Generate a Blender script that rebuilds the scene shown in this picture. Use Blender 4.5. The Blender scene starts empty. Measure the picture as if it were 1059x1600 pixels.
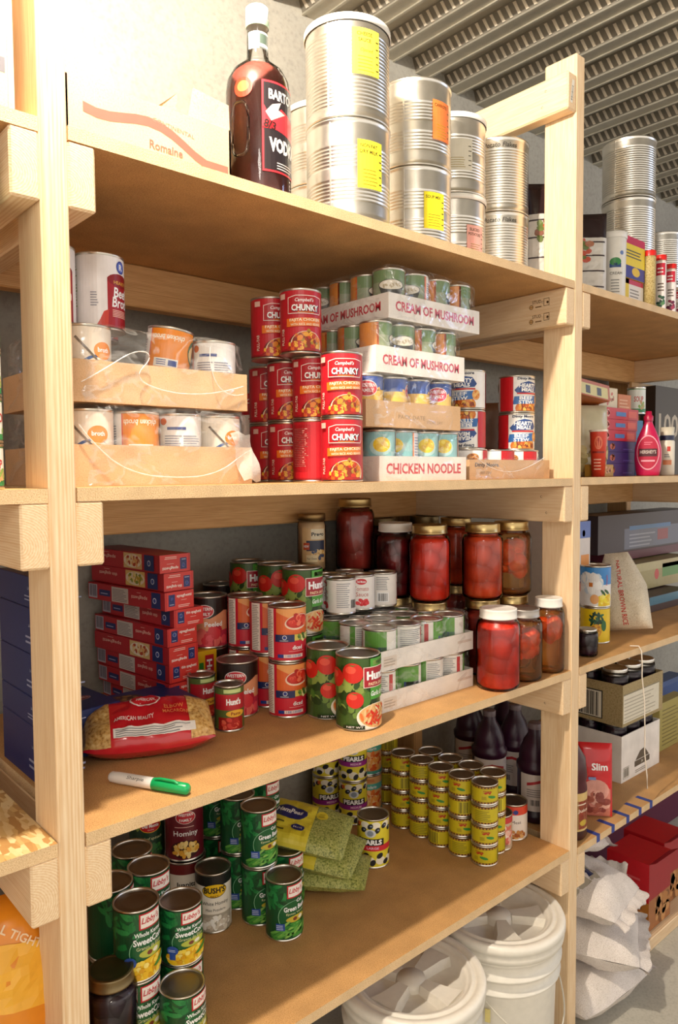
import bpy, math, random
from math import sin, cos, pi, sqrt, atan2, radians
from mathutils import Vector, Matrix, noise
from mathutils.geometry import tessellate_polygon
random.seed(7)
sc = bpy.context.scene
COL = sc.collection
# ------------------------------------------------------------------ camera model (real camera standing in the room)
CP = Vector((-0.3662, -0.9976, 0.0173)); YAW, PIT, ROL, FPX = radians(41.4886), radians(-3.0045), radians(-0.4276), 1160.4462
FW = Vector((sin(YAW)*cos(PIT), cos(YAW)*cos(PIT), sin(PIT)))
R0 = Vector((cos(YAW), -sin(YAW), 0)); U0 = R0.cross(FW)
RT = R0*cos(ROL)+U0*sin(ROL); UP = -R0*sin(ROL)+U0*cos(ROL)
def ray(x, y): return RT*((x-529.5)/FPX)+UP*((800-y)/FPX)+FW
def atz(x, y, z): d = ray(x, y); return CP+d*((z-CP.z)/d.z)
def aty(x, y, Y): d = ray(x, y); return CP+d*((Y-CP.y)/d.y)
def atx(x, y, X): d = ray(x, y); return CP+d*((X-CP.x)/d.x)
def pr(X, Y, Z):
    d = Vector((X, Y, Z))-CP; zc = d.dot(FW); return 529.5+FPX*d.dot(RT)/zc, 800-FPX*d.dot(UP)/zc
def xat(px, Y): return aty(px, 760, Y).x
def hdir(px):
    d = ray(px, 760); v = Vector((d.x, d.y)); return v.normalized()
def zat(x, y, py):            # height at which the vertical line through (x,y) is seen at image row py
    lo, hi = -3.0, 3.0
    for _ in range(40):
        m = (lo+hi)/2
        if pr(x, y, m)[1] > py: lo = m
        else: hi = m
    return lo
# ------------------------------------------------------------------ materials
def lin(h):
    h = h.lstrip('#'); o = []
    if len(h) == 3: h = ''.join(c*2 for c in h)
    for i in (0, 2, 4):
        v = int(h[i:i+2], 16)/255; o.append(v/12.92 if v <= .04045 else ((v+.055)/1.055)**2.4)
    return (o[0], o[1], o[2], 1)
MATS = {}
def newmat(name):
    m = bpy.data.materials.new(name); m.use_nodes = True; nt = m.node_tree
    return m, nt, nt.nodes['Principled BSDF']
def mat(hexc, rough=.45, metal=0.0, coat=0.0, spec=.5):
    k = (hexc, rough, metal, coat)
    if k in MATS: return MATS[k]
    m, nt, b = newmat('paint_'+hexc.strip('#'))
    b.inputs['Roughness'].default_value = rough; b.inputs['Metallic'].default_value = metal
    b.inputs['Coat Weight'].default_value = coat
    # faint procedural print variation
    tc = nt.nodes.new('ShaderNodeTexCoord'); n = nt.nodes.new('ShaderNodeTexNoise'); n.inputs['Scale'].default_value = 60
    mx = nt.nodes.new('ShaderNodeMix'); mx.data_type = 'RGBA'
    c = lin(hexc); mx.inputs['A'].default_value = [v*.9 for v in c[:3]]+[1]; mx.inputs['B'].default_value = [min(1, v*1.06) for v in c[:3]]+[1]
    nt.links.new(tc.outputs['Object'], n.inputs['Vector']); nt.links.new(n.outputs['Fac'], mx.inputs['Factor'])
    nt.links.new(mx.outputs['Result'], b.inputs['Base Color'])
    MATS[k] = m; return m
def L(h): return mat(h, .38)      # printed label paper
def ramp(nt, stops):
    r = nt.nodes.new('ShaderNodeValToRGB'); e = r.color_ramp.elements
    e[0].position, e[0].color = stops[0][0], lin(stops[0][1]); e[1].position, e[1].color = stops[1][0], lin(stops[1][1])
    for p, c in stops[2:]:
        q = e.new(p); q.color = lin(c)
    return r
def wood(axis, tone=0):
    k = ('wood', axis, tone)
    if k in MATS: return MATS[k]
    m, nt, b = newmat('pine_grain_'+axis)
    tc = nt.nodes.new('ShaderNodeTexCoord'); mp = nt.nodes.new('ShaderNodeMapping')
    ax = 'XYZ'.index(axis); s = [1, 1, 1]; s[ax] = .06
    mp.inputs['Scale'].default_value = s; l = [.021, .017, .013]; l[ax] = 0; mp.inputs['Location'].default_value = l
    nt.links.new(tc.outputs['Object'], mp.inputs['Vector'])
    w = nt.nodes.new('ShaderNodeTexWave'); w.wave_type = 'RINGS'; w.rings_direction = axis
    w.inputs['Scale'].default_value = 95; w.inputs['Distortion'].default_value = 3.0; w.inputs['Detail'].default_value = 3; w.inputs['Detail Scale'].default_value = .35
    n = nt.nodes.new('ShaderNodeTexNoise'); n.inputs['Scale'].default_value = 260; n.inputs['Detail'].default_value = 4
    n2 = nt.nodes.new('ShaderNodeTexNoise'); n2.inputs['Scale'].default_value = 9
    for q in (w, n, n2): nt.links.new(mp.outputs['Vector'], q.inputs['Vector'])
    pal = [('#eed6b2', '#dab588'), ('#e0b47c', '#c08e54')][tone]
    r = ramp(nt, [(.35, pal[0]), (1, pal[1])])
    ad = nt.nodes.new('ShaderNodeMath'); ad.operation = 'MULTIPLY_ADD'; ad.inputs[1].default_value = .38
    nt.links.new(w.outputs['Fac'], ad.inputs[0]); nt.links.new(n.outputs['Fac'], ad.inputs[2])
    ml = nt.nodes.new('ShaderNodeMath'); ml.operation = 'MULTIPLY_ADD'; ml.inputs[1].default_value = .35
    nt.links.new(n2.outputs['Fac'], ml.inputs[0]); nt.links.new(ad.outputs[0], ml.inputs[2])
    sb = nt.nodes.new('ShaderNodeMath'); sb.operation = 'SUBTRACT'; sb.inputs[1].default_value = .2
    nt.links.new(ml.outputs[0], sb.inputs[0]); nt.links.new(sb.outputs[0], r.inputs['Fac']); nt.links.new(r.outputs['Color'], b.inputs['Base Color'])
    bp = nt.nodes.new('ShaderNodeBump'); bp.inputs['Strength'].default_value = .15; bp.inputs['Distance'].default_value = .001
    nt.links.new(ad.outputs[0], bp.inputs['Height']); nt.links.new(bp.outputs['Normal'], b.inputs['Normal'])
    b.inputs['Roughness'].default_value = .6
    MATS[k] = m; return m
def speck(name, a, bcol, cdark, scale=420, rough=.6, bump=.15, vor=False):
    if name in MATS: return MATS[name]
    m, nt, b = newmat(name)
    tc = nt.nodes.new('ShaderNodeTexCoord'); n = nt.nodes.new('ShaderNodeTexNoise'); n.inputs['Scale'].default_value = scale; n.inputs['Detail'].default_value = 3
    n2 = nt.nodes.new('ShaderNodeTexNoise'); n2.inputs['Scale'].default_value = scale/35; n2.inputs['Detail'].default_value = 4
    nt.links.new(tc.outputs['Object'], n.inputs['Vector']); nt.links.new(tc.outputs['Object'], n2.inputs['Vector'])
    r = ramp(nt, [(.3, cdark), (.46, bcol), (.68, a)])
    src = n
    if vor:
        v = nt.nodes.new('ShaderNodeTexVoronoi'); v.inputs['Scale'].default_value = 150
        mp = nt.nodes.new('ShaderNodeMapping'); mp.inputs['Scale'].default_value = (1, .35, 1); mp.inputs['Rotation'].default_value = (0, 0, .6)
        nt.links.new(tc.outputs['Object'], mp.inputs['Vector']); nt.links.new(mp.outputs['Vector'], v.inputs['Vector'])
        nt.links.new(v.outputs['Color'], r.inputs['Fac'])
    else: nt.links.new(n.outputs['Fac'], r.inputs['Fac'])
    mx = nt.nodes.new('ShaderNodeMix'); mx.data_type = 'RGBA'; mx.blend_type = 'MULTIPLY'; mx.inputs['Factor'].default_value = .5
    r2 = ramp(nt, [(.3, '#c8c8c8'), (.7, '#ffffff')]); nt.links.new(n2.outputs['Fac'], r2.inputs['Fac'])
    nt.links.new(r.outputs['Color'], mx.inputs['A']); nt.links.new(r2.outputs['Color'], mx.inputs['B'])
    nt.links.new(mx.outputs['Result'], b.inputs['Base Color']); b.inputs['Roughness'].default_value = rough
    bp = nt.nodes.new('ShaderNodeBump'); bp.inputs['Strength'].default_value = bump; bp.inputs['Distance'].default_value = .001
    nt.links.new(n.outputs['Fac'], bp.inputs['Height']); nt.links.new(bp.outputs['Normal'], b.inputs['Normal'])
    MATS[name] = m; return m
PB = speck('particle_board', '#ddaf76', '#d09d62', '#a87a42', 520)
PBE = speck('particle_board_edge', '#f0d3a6', '#e2bf90', '#c49a6a', 600, bump=.5)
OSB = speck('oriented_strand_board', '#efd29c', '#e2ba78', '#bf8f52', 300, vor=True)
CONC = speck('concrete', '#aeaba1', '#a8a59b', '#9d9a91', 90, .85, .2)
CONC.node_tree.nodes['Noise Texture'].inputs['Detail'].default_value = 6
CONCF = speck('floor_concrete', '#cbc6b8', '#c6c1b3', '#b9b4a6', 160, .75, .2)
CARD = speck('cardboard', '#dfb88e', '#d9b084', '#cba074', 500, .7)
CARDW = speck('white_cardboard', '#faf4ee', '#f7f0e8', '#eee4d8', 500, .6)
CARDT = speck('pale_cardboard', '#e0c49c', '#dabd94', '#cdae84', 400, .65)
CLOTH = speck('white_sackcloth', '#efe8e4', '#e3dad4', '#c2b7b0', 500, .9, .9)
RICEC = speck('rice_cloth', '#e8dfce', '#dccfb8', '#b7a78d', 500, .9, .9)
PEAS = speck('dried_peas', '#c3c074', '#9aa050', '#4f5a26', 260, .4, 1.0)
PASTA = speck('dry_pasta', '#edc987', '#d8a75c', '#a06f33', 160, .35, 1.0)
def metal(name, hexc, rough=.28, bump=0):
    if name in MATS: return MATS[name]
    m, nt, b = newmat(name); b.inputs['Metallic'].default_value = 1
    tc = nt.nodes.new('ShaderNodeTexCoord'); n = nt.nodes.new('ShaderNodeTexNoise'); n.inputs['Scale'].default_value = 40; n.inputs['Detail'].default_value = 4
    nt.links.new(tc.outputs['Object'], n.inputs['Vector'])
    c = lin(hexc); mx = nt.nodes.new('ShaderNodeMix'); mx.data_type = 'RGBA'
    mx.inputs['A'].default_value = [v*.75 for v in c[:3]]+[1]; mx.inputs['B'].default_value = c
    nt.links.new(n.outputs['Fac'], mx.inputs['Factor']); nt.links.new(mx.outputs['Result'], b.inputs['Base Color'])
    mr = nt.nodes.new('ShaderNodeMapRange'); mr.inputs['To Min'].default_value = rough*.8; mr.inputs['To Max'].default_value = rough*1.3
    nt.links.new(n.outputs['Fac'], mr.inputs['Value']); nt.links.new(mr.outputs['Result'], b.inputs['Roughness'])
    MATS[name] = m; return m
TIN = metal('tin_plate', '#e9e5dc', .3)
TIND = metal('tin_lid', '#9c948c', .38)
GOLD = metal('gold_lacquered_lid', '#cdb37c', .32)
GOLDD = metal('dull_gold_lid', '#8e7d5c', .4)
STEEL = metal('galvanised_deck', '#c2beb0', .4)
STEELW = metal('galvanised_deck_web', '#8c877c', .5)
STEELE = metal('galvanised_embossing', '#efe6d6', .35)
for _m in (STEEL, STEELW, STEELE): _m.node_tree.nodes['Principled BSDF'].inputs['Metallic'].default_value = .55
def glass(name, tint=(1, 1, 1), rough=.03, extra=.0):
    if name in MATS: return MATS[name]
    m = bpy.data.materials.new(name); m.use_nodes = True; nt = m.node_tree; nt.nodes.clear()
    o = nt.nodes.new('ShaderNodeOutputMaterial'); t = nt.nodes.new('ShaderNodeBsdfTransparent'); t.inputs[0].default_value = (*tint, 1)
    g = nt.nodes.new('ShaderNodeBsdfGlossy'); g.inputs['Roughness'].default_value = rough
    f = nt.nodes.new('ShaderNodeFresnel'); f.inputs[0].default_value = 1.45
    n = nt.nodes.new('ShaderNodeTexNoise'); n.inputs['Scale'].default_value = 12; bp = nt.nodes.new('ShaderNodeBump'); bp.inputs['Strength'].default_value = .1; bp.inputs['Distance'].default_value = .002
    nt.links.new(n.outputs['Fac'], bp.inputs['Height']); nt.links.new(bp.outputs['Normal'], g.inputs['Normal'])
    a = nt.nodes.new('ShaderNodeMath'); a.operation = 'ADD'; a.inputs[1].default_value = extra; a.use_clamp = True
    mx = nt.nodes.new('ShaderNodeMixShader'); nt.links.new(f.outputs[0], a.inputs[0]); nt.links.new(a.outputs[0], mx.inputs[0])
    nt.links.new(t.outputs[0], mx.inputs[1]); nt.links.new(g.outputs[0], mx.inputs[2]); nt.links.new(mx.outputs[0], o.inputs[0])
    MATS[name] = m; return m
GLASS = glass('jar_glass')
AMBER = glass('amber_brine', (1, .8, .5), .05)
_nt = AMBER.node_tree; _o = _nt.nodes['Material Output']; _s = _o.inputs[0].links[0].from_socket
_d = _nt.nodes.new('ShaderNodeBsdfDiffuse'); _d.inputs[0].default_value = lin('#f2a552'); _x = _nt.nodes.new('ShaderNodeMixShader'); _x.inputs[0].default_value = .12
_nt.links.new(_s, _x.inputs[1]); _nt.links.new(_d.outputs[0], _x.inputs[2]); _nt.links.new(_x.outputs[0], _o.inputs[0])
def film():
    if 'film' in MATS: return MATS['film']
    m = bpy.data.materials.new('shrink_film'); m.use_nodes = True; nt = m.node_tree; nt.nodes.clear()
    o = nt.nodes.new('ShaderNodeOutputMaterial'); t = nt.nodes.new('ShaderNodeBsdfTransparent')
    g = nt.nodes.new('ShaderNodeBsdfGlossy'); g.inputs['Roughness'].default_value = .18; d = nt.nodes.new('ShaderNodeBsdfDiffuse'); d.inputs[0].default_value = (.9, .88, .85, 1)
    tc = nt.nodes.new('ShaderNodeTexCoord'); mp = nt.nodes.new('ShaderNodeMapping'); mp.inputs['Scale'].default_value = (1, 1, 1.6); mp.inputs['Rotation'].default_value = (.5, .6, .4)
    w = nt.nodes.new('ShaderNodeTexNoise'); w.inputs['Scale'].default_value = 9; w.inputs['Detail'].default_value = 3; w.inputs['Distortion'].default_value = 1.5
    nt.links.new(tc.outputs['Object'], mp.inputs['Vector']); nt.links.new(mp.outputs['Vector'], w.inputs['Vector'])
    r = nt.nodes.new('ShaderNodeValToRGB'); e = r.color_ramp.elements
    e[0].position = .44; e[0].color = (.03,)*3+(1,); e[1].position = .5; e[1].color = (.26,)*3+(1,); q = e.new(.54); q.color = (.03,)*3+(1,); q = e.new(.72); q.color = (.12,)*3+(1,)
    nt.links.new(w.outputs['Fac'], r.inputs['Fac'])
    bp = nt.nodes.new('ShaderNodeBump'); bp.inputs['Strength'].default_value = .8; bp.inputs['Distance'].default_value = .01; nt.links.new(w.outputs['Fac'], bp.inputs['Height']); nt.links.new(bp.outputs['Normal'], g.inputs['Normal'])
    m1 = nt.nodes.new('ShaderNodeMixShader'); m1.inputs[0].default_value = .45; nt.links.new(d.outputs[0], m1.inputs[1]); nt.links.new(g.outputs[0], m1.inputs[2])
    m2 = nt.nodes.new('ShaderNodeMixShader'); nt.links.new(r.outputs[0], m2.inputs[0]); nt.links.new(t.outputs[0], m2.inputs[1]); nt.links.new(m1.outputs[0], m2.inputs[2]); nt.links.new(m2.outputs[0], o.inputs[0])
    MATS['film'] = m; return m
FILM = film()
def pulp(name, a, b2, dark, scale=28):
    if name in MATS: return MATS[name]
    m, nt, b = newmat(name)
    tc = nt.nodes.new('ShaderNodeTexCoord'); v = nt.nodes.new('ShaderNodeTexVoronoi'); v.inputs['Scale'].default_value = scale
    n = nt.nodes.new('ShaderNodeTexNoise'); n.inputs['Scale'].default_value = 250
    nt.links.new(tc.outputs['Object'], v.inputs['Vector']); nt.links.new(tc.outputs['Object'], n.inputs['Vector'])
    r = ramp(nt, [(0, a), (.55, b2), (1, dark)]); ad = nt.nodes.new('ShaderNodeMath'); ad.operation = 'MULTIPLY_ADD'; ad.inputs[1].default_value = .35
    nt.links.new(n.outputs['Fac'], ad.inputs[0]); nt.links.new(v.outputs['Distance'], ad.inputs[2]); nt.links.new(ad.outputs[0], r.inputs['Fac'])
    nt.links.new(r.outputs['Color'], b.inputs['Base Color']); b.inputs['Roughness'].default_value = .35
    bp = nt.nodes.new('ShaderNodeBump'); bp.inputs['Strength'].default_value = .8; bp.inputs['Distance'].default_value = .008; bp.invert = True
    nt.links.new(v.outputs['Distance'], bp.inputs['Height']); nt.links.new(bp.outputs['Normal'], b.inputs['Normal'])
    MATS[name] = m; return m
# ------------------------------------------------------------------ mesh builder
class MB:
    def __init__(s): s.v = []; s.f = []; s.m = []; s.sm = []; s.mats = []
    def mi(s, m):
        if m not in s.mats: s.mats.append(m)
        return s.mats.index(m)
    def add(s, vs, fs, m, smooth=False):
        o = len(s.v); k = s.mi(m); s.v += [tuple(p) for p in vs]
        for f in fs: s.f.append(tuple(o+i for i in f)); s.m.append(k); s.sm.append(smooth)
    def box(s, a, b, m, bev=0.0):
        x0, y0, z0 = a; x1, y1, z1 = b
        if bev <= 0:
            vs = [(x, y, z) for z in (z0, z1) for y in (y0, y1) for x in (x0, x1)]
            s.add(vs, [(0, 2, 3, 1), (4, 5, 7, 6), (0, 1, 5, 4), (2, 6, 7, 3), (0, 4, 6, 2), (1, 3, 7, 5)], m); return
        c = Vector(((x0+x1)/2, (y0+y1)/2, (z0+z1)/2)); h = Vector((abs(x1-x0)/2, abs(y1-y0)/2, abs(z1-z0)/2)); vs = []; idx = {}
        for sx in (-1, 1):
            for sy in (-1, 1):
                for sz in (-1, 1):
                    for k in range(3):
                        p = [h.x, h.y, h.z]; q = [p[i]-(bev if i != k else 0) for i in range(3)]
                        idx[(sx, sy, sz, k)] = len(vs); vs.append((c.x+sx*q[0], c.y+sy*q[1], c.z+sz*q[2]))
        fs = []
        for k in range(3):
            i, j = (k+1) % 3, (k+2) % 3
            for sg in (-1, 1):
                q = []
                for a_, b_ in ((-1, -1), (1, -1), (1, 1), (-1, 1)):
                    t = [0, 0, 0]; t[k] = sg; t[i] = a_; t[j] = b_; q.append(idx[(*t, k)])
                fs.append(tuple(q) if sg > 0 else tuple(reversed(q)))
        for k in range(3):      # edge chamfers along axis k
            i, j = (k+1) % 3, (k+2) % 3
            for a_ in (-1, 1):
                for b_ in (-1, 1):
                    def I(sk, kk):
                        t = [0, 0, 0]; t[k] = sk; t[i] = a_; t[j] = b_; return idx[(*t, kk)]
                    q = (I(-1, i), I(1, i), I(1, j), I(-1, j)); fs.append(q if a_*b_ < 0 else tuple(reversed(q)))
        for sx in (-1, 1):
            for sy in (-1, 1):
                for sz in (-1, 1):
                    q = tuple(idx[(sx, sy, sz, k)] for k in range(3)); fs.append(q if sx*sy*sz > 0 else tuple(reversed(q)))
        s.add(vs, fs, m)
    def lathe(s, prof, m, n=36, smooth=True, cx=0, cy=0, cap0=False, cap1=False, sq=0.0):
        vs = []; fs = []; P = len(prof)
        for i in range(n):
            a = 2*pi*i/n
            k = 1.0
            if sq: k = 1/((abs(cos(a))**sq+abs(sin(a))**sq)**(1/sq))
            for r, z in prof: vs.append((cx+r*k*cos(a), cy+r*k*sin(a), z))
        for i in range(n):
            j = (i+1) % n
            for p in range(P-1): fs.append((i*P+p, j*P+p, j*P+p+1, i*P+p+1))
        s.add(vs, fs, m, smooth)
        if cap0: s.add([vs[i*P] for i in range(n)], [tuple(reversed(range(n)))], m)
        if cap1: s.add([vs[i*P+P-1] for i in range(n)], [tuple(range(n))], m)
    def tube(s, pts, r, m, n=8, cap=True):
        pts = [Vector(p) for p in pts]; vs = []; rings = len(pts)
        rr = r if isinstance(r, (list, tuple)) else [r]*rings
        for i, p in enumerate(pts):
            t = (pts[min(i+1, rings-1)]-pts[max(i-1, 0)]).normalized()
            u = t.cross(Vector((0, 0, 1)))
            if u.length < .05: u = t.cross(Vector((0, 1, 0)))
            u.normalize(); w = t.cross(u)
            for k in range(n):
                a = 2*pi*k/n; vs.append(p+u*cos(a)*rr[i]+w*sin(a)*rr[i])
        fs = [(i*n+k, i*n+(k+1) % n, (i+1)*n+(k+1) % n, (i+1)*n+k) for i in range(rings-1) for k in range(n)]
        s.add(vs, fs, m, True)
        if cap: s.add(vs[:n], [tuple(range(n))], m); s.add(vs[-n:], [tuple(reversed(range(n)))], m)
    def build(s, name, parent=None, loc=None, M=None):
        me = bpy.data.meshes.new(name)
        vs = s.v if M is None else [tuple(M @ Vector(p)) for p in s.v]
        me.from_pydata(vs, [], s.f)
        for m in s.mats: me.materials.append(m)
        me.polygons.foreach_set('material_index', s.m); me.polygons.foreach_set('use_smooth', s.sm); me.update()
        o = bpy.data.objects.new(name, me); COL.objects.link(o)
        if parent: o.parent = parent
        if loc: o.location = loc
        return o
# ------------------------------------------------------------------ flat artwork (printed lettering and pictures), wrapped on surfaces
TXT = {}
def glyphs(s, bold):
    k = (s, bold)
    if k in TXT: return TXT[k]
    cu = bpy.data.curves.new('t', 'FONT'); cu.body = s; cu.size = 1; cu.resolution_u = 2; cu.offset = bold; cu.fill_mode = 'FRONT'
    ob = bpy.data.objects.new('t', cu); COL.objects.link(ob)
    dg = bpy.context.evaluated_depsgraph_get(); me = bpy.data.meshes.new_from_object(ob.evaluated_get(dg))
    vs = [(v.co.x, v.co.y) for v in me.vertices]; fs = [tuple(p.vertices) for p in me.polygons]
    # make all faces face +z
    out = []
    for f in fs:
        a = sum(vs[f[i]][0]*vs[f[(i+1) % len(f)]][1]-vs[f[(i+1) % len(f)]][0]*vs[f[i]][1] for i in range(len(f)))
        out.append(f if a > 0 else tuple(reversed(f)))
    bpy.data.objects.remove(ob); bpy.data.curves.remove(cu); bpy.data.meshes.remove(me)
    TXT[k] = (vs, out); return TXT[k]
def clip(poly, ax, lo, hi):
    for sgn, lim in ((1, lo), (-1, hi)):
        out = []
        for i in range(len(poly)):
            p, q = poly[i], poly[(i+1) % len(poly)]
            dp = sgn*(p[ax]-lim); dq = sgn*(q[ax]-lim)
            if dp >= 0: out.append(p)
            if (dp > 0 and dq < 0) or (dp < 0 and dq > 0):
                t = dp/(dp-dq); out.append((p[0]+(q[0]-p[0])*t, p[1]+(q[1]-p[1])*t))
        poly = out
        if len(poly) < 3: return []
    return poly
class Art:
    def __init__(s): s.p = []; s.l = 0
    def up(s): s.l += 1; return s
    def poly(s, pts, c, convex=True):
        if convex: s.p.append((s.l, c, pts))
        else:
            for t in tessellate_polygon([[Vector((p[0], p[1], 0)) for p in pts]]):
                q = [pts[i] for i in t]
                a = (q[1][0]-q[0][0])*(q[2][1]-q[0][1])-(q[2][0]-q[0][0])*(q[1][1]-q[0][1])
                s.p.append((s.l, c, q if a > 0 else q[::-1]))
        return s
    def rect(s, x0, y0, x1, y1, c): s.p.append((s.l, c, [(x0, y0), (x1, y0), (x1, y1), (x0, y1)])); return s
    def ell(s, cx, cy, rx, ry, c, n=18, rot=0):
        s.p.append((s.l, c, [(cx+rx*cos(2*pi*i/n)*cos(rot)-ry*sin(2*pi*i/n)*sin(rot), cy+rx*cos(2*pi*i/n)*sin(rot)+ry*sin(2*pi*i/n)*cos(rot)) for i in range(n)])); return s
    def text(s, t, x, y, h, c, w=None, bold=.0, shear=0, rot=0, arc=0):
        vs, fs = glyphs(t, bold)
        x0 = min(v[0] for v in vs); x1 = max(v[0] for v in vs); y0 = min(v[1] for v in vs); y1 = max(v[1] for v in vs)
        sy = h/(y1-y0); sx = (w/(x1-x0)) if w else sy
        for f in fs:
            pts = []
            for i in f:
                a = (vs[i][0]-(x0+x1)/2)*sx; b = (vs[i][1]-(y0+y1)/2)*sy; a += shear*b
                if arc: b += -arc*a*a
                pts.append((x+a*cos(rot)-b*sin(rot), y+a*sin(rot)+b*cos(rot)))
            s.p.append((s.l, c, pts))
        return s
    def lines(s, x0, y0, x1, y1, n, c, frac=.4):       # unreadable small print
        st = (y1-y0)/n
        for i in range(n):
            e = x1-random.random()*.25*(x1-x0); s.rect(x0, y0+i*st, e, y0+i*st+st*frac, c)
        return s
    def bars(s, x0, y0, x1, y1, c='#1a1a1a', n=14):
        x = x0; random.seed(3)
        st = (x1-x0)/n
        for i in range(n): s.rect(x0+i*st, y0, x0+i*st+st*random.choice((.3, .5, .7)), y1, c)
        return s
    def blobs(s, cx, cy, rx, ry, n, cols, r, squash=.7, seed=1):
        rnd = random.Random(seed)
        for i in range(n):
            a = rnd.random()*2*pi; q = sqrt(rnd.random()); rr = r*(.7+.6*rnd.random())
            s.ell(cx+rx*q*cos(a), cy+ry*q*sin(a), rr, rr*squash, rnd.choice(cols), 8, rnd.random()*3)
            if i % 5 == 4: s.up()
        s.up(); return s
    def emit(s, mb, fn, dx=None, dy=None, matf=L, yl=None):
        for l, c, pts in s.p:
            if yl:
                if min(p[1] for p in pts) < yl[0] or max(p[1] for p in pts) > yl[1]: pts = clip(pts, 1, yl[0], yl[1])
                if len(pts) < 3: continue
            cells = [pts]
            for ax, st in ((0, dx), (1, dy)):
                if not st: continue
                nc = []
                for q in cells:
                    lo = min(p[ax] for p in q); hi = max(p[ax] for p in q)
                    k0 = math.floor(lo/st+1e-6); k1 = math.ceil(hi/st-1e-6)
                    if k1-k0 <= 1: nc.append(q); continue
                    for k in range(k0, k1):
                        g = clip(q, ax, k*st, (k+1)*st)
                        if g: nc.append(g)
                cells = nc
            m = matf(c) if isinstance(c, str) else c
            for q in cells: mb.add([fn(p[0], p[1], l) for p in q], [tuple(range(len(q)))], m)
def cyl(r, z0=0.0):
    return lambda x, y, l: ((r+.00012*l+.0001)*sin(x/r), -(r+.00012*l+.0001)*cos(x/r), z0+y)
def plane(o, ux, uy):
    o = Vector(o); ux = Vector(ux); uy = Vector(uy); n = ux.cross(uy)
    return lambda x, y, l: o+ux*x+uy*y+n*(.00015*l+.0002)
# ------------------------------------------------------------------ things
def tag(o, label, cat, group=None, kind=None):
    if label: o['label'] = label
    if cat: o['category'] = cat
    if group: o['group'] = group
    if kind: o['kind'] = kind
    return o
def thing(name, label, cat, loc=(0, 0, 0), rz=0, group=None):
    o = bpy.data.objects.new(name, None); COL.objects.link(o); o.location = loc; o.rotation_euler = (0, 0, rz); o.empty_display_size = .05
    return tag(o, label, cat, group)
def dup(o, parent=None):
    c = o.copy(); COL.objects.link(c)
    if parent: c.parent = parent
    for ch in list(o.children): dup(ch, c)
    return c
PROTO = {}; USED = {}
def inst(kind, builder, loc, rot, label, cat, group=None, scale=None):
    if kind not in PROTO: PROTO[kind] = builder()
    src = PROTO[kind]
    if kind in USED:
        o = dup(src)
    else: o = src; USED[kind] = 1
    o.location = loc; o.rotation_euler = rot if isinstance(rot, tuple) else (0, 0, rot)
    o.scale = scale or (1, 1, 1)
    for k in ('label', 'category', 'group'):
        if k in o: del o[k]
    return tag(o, label, cat, group)
def face(x, y, turn=0): return atan2(CP.x-x, -(CP.y-y))+radians(turn)
OCC = []
def settle(px, z0, z1, r, base=None, Y=None, pxL=None, pxR=None, push=True):
    if pxL is not None or pxR is not None:      # one visible silhouette edge known
        px = pxL if pxL is not None else pxR
        for _ in range(12):
            D = settle_D(px, z0, r, base, Y); half = math.asin(min(.9, r/D))
            a0 = atan2(*(hdir(pxL if pxL is not None else pxR)))
            a = a0+half if pxL is not None else a0-half
            px = 529.5+FPX*math.tan(a-YAW)
    D = settle_D(px, z0, r, base, Y); d = hdir(px)
    k = 0
    while push and k < 60:
        x, y = CP.x+d.x*D, CP.y+d.y*D
        if any(z1 > q[3]+.002 and z0 < q[4]-.002 and (x-q[0])**2+(y-q[1])**2 < (r+q[2]+.0015)**2 for q in OCC): D += .003; k += 1
        else: break
    x, y = CP.x+d.x*D, CP.y+d.y*D
    if k >= 60: print('CROWDED', px, z0)
    OCC.append((x, y, r, z0, z1)); return x, y
def settle_D(px, z0, r, base, Y):
    d = hdir(px)
    if Y is not None: return (Y-CP.y)/d.y
    P = atz(px, base, z0); return (Vector((P.x, P.y))-Vector((CP.x, CP.y))).length+r
ORD = ['bottom', 'second', 'third', 'fourth', 'fifth', 'sixth', 'seventh', 'eighth', 'ninth', 'tenth']
def lidplace(px, yback, ztop, r, z0):
    P = atz(px, yback, ztop); d = Vector((P.x-CP.x, P.y-CP.y)); D = d.length-r; d.normalize()
    x, y = CP.x+d.x*D, CP.y+d.y*D
    OCC.append((x, y, r, z0, ztop)); return x, y
def lvl(i, n):
    if n == 2: return ('lower', 'upper')[i]
    return 'bottom' if i == 0 else 'top' if i == n-1 else ORD[i]+' from bottom'
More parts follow.
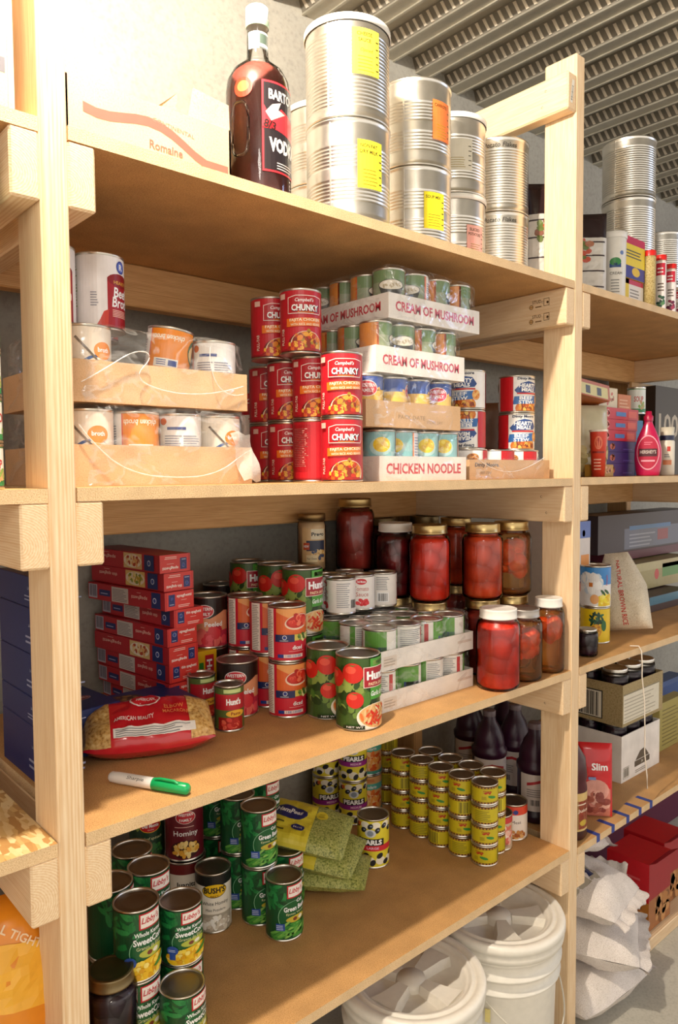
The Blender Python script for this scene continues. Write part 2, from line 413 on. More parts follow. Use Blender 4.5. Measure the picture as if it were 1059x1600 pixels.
# ------------------------------------------------------------------ heights
Z1, Z2, Z3, Z4 = .4834, 0.0, -.484, -.949
T, B, PW, W = .019, .089, .038, 1.2924
YB, CEIL, FLOOR = .64, 1.275, -1.46
def struct(mb, name): o = mb.build(name); o['kind'] = 'structure'; return o
m = MB(); m.box((-3, YB, FLOOR-.1), (7, YB+.15, CEIL+.2), CONC); struct(m, 'wall_back')
m = MB(); m.box((-3, -4.5, FLOOR-.1), (7, YB+.15, FLOOR), CONCF); struct(m, 'floor')
m = MB()   # corrugated deck, ribs run front to back
p = .1524; x = -3.0
prof = []
while x < 7:
    prof += [(x, 0), (x+.05, 0), (x+.066, .04), (x+.136, .04)]; x += p
for i in range(len(prof)-1):
    (xa, za), (xb, zb) = prof[i], prof[i+1]
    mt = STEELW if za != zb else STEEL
    m.add([(xa, -4.5, CEIL+za), (xb, -4.5, CEIL+zb), (xb, YB, CEIL+zb), (xa, YB, CEIL+za)], [(0, 1, 2, 3)], mt)
    if za == zb and za == 0:   # rolled lips along the rib foot
        m.box((xa-.003, -4.5, CEIL-.004), (xa+.004, YB, CEIL+.001), STEEL); m.box((xb-.004, -4.5, CEIL-.004), (xb+.003, YB, CEIL+.001), STEEL)
    if za != zb and xa > -.5 and xa < 5:   # embossed slashes on the webs
        s = 1 if xb > xa else -1
        nx, nz = (-.006, -.0025) if zb < za else (.006, -.0025)
        y = -1.6
        while y < YB-.02:
            f = lambda t: (xa+(xb-xa)*t, CEIL+za+(zb-za)*t)
            (xl, zl), (xh, zh) = (f(.12), f(.88)) if zb > za else (f(.88), f(.12))
            q = .003 if zb < za else -.003
            ox = q*1.0
            vs = [(xl+(ox if zb > za else -ox)*0, y, zl), (xl, y+.009, zl), (xh, y+.019, zh), (xh, y+.010, zh)]
            nrm = Vector((-(zb-za), 0, (xb-xa))).normalized()*(-.003)
            vs2 = [tuple(Vector(v)+nrm) for v in vs]
            m.add([Vector(v) for v in vs]+[Vector(v) for v in vs2], [(4, 5, 6, 7), (0, 1, 5, 4), (1, 2, 6, 5), (2, 3, 7, 6), (3, 0, 4, 7)], STEELE)
            y += .026
m.box((-3, -4.5, CEIL+.05), (7, YB, CEIL+.06), STEEL)
struct(m, 'ceiling')
# ------------------------------------------------------------------ shelving (one nailed-together run)
SH = thing('shelving_unit', 'long open pine and particle board shelving holding all the food stores', 'shelving', (0, 0, FLOOR))
def part(name, a, b, mt, bev=.003, par=SH):
    c = [(a[i]+b[i])/2 for i in range(3)]; mb = MB(); mb.box([a[i]-c[i] for i in range(3)], [b[i]-c[i] for i in range(3)], mt, bev)
    return mb.build(name, par, (c[0], c[1], c[2]-FLOOR) if par is SH else c)
PZ = zat(W, 0, 81); ZB0 = .93
for x in (0, W, 2.60):
    part('post', (x, 0, FLOOR), (x+PW, .089, 1.26 if x < 1 else PZ), wood('Z'))
    part('back_post', (x, .535, FLOOR), (x+PW, .624, {W: ZB0}.get(x, .62)), wood('Z', 1))
def shelf_board(x0, x1, z, mt, y1=.53, sag=0.0, edge=None):
    n = 16; mb = MB(); L_ = x1-x0; zc = z-FLOOR
    def zz(x): t = (x-x0)/L_; return -sag*4*t*(1-t)
    for i in range(n):
        a, b_ = x0+L_*i/n, x0+L_*(i+1)/n; za, zb = zz(a), zz(b_); w = [(a, za), (b_, zb)]
        mb.add([(a, 0, za), (b_, 0, zb), (b_, y1, zb), (a, y1, za)], [(0, 1, 2, 3)], mt)
        mb.add([(a, 0, za-T), (b_, 0, zb-T), (b_, y1, zb-T), (a, y1, za-T)], [(3, 2, 1, 0)], mt)
        mb.add([(a, 0, za-T), (b_, 0, zb-T), (b_, 0, zb), (a, 0, za)], [(0, 1, 2, 3)], edge or PBE)
        mb.add([(a, y1, za-T), (b_, y1, zb-T), (b_, y1, zb), (a, y1, za)], [(3, 2, 1, 0)], edge or PBE)
    mb.add([(x0, 0, -T), (x0, y1, -T), (x0, y1, 0), (x0, 0, 0)], [(3, 2, 1, 0)], edge or PBE)
    mb.add([(x1, 0, -T), (x1, y1, -T), (x1, y1, 0), (x1, 0, 0)], [(0, 1, 2, 3)], edge or PBE)
    return mb.build('shelf_board', SH, (0, 0, zc))
beams = {}
for z in (Z1, Z2, Z3, Z4):
    y1 = .624
    shelf_board(PW+.001, W-.001, z, PB, YB-.01)
    shelf_board(W+PW+.001, 2.6, z+{Z1: .0, Z2: .0016, Z3: .001, Z4: -.006}[z], PB, YB-.01)
    shelf_board(-1.2, -.001, z-.001, OSB if z in (Z3,) else PB, YB-.01)
    for x0 in (PW, W-PW, -PW, W+PW, 2.6-PW):
        dz = -.006 if (z == Z4 and x0 > W) else 0
        beams[(z, x0)] = part('support_beam', (x0, .0, z-T-B+dz-.0005), (x0+PW, .53, z-T+dz-.0005), wood('Y'))
    for xa, xb in ((PW*2+.001, W-PW-.001), (W+2*PW+.001, 2.6-PW-.001), (-1.2, -PW-.001)):
        part('back_rail', (xa, .488, z-T-B-.001), (xb, .526, z-T-.001), wood('X', 1))
# top cross brace on the right post with its end sticker, nails
ZB = zat(W-PW, 0, 108)
br = part('cross_brace', (W-PW, 0.0, ZB-B), (W, .62, ZB), wood('Y'), .004)
mb = MB(); a = Art(); a.rect(-.005, -.028, .005, .028, '#ece6da'); a.up()
for i in range(12): a.rect(-.0025, -.022+i*.003, .003, -.022+i*.003+random.choice((.001, .002)), '#3c3630')
a.emit(mb, plane((0, -.3102, 0), (cos(-.15), 0, sin(-.15)), (-sin(-.15), 0, cos(-.15)))); mb.build('price_sticker', br)
def nail(par, x, y, z):
    mb = MB(); mb.lathe([(0.0001, -.0012), (.0024, -.0006), (.003, 0)], mat('#4a3a28'), 10)
    mb.build('nail', par, M=Matrix.Translation((x, y, z)) @ Matrix.Rotation(-pi/2, 4, 'Y'))
nail(br, -PW/2-.0006, -.25, .015); nail(br, -PW/2-.0006, -.24, -.02)
for z in (Z1, Z2, Z3):
    bb = beams[(z, W-PW)]
    nail(bb, -PW/2-.0006, -.2, .018); nail(bb, -PW/2-.0006, -.215, -.022)
bb = beams[(Z1, W-PW)]; mb = MB()
for k in (.016, -.02):
    a = Art(); a.text('STUD', -.002, .005, .008, '#6a4a28', w=.026, bold=.01); a.rect(.018, -.008, .034, -.0068, '#6a4a28'); a.rect(.018, .009, .034, .0102, '#6a4a28'); a.rect(.018, -.008, .0192, .009, '#6a4a28'); a.rect(.0328, -.008, .034, .009, '#6a4a28')
    a.ell(-.018, -.006, .006, .006, '#7d5a33', 14); a.up(); a.ell(-.018, -.006, .0045, .0045, '#d9ac70', 14); a.up(); a.rect(-.024, -.0068, -.012, -.0055, '#7d5a33'); a.rect(-.006, -.009, .012, -.0065, '#7d5a33'); a.ell(.029, .0, .003, .003, '#4c331a')
    a.emit(mb, plane((-PW/2-.0004, -.185, k), (0, -1, 0), (0, 0, 1)))
mb.build('grade_stamp', bb)
# blue tape stripes on the low right shelf edge
mb = MB()
BT = mat('#2c3f8c', .6)
sc_t = thing('tape_strip', 'x', 'tape'); COLL = []
bpy.data.objects.remove(sc_t)
for i, px in enumerate((935, 958, 981, 1000, 1017)):
    x = atz(px, 1225+(1017-px)*.66, Z4-.006).x
    x = aty(px, 1250, 0).x
    mb = MB(); zz = Z4-.006
    mb.box((x-.008, -.0006, zz-T-.0004), (x+.008, -.0001, zz+.0005), BT); mb.box((x-.008, -.0006, zz+.0001), (x+.008, .045, zz+.0006), BT)
    o = mb.build('tape_strip'); tag(o, 'blue tape stripe over the low right shelf edge, %s from the post' % ('first', 'second', 'third', 'fourth', 'fifth')[i], 'tape', 'blue tape stripes')

# ------------------------------------------------------------------ cans
def can_mesh(root, r, h, art, lid=TIND, body=TIN, rim=.004, labelbase=True):
    b = MB()
    b.lathe([(r*.9, .002), (r*.97, 0), (r+.0007, .0006), (r+.0007, .0028), (r-.0006, rim), (r-.0006, h-rim), (r+.0007, h-.0028), (r+.0007, h-.0006), (r-.0004, h), (r-.0022, h-.0006), (r-.0026, h-.004)], body, 40)
    b.build('tin_body', root)
    l = MB(); l.lathe([(r-.0026, h-.004), (r-.006, h-.0042), (r-.008, h-.0032), (r-.011, h-.0042), (r-.014, h-.0034), (r-.018, h-.004), (.0001, h-.004)], lid, 40); l.build('lid', root)
    d = MB(); d.lathe([(r*.93, .0018), (.0001, .0018)], body, 24); d.build('base_disc', root)
    if art:
        m_ = MB(); art.emit(m_, cyl(r, 0), dx=r*.14, yl=(.0044, h-.0044)); m_.build('label', root)
def KIND(name, r, h, artf, lid=TIND, body=TIN):
    def f():
        root = thing(name, '', 'can')
        random.seed(5)
        a = Art(); C_ = pi*r
        artf(a, C_, r, h)
        can_mesh(root, r, h, a, lid, body); return root
    return f
def bg(a, C_, h, c, lo=.0045): a.rect(-C_, lo, C_, h-lo, c); a.up()
RED = '#c8202c'
def a_chunky(a, C, r, h):
    bg(a, C, h, '#c41f2c'); a.rect(-C, .0045, C, .008, '#9c1820'); a.up()
    # back nutrition panel
    a.rect(-C*.98, .02, -C*.62, h-.01, '#b01a26'); a.lines(-C*.94, .03, -C*.66, h-.015, 22, '#f0c4b8', .35)
    a.rect(C*.62, .02, C*.95, h-.01, '#b01a26'); a.lines(C*.66, .03, C*.92, h-.015, 22, '#f0c4b8', .35); a.up()
    # bowl and food
    a.ell(.004, .014, .036, .026, '#7c1a10', 24); a.up(); a.ell(.006, .016, .033, .025, '#efe0c8', 24); a.up(); a.ell(.006, .019, .030, .021, '#d9781f', 24); a.up()
    a.blobs(.006, .022, .026, .018, 46, ['#f0b43a', '#e88a24', '#c2321c', '#f6cf6a', '#8a2a16', '#e9a33a', '#ac8a2a'], .0055, .75, 3)
    a.poly([(-.034, .0045), (.036, .0045), (.03, .009), (-.03, .010)], '#a32018'); a.up()
    a.blobs(-.018, .012, .016, .006, 14, ['#f0b43a', '#d9601c', '#e9a33a', '#c2321c'], .005, .7, 8)
    # band
    a.poly([(-.033, .048), (.034, .051), (.034, .066), (-.033, .063)], '#e87722'); a.up()
    a.text('FAJITA CHICKEN', .002, .0605, .0068, '#fff1d0', w=.058, bold=.02, rot=.03); a.text('WITH RICE AND BEANS', .003, .0527, .0042, '#fff1d0', w=.056, bold=.01, rot=.03); a.up()
    # name plate
    a.poly([(-.03, .072), (.032, .072), (.034, .078), (.034, .103), (.02, .106), (-.016, .106), (-.03, .102)], '#fbe9e0'); a.up()
    a.poly([(-.029, .0732), (.031, .0732), (.0328, .0785), (.0328, .102), (.0195, .1048), (-.0155, .1048), (-.0288, .101)], '#b3141f'); a.up()
    a.text("Campbell's", .0, .0965, .0085, '#ffffff', w=.034, bold=.01, shear=.25); a.up()
    a.text('CHUNKY', .003, .0822, .013, '#3a0608', w=.053, bold=.05); a.up(); a.text('CHUNKY', .002, .083, .012, '#ffffff', w=.05, bold=.035); a.up()
    a.lines(-.012, .0745, .018, .0765, 1, '#f0a33a'); a.rect(-.048, h-.02, -.036, h-.01, '#e8c0b0'); a.text('PULL-TAB', -.041, .03, .006, '#e8d0c0', w=.03, bold=.02, rot=pi/2)
def a_tomato(a, C, r, h):
    bg(a, C, h, '#c4202a'); a.rect(-C, .0045, C, h*.48, '#f6efe4'); a.up()
    a.text("Campbell's", .0, h*.77, .014, '#ffffff', w=.056, bold=.02, shear=.25); a.ell(0, h*.52, .011, .011, '#b8933c', 20); a.up()
    a.text('Tomato', 0, h*.34, .012, '#c4202a', w=.046, bold=.03); a.text('SOUP', 0, h*.16, .011, '#3a2a24', w=.036, bold=.03)
    a.up(); a.ell(0, .009, .018, .004, '#d8501c'); a.lines(C*.5, .02, C*.8, h*.45, 8, '#888')
def a_chbroth(a, C, r, h, seed=0):
    bg(a, C, h, '#f29022'); a.rect(C*.25, .0045, C, h-.0045, '#f4f1ee'); a.rect(-C, .0045, -C*.72, h-.0045, '#f4f1ee'); a.up()
    a.rect(-C*.72, .0045, -C*.7, h-.0045, '#e0561e'); a.rect(C*.25, .0045, C*.27, h-.0045, '#e0561e')
    a.text('chicken broth', 0, h*.72, .011, '#fff5e0', w=.05, bold=.02, shear=.15); a.text('chicken broth', 0, .018, .009, '#fff5e0', w=.055, bold=.02, shear=.15)
    a.rect(-.02, h*.46, .02, h*.58, '#f2efe8'); a.up(); a.rect(-.018, h*.48, -.004, h*.56, '#2c4a9c'); a.lines(.0, h*.48, .019, h*.57, 3, '#2c4a9c')
    a.ell(-C*.5, h*.3, .02, .02, '#3c6a4c', 16); a.up(); a.ell(-C*.5, h*.32, .017, .014, '#e8c890', 16); a.up()
    a.rect(C*.4, h*.76, C*.66, h*.80, '#3a4a8c'); a.lines(C*.36, h*.2, C*.6, h*.7, 14, '#8a8a98'); a.lines(C*.62, h*.2, C*.9, h*.7, 14, '#8a8a98'); a.ell(C*.34, h*.88, .006, .006, '#e0701e', 12)
def a_broth2(a, C, r, h):
    bg(a, C, h, '#efe3d2'); a.ell(0, h*.3, .036, .034, '#3a5c94', 22); a.up(); a.ell(.004, h*.36, .032, .024, '#e8dcc8', 22); a.up(); a.ell(.004, h*.38, .027, .018, '#dfa050', 22); a.up()
    a.ell(.008, h*.66, .016, .013, '#ea8a2a', 18); a.up(); a.text('broth', .008, h*.67, .007, '#fff', w=.02, bold=.02); a.rect(-C, .0045, -C*.6, h-.0045, '#f4f1ee'); a.rect(C*.6, .0045, C, h-.0045, '#f29022'); a.up()
    a.tubes = 1; a.poly([(-.036, h*.82), (-.033, h*.84), (.0, h*.52), (-.002, h*.5)], '#6a5a48'); a.lines(-C*.95, .03, -C*.65, h*.8, 14, '#8a8a98')
def a_beef(a, C, r, h):
    bg(a, C, h, '#f1eceb'); a.rect(.01, .0045, .062, h*.68, '#a81824'); a.up(); a.ell(.036, h*.66, .026, .01, '#8c1018', 20); a.up()
    a.poly([(-.008, .0045), (.01, .0045), (.012, .03), (.004, .026), (-.002, .014)], '#c83a2a'); a.up()
    a.text('HEARTY', .036, h*.63, .005, '#e9b24a', w=.03, bold=.01); a.text('Beef', .037, h*.5, .015, '#fff', w=.032, bold=.02, shear=.1); a.text('Broth', .038, h*.37, .015, '#fff', w=.04, bold=.02, shear=.1)
    a.lines(.018, .02, .056, h*.28, 5, '#f0b8a8', .5); a.ell(.036, h*.84, .0095, .0095, '#2c3c98', 20); a.up(); a.ell(.036, h*.84, .0075, .0075, '#5a70c8', 20); a.up(); a.text('R', .036, h*.84, .009, '#fff', bold=.03)
    a.lines(-.016, h*.3, -.004, h*.5, 6, '#9a9aa4'); a.rect(-.062, h*.72, -.046, h*.86, '#cfe0a0'); a.lines(-.062, h*.3, -.04, h*.85, 14, '#a2b07a'); a.rect(-.062, h*.12, -.044, h*.28, '#d04a50'); a.up(); a.rect(-.06, h*.14, -.046, h*.24, '#f1eceb')
def a_mush(a, C, r, h):
    bg(a, C, h, '#8f9a7c'); a.rect(-C*.5, h*.72, C*.38, h-.0045, '#6f8a5c'); a.up(); a.poly([(-.028, h*.66), (-.022, h*.5), (-.008, h*.42), (.010, h*.42), (.022, h*.5), (.028, h*.66)], '#3c3c38'); a.ell(0, h*.66, .028, .011, '#4a4a44', 22); a.up(); a.ell(0, h*.66, .026, .0095, '#e4ddcc', 22); a.up(); a.blobs(0, h*.66, .02, .006, 16, ['#efe9dc', '#c8bda6', '#f6f2ea', '#b8a888'], .0035, .5)
    a.rect(C*.38, .0045, C*.43, h-.0045, '#e2702a'); a.rect(C*.43, .0045, C*.86, h-.0045, '#f2efec'); a.rect(-C, .0045, -C*.5, h-.0045, '#d88a3c'); a.rect(-C*.54, .0045, -C*.5, h-.0045, '#e2702a'); a.up()
    a.lines(C*.46, h*.3, C*.82, h*.85, 12, '#7c86b0', .5); a.rect(-.03, .0045, .03, h*.28, '#2c3560'); a.up(); a.text('mushroom', 0, h*.18, .008, '#f2efec', w=.04, bold=.02); a.blobs(-C*.3, h*.4, .01, .008, 8, ['#5c7a3a', '#c84a2a'], .004)
def a_chk(a, C, r, h):
    bg(a, C, h, '#eec25a'); a.rect(-C, h*.7, C, h-.0045, '#2f4f9c'); a.up(); a.poly([(-.03, h*.7), (.03, h*.7), (.028, h*.76), (0, h*.6), (-.028, h*.76)], '#e8b04a', False); a.up()
    a.ell(0, h*.72, .022, .016, '#f4e8e0', 22); a.up(); a.ell(0, h*.72, .0205, .0145, '#cc3440', 22); a.up(); a.text('WESTERN', 0, h*.78, .007, '#f6eeee', w=.034, bold=.02); a.text('FAMILY', 0, h*.68, .007, '#f6eeee', w=.028, bold=.02)
    a.text('Chicken', 0, h*.44, .0105, '#3a4a3a', w=.04, bold=.01); a.text('Noodle', 0, h*.3, .009, '#3a4a3a', w=.032, bold=.01); a.blobs(0, h*.14, .024, .008, 20, ['#e8cf60', '#f2e29a', '#d89a3a'], .005)
    a.rect(C*.45, .0045, C*.95, h-.0045, '#efeee8'); a.rect(C*.45, h*.86, C*.95, h*.92, '#3a3470'); a.up(); a.lines(C*.5, h*.3, C*.9, h*.8, 10, '#6a6a70'); a.rect(C*.3, .0045, C*.45, h*.5, '#e0c830')
def a_aqua(a, C, r, h):
    bg(a, C, h, '#8cc4c8'); a.ell(.0, h*.66, .024, .018, '#b9dede', 22); a.up(); a.ell(.002, h*.7, .018, .015, '#f0cf24', 20); a.up(); a.blobs(.002, h*.7, .012, .01, 12, ['#f6e05a', '#e2b81c'], .005)
    a.rect(-.024, .0045, .026, h*.46, '#23408c'); a.up(); a.ell(.004, h*.36, .006, .006, '#fff', 14); a.up(); a.ell(.004, h*.36, .0045, .0045, '#4060b0', 14); a.up(); a.text('chicken noodle', .002, h*.2, .006, '#dfe8f0', w=.038, bold=.02)
    a.rect(C*.4, .0045, C*.44, h-.0045, '#e58a5a'); a.rect(C*.44, .0045, C*.75, h-.0045, '#e9ebf4'); a.up(); a.lines(C*.46, h*.2, C*.72, h*.9, 12, '#8890b8'); a.poly([(-C*.8, h*.3), (-C*.4, h*.6), (-C*.4, h*.2), (-C*.8, h*.1)], '#e8e0d4')
def a_stew(a, C, r, h):
    bg(a, C, h, '#f4f1ee'); a.ell(.0, h*.12, .034, .02, '#d8701e', 22); a.up(); a.blobs(0, h*.14, .03, .012, 34, ['#e8a03a', '#c85a1c', '#f0c05a', '#8c3a18', '#d88030'], .006)
    a.poly([(-.036, h*.6), (-.02, h*.78), (.0, h*.84), (.025, h*.8), (.036, h*.64), (.03, h*.56), (-.03, h*.52)], '#2a4c8c'); a.up()
    a.text('HEARTY', .0, h*.72, .010, '#fff', w=.05, bold=.04, shear=.1); a.text('MEALS', 0, h*.61, .009, '#fff', w=.038, bold=.04); a.rect(-.03, h*.49, .032, h*.53, '#cc2c2c')
    a.poly([(-.04, h*.22), (.026, h*.25), (.03, h*.46), (-.036, h*.43)], '#2f6ab0'); a.up(); a.text('BEEF', -.006, h*.39, .0085, '#fff', w=.036, bold=.03); a.text('STEW', -.006, h*.28, .009, '#fff', w=.04, bold=.03)
    a.text('Dinty Moore', 0, h*.9, .0085, '#20304c', w=.058, bold=.03, shear=.1); a.ell(.034, h*.36, .01, .012, '#e8a860', 14); a.up(); a.blobs(.034, h*.36, .007, .008, 8, ['#d87a2a', '#f0c070'], .004)
    a.rect(-C*.56, .0045, -C*.28, h-.0045, '#c8141e'); a.ell(-C*.75, h*.72, .014, .012, '#b87838', 14); a.up(); a.blobs(-C*.75, h*.72, .008, .007, 8, ['#8c4a20', '#e0a060'], .004); a.rect(-C*.85, .01, -C*.65, h*.3, '#fff'); a.bars(-C*.83, .012, -C*.67, h*.28)
    a.rect(C*.6, .0045, C, h-.0045, '#c8141e')
def a_diced(a, C, r, h):
    bg(a, C, h, '#cf2034'); a.rect(-.026, h*.48, .06, h-.0045, '#e2662c'); a.up(); a.poly([(-.026, h*.9), (0, h*.8), (.03, h*.88), (.06, h*.78), (.06, h-.0045), (-.026, h-.0045)], '#efa35c', False); a.up()
    a.ell(.022, h*.72, .03, .0155, '#f4d6bc', 24, .15); a.up(); a.ell(.022, h*.73, .027, .013, '#c4281c', 24, .15); a.up(); a.blobs(.022, h*.74, .023, .011, 30, ['#e8503a', '#d8301f', '#f07a5a', '#b81f16'], .0055, .8, 4)
    a.rect(-.028, h*.37, .012, h*.50, '#1f2a5c'); a.rect(.012, h*.39, .06, h*.50, '#d9c65a'); a.up(); a.blobs(.035, h*.45, .018, .005, 14, ['#4a6a2a', '#efe6a0', '#7a9a3a'], .005)
    a.ell(-.008, h*.45, .0045, .0045, '#fff', 14); a.up(); a.ell(-.008, h*.45, .0036, .0036, '#2c3c8c', 14); a.lines(-.018, h*.39, .002, h*.405, 1, '#fff'); a.up()
    a.text('diced', .018, h*.27, .0085, '#fff', w=.021, bold=.02); a.lines(.0, h*.2, .04, h*.215, 1, '#f6c8c0'); a.rect(-.022, h*.09, .03, h*.15, '#f0d8d0'); a.up(); a.rect(-.022, h*.09, -.01, h*.15, '#1f3a8c'); a.bars(-.006, h*.1, .028, h*.14, '#8c94b8', 10)
    a.rect(-.052, h*.08, -.031, h*.96, '#ece0d4'); a.up(); a.lines(-.050, h*.1, -.033, h*.94, 26, '#8a7c74')
def a_peeled(a, C, r, h):
    bg(a, C, h, '#24140f'); a.poly([(-.04, h*.5), (-.02, h*.6), (.01, h*.58), (.045, h*.72), (.06, h*.7), (.06, .0045), (-.04, .0045)], '#e0956c', False); a.up()
    a.rect(-.04, .0045, .06, h*.34, '#c03048'); a.up(); a.blobs(.01, h*.22, .04, .018, 20, ['#d8343c', '#e8505a', '#b81c30', '#e86a60'], .011, .85, 2)
    a.text('Peeled', .018, h*.47, .011, '#fff', w=.04, bold=.02); a.ell(-.004, h*.72, .023, .015, '#f4e8e4', 22); a.up(); a.ell(-.004, h*.72, .0215, .0136, '#cf2c38', 22); a.up()
    a.text('WESTERN', -.004, h*.77, .007, '#fff', w=.036, bold=.02); a.text('FAMILY', -.004, h*.67, .007, '#fff', w=.03, bold=.02)
def a_hunts(a, C, r, h):
    bg(a, C, h, '#3c5a24'); a.blobs(-.02, h*.5, .05, .05, 60, ['#2c4a1a', '#4e7a2c', '#284018', '#6a8c3a', '#8ca04a'], .012, .6, 5)
    for cx, cy, rr in ((-.022, h*.78, .021), (-.018, h*.42, .017), (-.06, h*.7, .02)):
        a.ell(cx, cy, rr, rr*.95, '#d02418', 22); a.up(); a.ell(cx-.004, cy+.006, rr*.5, rr*.35, '#e8503a', 12); a.up(); a.poly([(cx-.01, cy+rr*.8), (cx, cy+rr*.6), (cx+.01, cy+rr*.85), (cx+.001, cy+rr*.72)], '#5a7a2a', False); a.up()
    a.rect(.012, h*.42, .075, h-.0045, '#4c9c34'); a.rect(.018, h*.88, .07, h*.94, '#a9c96a'); a.up(); a.text('PREMIUM', .044, h*.91, .005, '#2c5a1c', w=.034, bold=.02)
    a.rect(-.002, h*.58, .062, h*.86, '#f0ddd0'); a.up(); a.rect(-.0005, h*.59, .0605, h*.85, '#a8182a'); a.up(); a.text("Hunt's", .031, h*.745, .018, '#fff', w=.053, bold=.05); a.text('PASTA SAUCE', .031, h*.63, .0062, '#f6d8b0', w=.046, bold=.03)
    a.text('Garlic & Herb', .036, h*.5, .010, '#fff', w=.046, bold=.02, shear=.15)
    a.ell(.03, h*.17, .045, .028, '#f6eee0', 26, -.1); a.up(); a.ell(.03, h*.19, .041, .024, '#e8b878', 26, -.1); a.up(); a.blobs(.03, h*.21, .036, .019, 60, ['#e04a24', '#d83018', '#f0c890', '#e87a3a', '#f2d8a8'], .007, .35, 6)
    a.rect(-.04, .0045, .0, .012, '#1c2c14'); a.up(); a.text('NET WT', -.018, .009, .0035, '#fff', w=.03)
def a_paste(a, C, r, h):
    bg(a, C, h, '#5a6a34'); a.rect(-C*.4, h*.48, C*.5, h*.82, '#b8202c'); a.rect(-.012, h*.85, .024, h*.93, '#c8d890'); a.up(); a.text("Hunt's", .008, h*.66, .013, '#fff', w=.03, bold=.05); a.ell(.012, h*.4, .02, .007, '#f0b83a', 18); a.up(); a.text('Paste', .012, h*.4, .006, '#8c2010', w=.02, bold=.02)
    a.rect(-.024, .0045, .028, h*.32, '#a01c18'); a.up(); a.blobs(.0, h*.17, .018, .010, 14, ['#d8443a', '#b8241c', '#e86a50'], .006); a.rect(-C*.75, .0045, -C*.45, h-.0045, '#e8e0d4'); a.up(); a.lines(-C*.72, .01, -C*.5, h*.9, 10, '#b04040')
def a_sauce(a, C, r, h):
    bg(a, C, h, '#f1ece6'); a.ell(0, h*.82, .013, .007, '#cc2430', 18); a.up(); a.text('Del Monte', 0, h*.82, .005, '#fff', w=.02, bold=.02); a.text('Tomato', 0, h*.62, .010, '#b8504a', w=.036); a.text('Sauce', .002, h*.46, .010, '#b8504a', w=.03)
    a.blobs(.0, h*.22, .016, .006, 10, ['#d8242c', '#e8484a'], .006); a.lines(-C*.7, h*.5, -C*.4, h*.9, 8, '#8c8c90'); a.rect(-C*.68, .012, -C*.42, h*.42, '#fff'); a.up(); a.bars(-C*.66, .014, -C*.44, h*.4, '#3a3a3a'); a.lines(C*.4, h*.2, C*.7, h*.9, 12, '#a4a4a8'); a.bars(C*.72, .014, C*.9, h*.4)
def a_veg(a, C, r, h):
    bg(a, C, h, '#ece9e2'); a.rect(-.024, .0045, .028, h-.0045, '#5c9a34'); a.rect(-.01, .0045, .028, h*.55, '#27407c'); a.up(); a.lines(-.006, h*.2, .024, h*.45, 3, '#d8e0e8'); a.rect(C*.5, .0045, C*.6, h-.0045, '#5c9a34'); a.up()
    a.lines(-C*.85, h*.2, -C*.4, h*.9, 14, '#909094'); a.lines(C*.62, h*.2, C*.9, h*.9, 14, '#909094'); a.rect(-C*.38, h*.1, -C*.3, h*.9, '#c02c2c')
def leafbg(a, C, h, r, seed):
    bg(a, C, h, '#12502c'); a.blobs(-.03, h*.72, .03, .03, 26, ['#1c7a3c', '#0e4424', '#2a8c48', '#165c30'], .012, .35, seed); a.ell(.012, h*.42, .034, .032, '#8cc49a', 26); a.up(); a.ell(.0125, h*.42, .0332, .0312, '#125c30', 26); a.up()
def libby(a, x, h): a.rect(x-.021, h*.73, x+.021, h*.95, '#c41c2c'); a.up(); a.rect(x-.0185, h*.75, x+.021, h*.93, '#f4ece4'); a.up(); a.text("Libby's", x, h*.84, .014, '#c41c2c', w=.033, bold=.02, shear=.2)
def a_bean(a, C, r, h):
    leafbg(a, C, h, r, 3); libby(a, .018, h); a.text('Cut', .026, h*.66, .0075, '#fff', w=.016, bold=.02); a.text('Green Beans', .018, h*.55, .0105, '#fff', w=.056, bold=.03); a.text('Ejotes Verdes', .018, h*.46, .0058, '#e8e8b0', w=.046)
    a.ell(.018, h*.37, .024, .007, '#c8b43a', 18); a.up(); a.ell(.014, h*.37, .005, .004, '#7c3a28', 10); a.ell(.028, h*.37, .006, .004, '#f0ecd8', 10); a.up()
    rnd = random.Random(4)
    for i in range(46): a.ell(rnd.uniform(-.03, .045), rnd.uniform(.010, h*.3), .014, .0028, rnd.choice(['#3c8c34', '#6ab04a', '#2a6c2c', '#8cc05a', '#4a9a3c']), 8, rnd.uniform(-.1, .7)); a.up() if i % 6 == 5 else 0
    a.rect(-.026, h*.2, -.008, h*.32, '#2c50a0'); a.up(); a.lines(-.025, h*.22, -.009, h*.31, 3, '#c8d4f0'); a.lines(C*.6, h*.2, C*.9, h*.9, 14, '#8cc49a')
def a_corn(a, C, r, h):
    leafbg(a, C, h, r, 9); libby(a, .016, h); a.text('Whole Kernel', .012, h*.665, .0075, '#fff', w=.05, bold=.02); a.text('SweetCorn', .014, h*.565, .0115, '#fff', w=.058, bold=.03); a.text('Granos de Elote', .014, h*.475, .0058, '#e8e8b0', w=.048)
    a.ell(.018, h*.39, .024, .008, '#b8c04a', 18); a.up(); a.ell(.012, h*.39, .005, .004, '#7c3a28', 10); a.ell(.024, h*.39, .006, .004, '#f0ecd8', 10); a.up()
    a.ell(.01, h*.17, .042, .018, '#f0c21c', 24, .15); a.up(); a.blobs(.01, h*.18, .038, .014, 60, ['#f8d84a', '#eebc1c', '#fbe47a', '#e0a418'], .0045, .9, 2); a.ell(.04, h*.24, .024, .004, '#3c8c34', 10, .4)
    a.ell(-.02, h*.3, .010, .010, '#2c50a0', 12); a.rect(-.025, h*.14, -.015, h*.26, '#2c50a0'); a.up(); a.lines(-.027, h*.28, -.013, h*.33, 2, '#c8d4f0'); a.lines(C*.6, h*.2, C*.9, h*.9, 14, '#8cc49a')
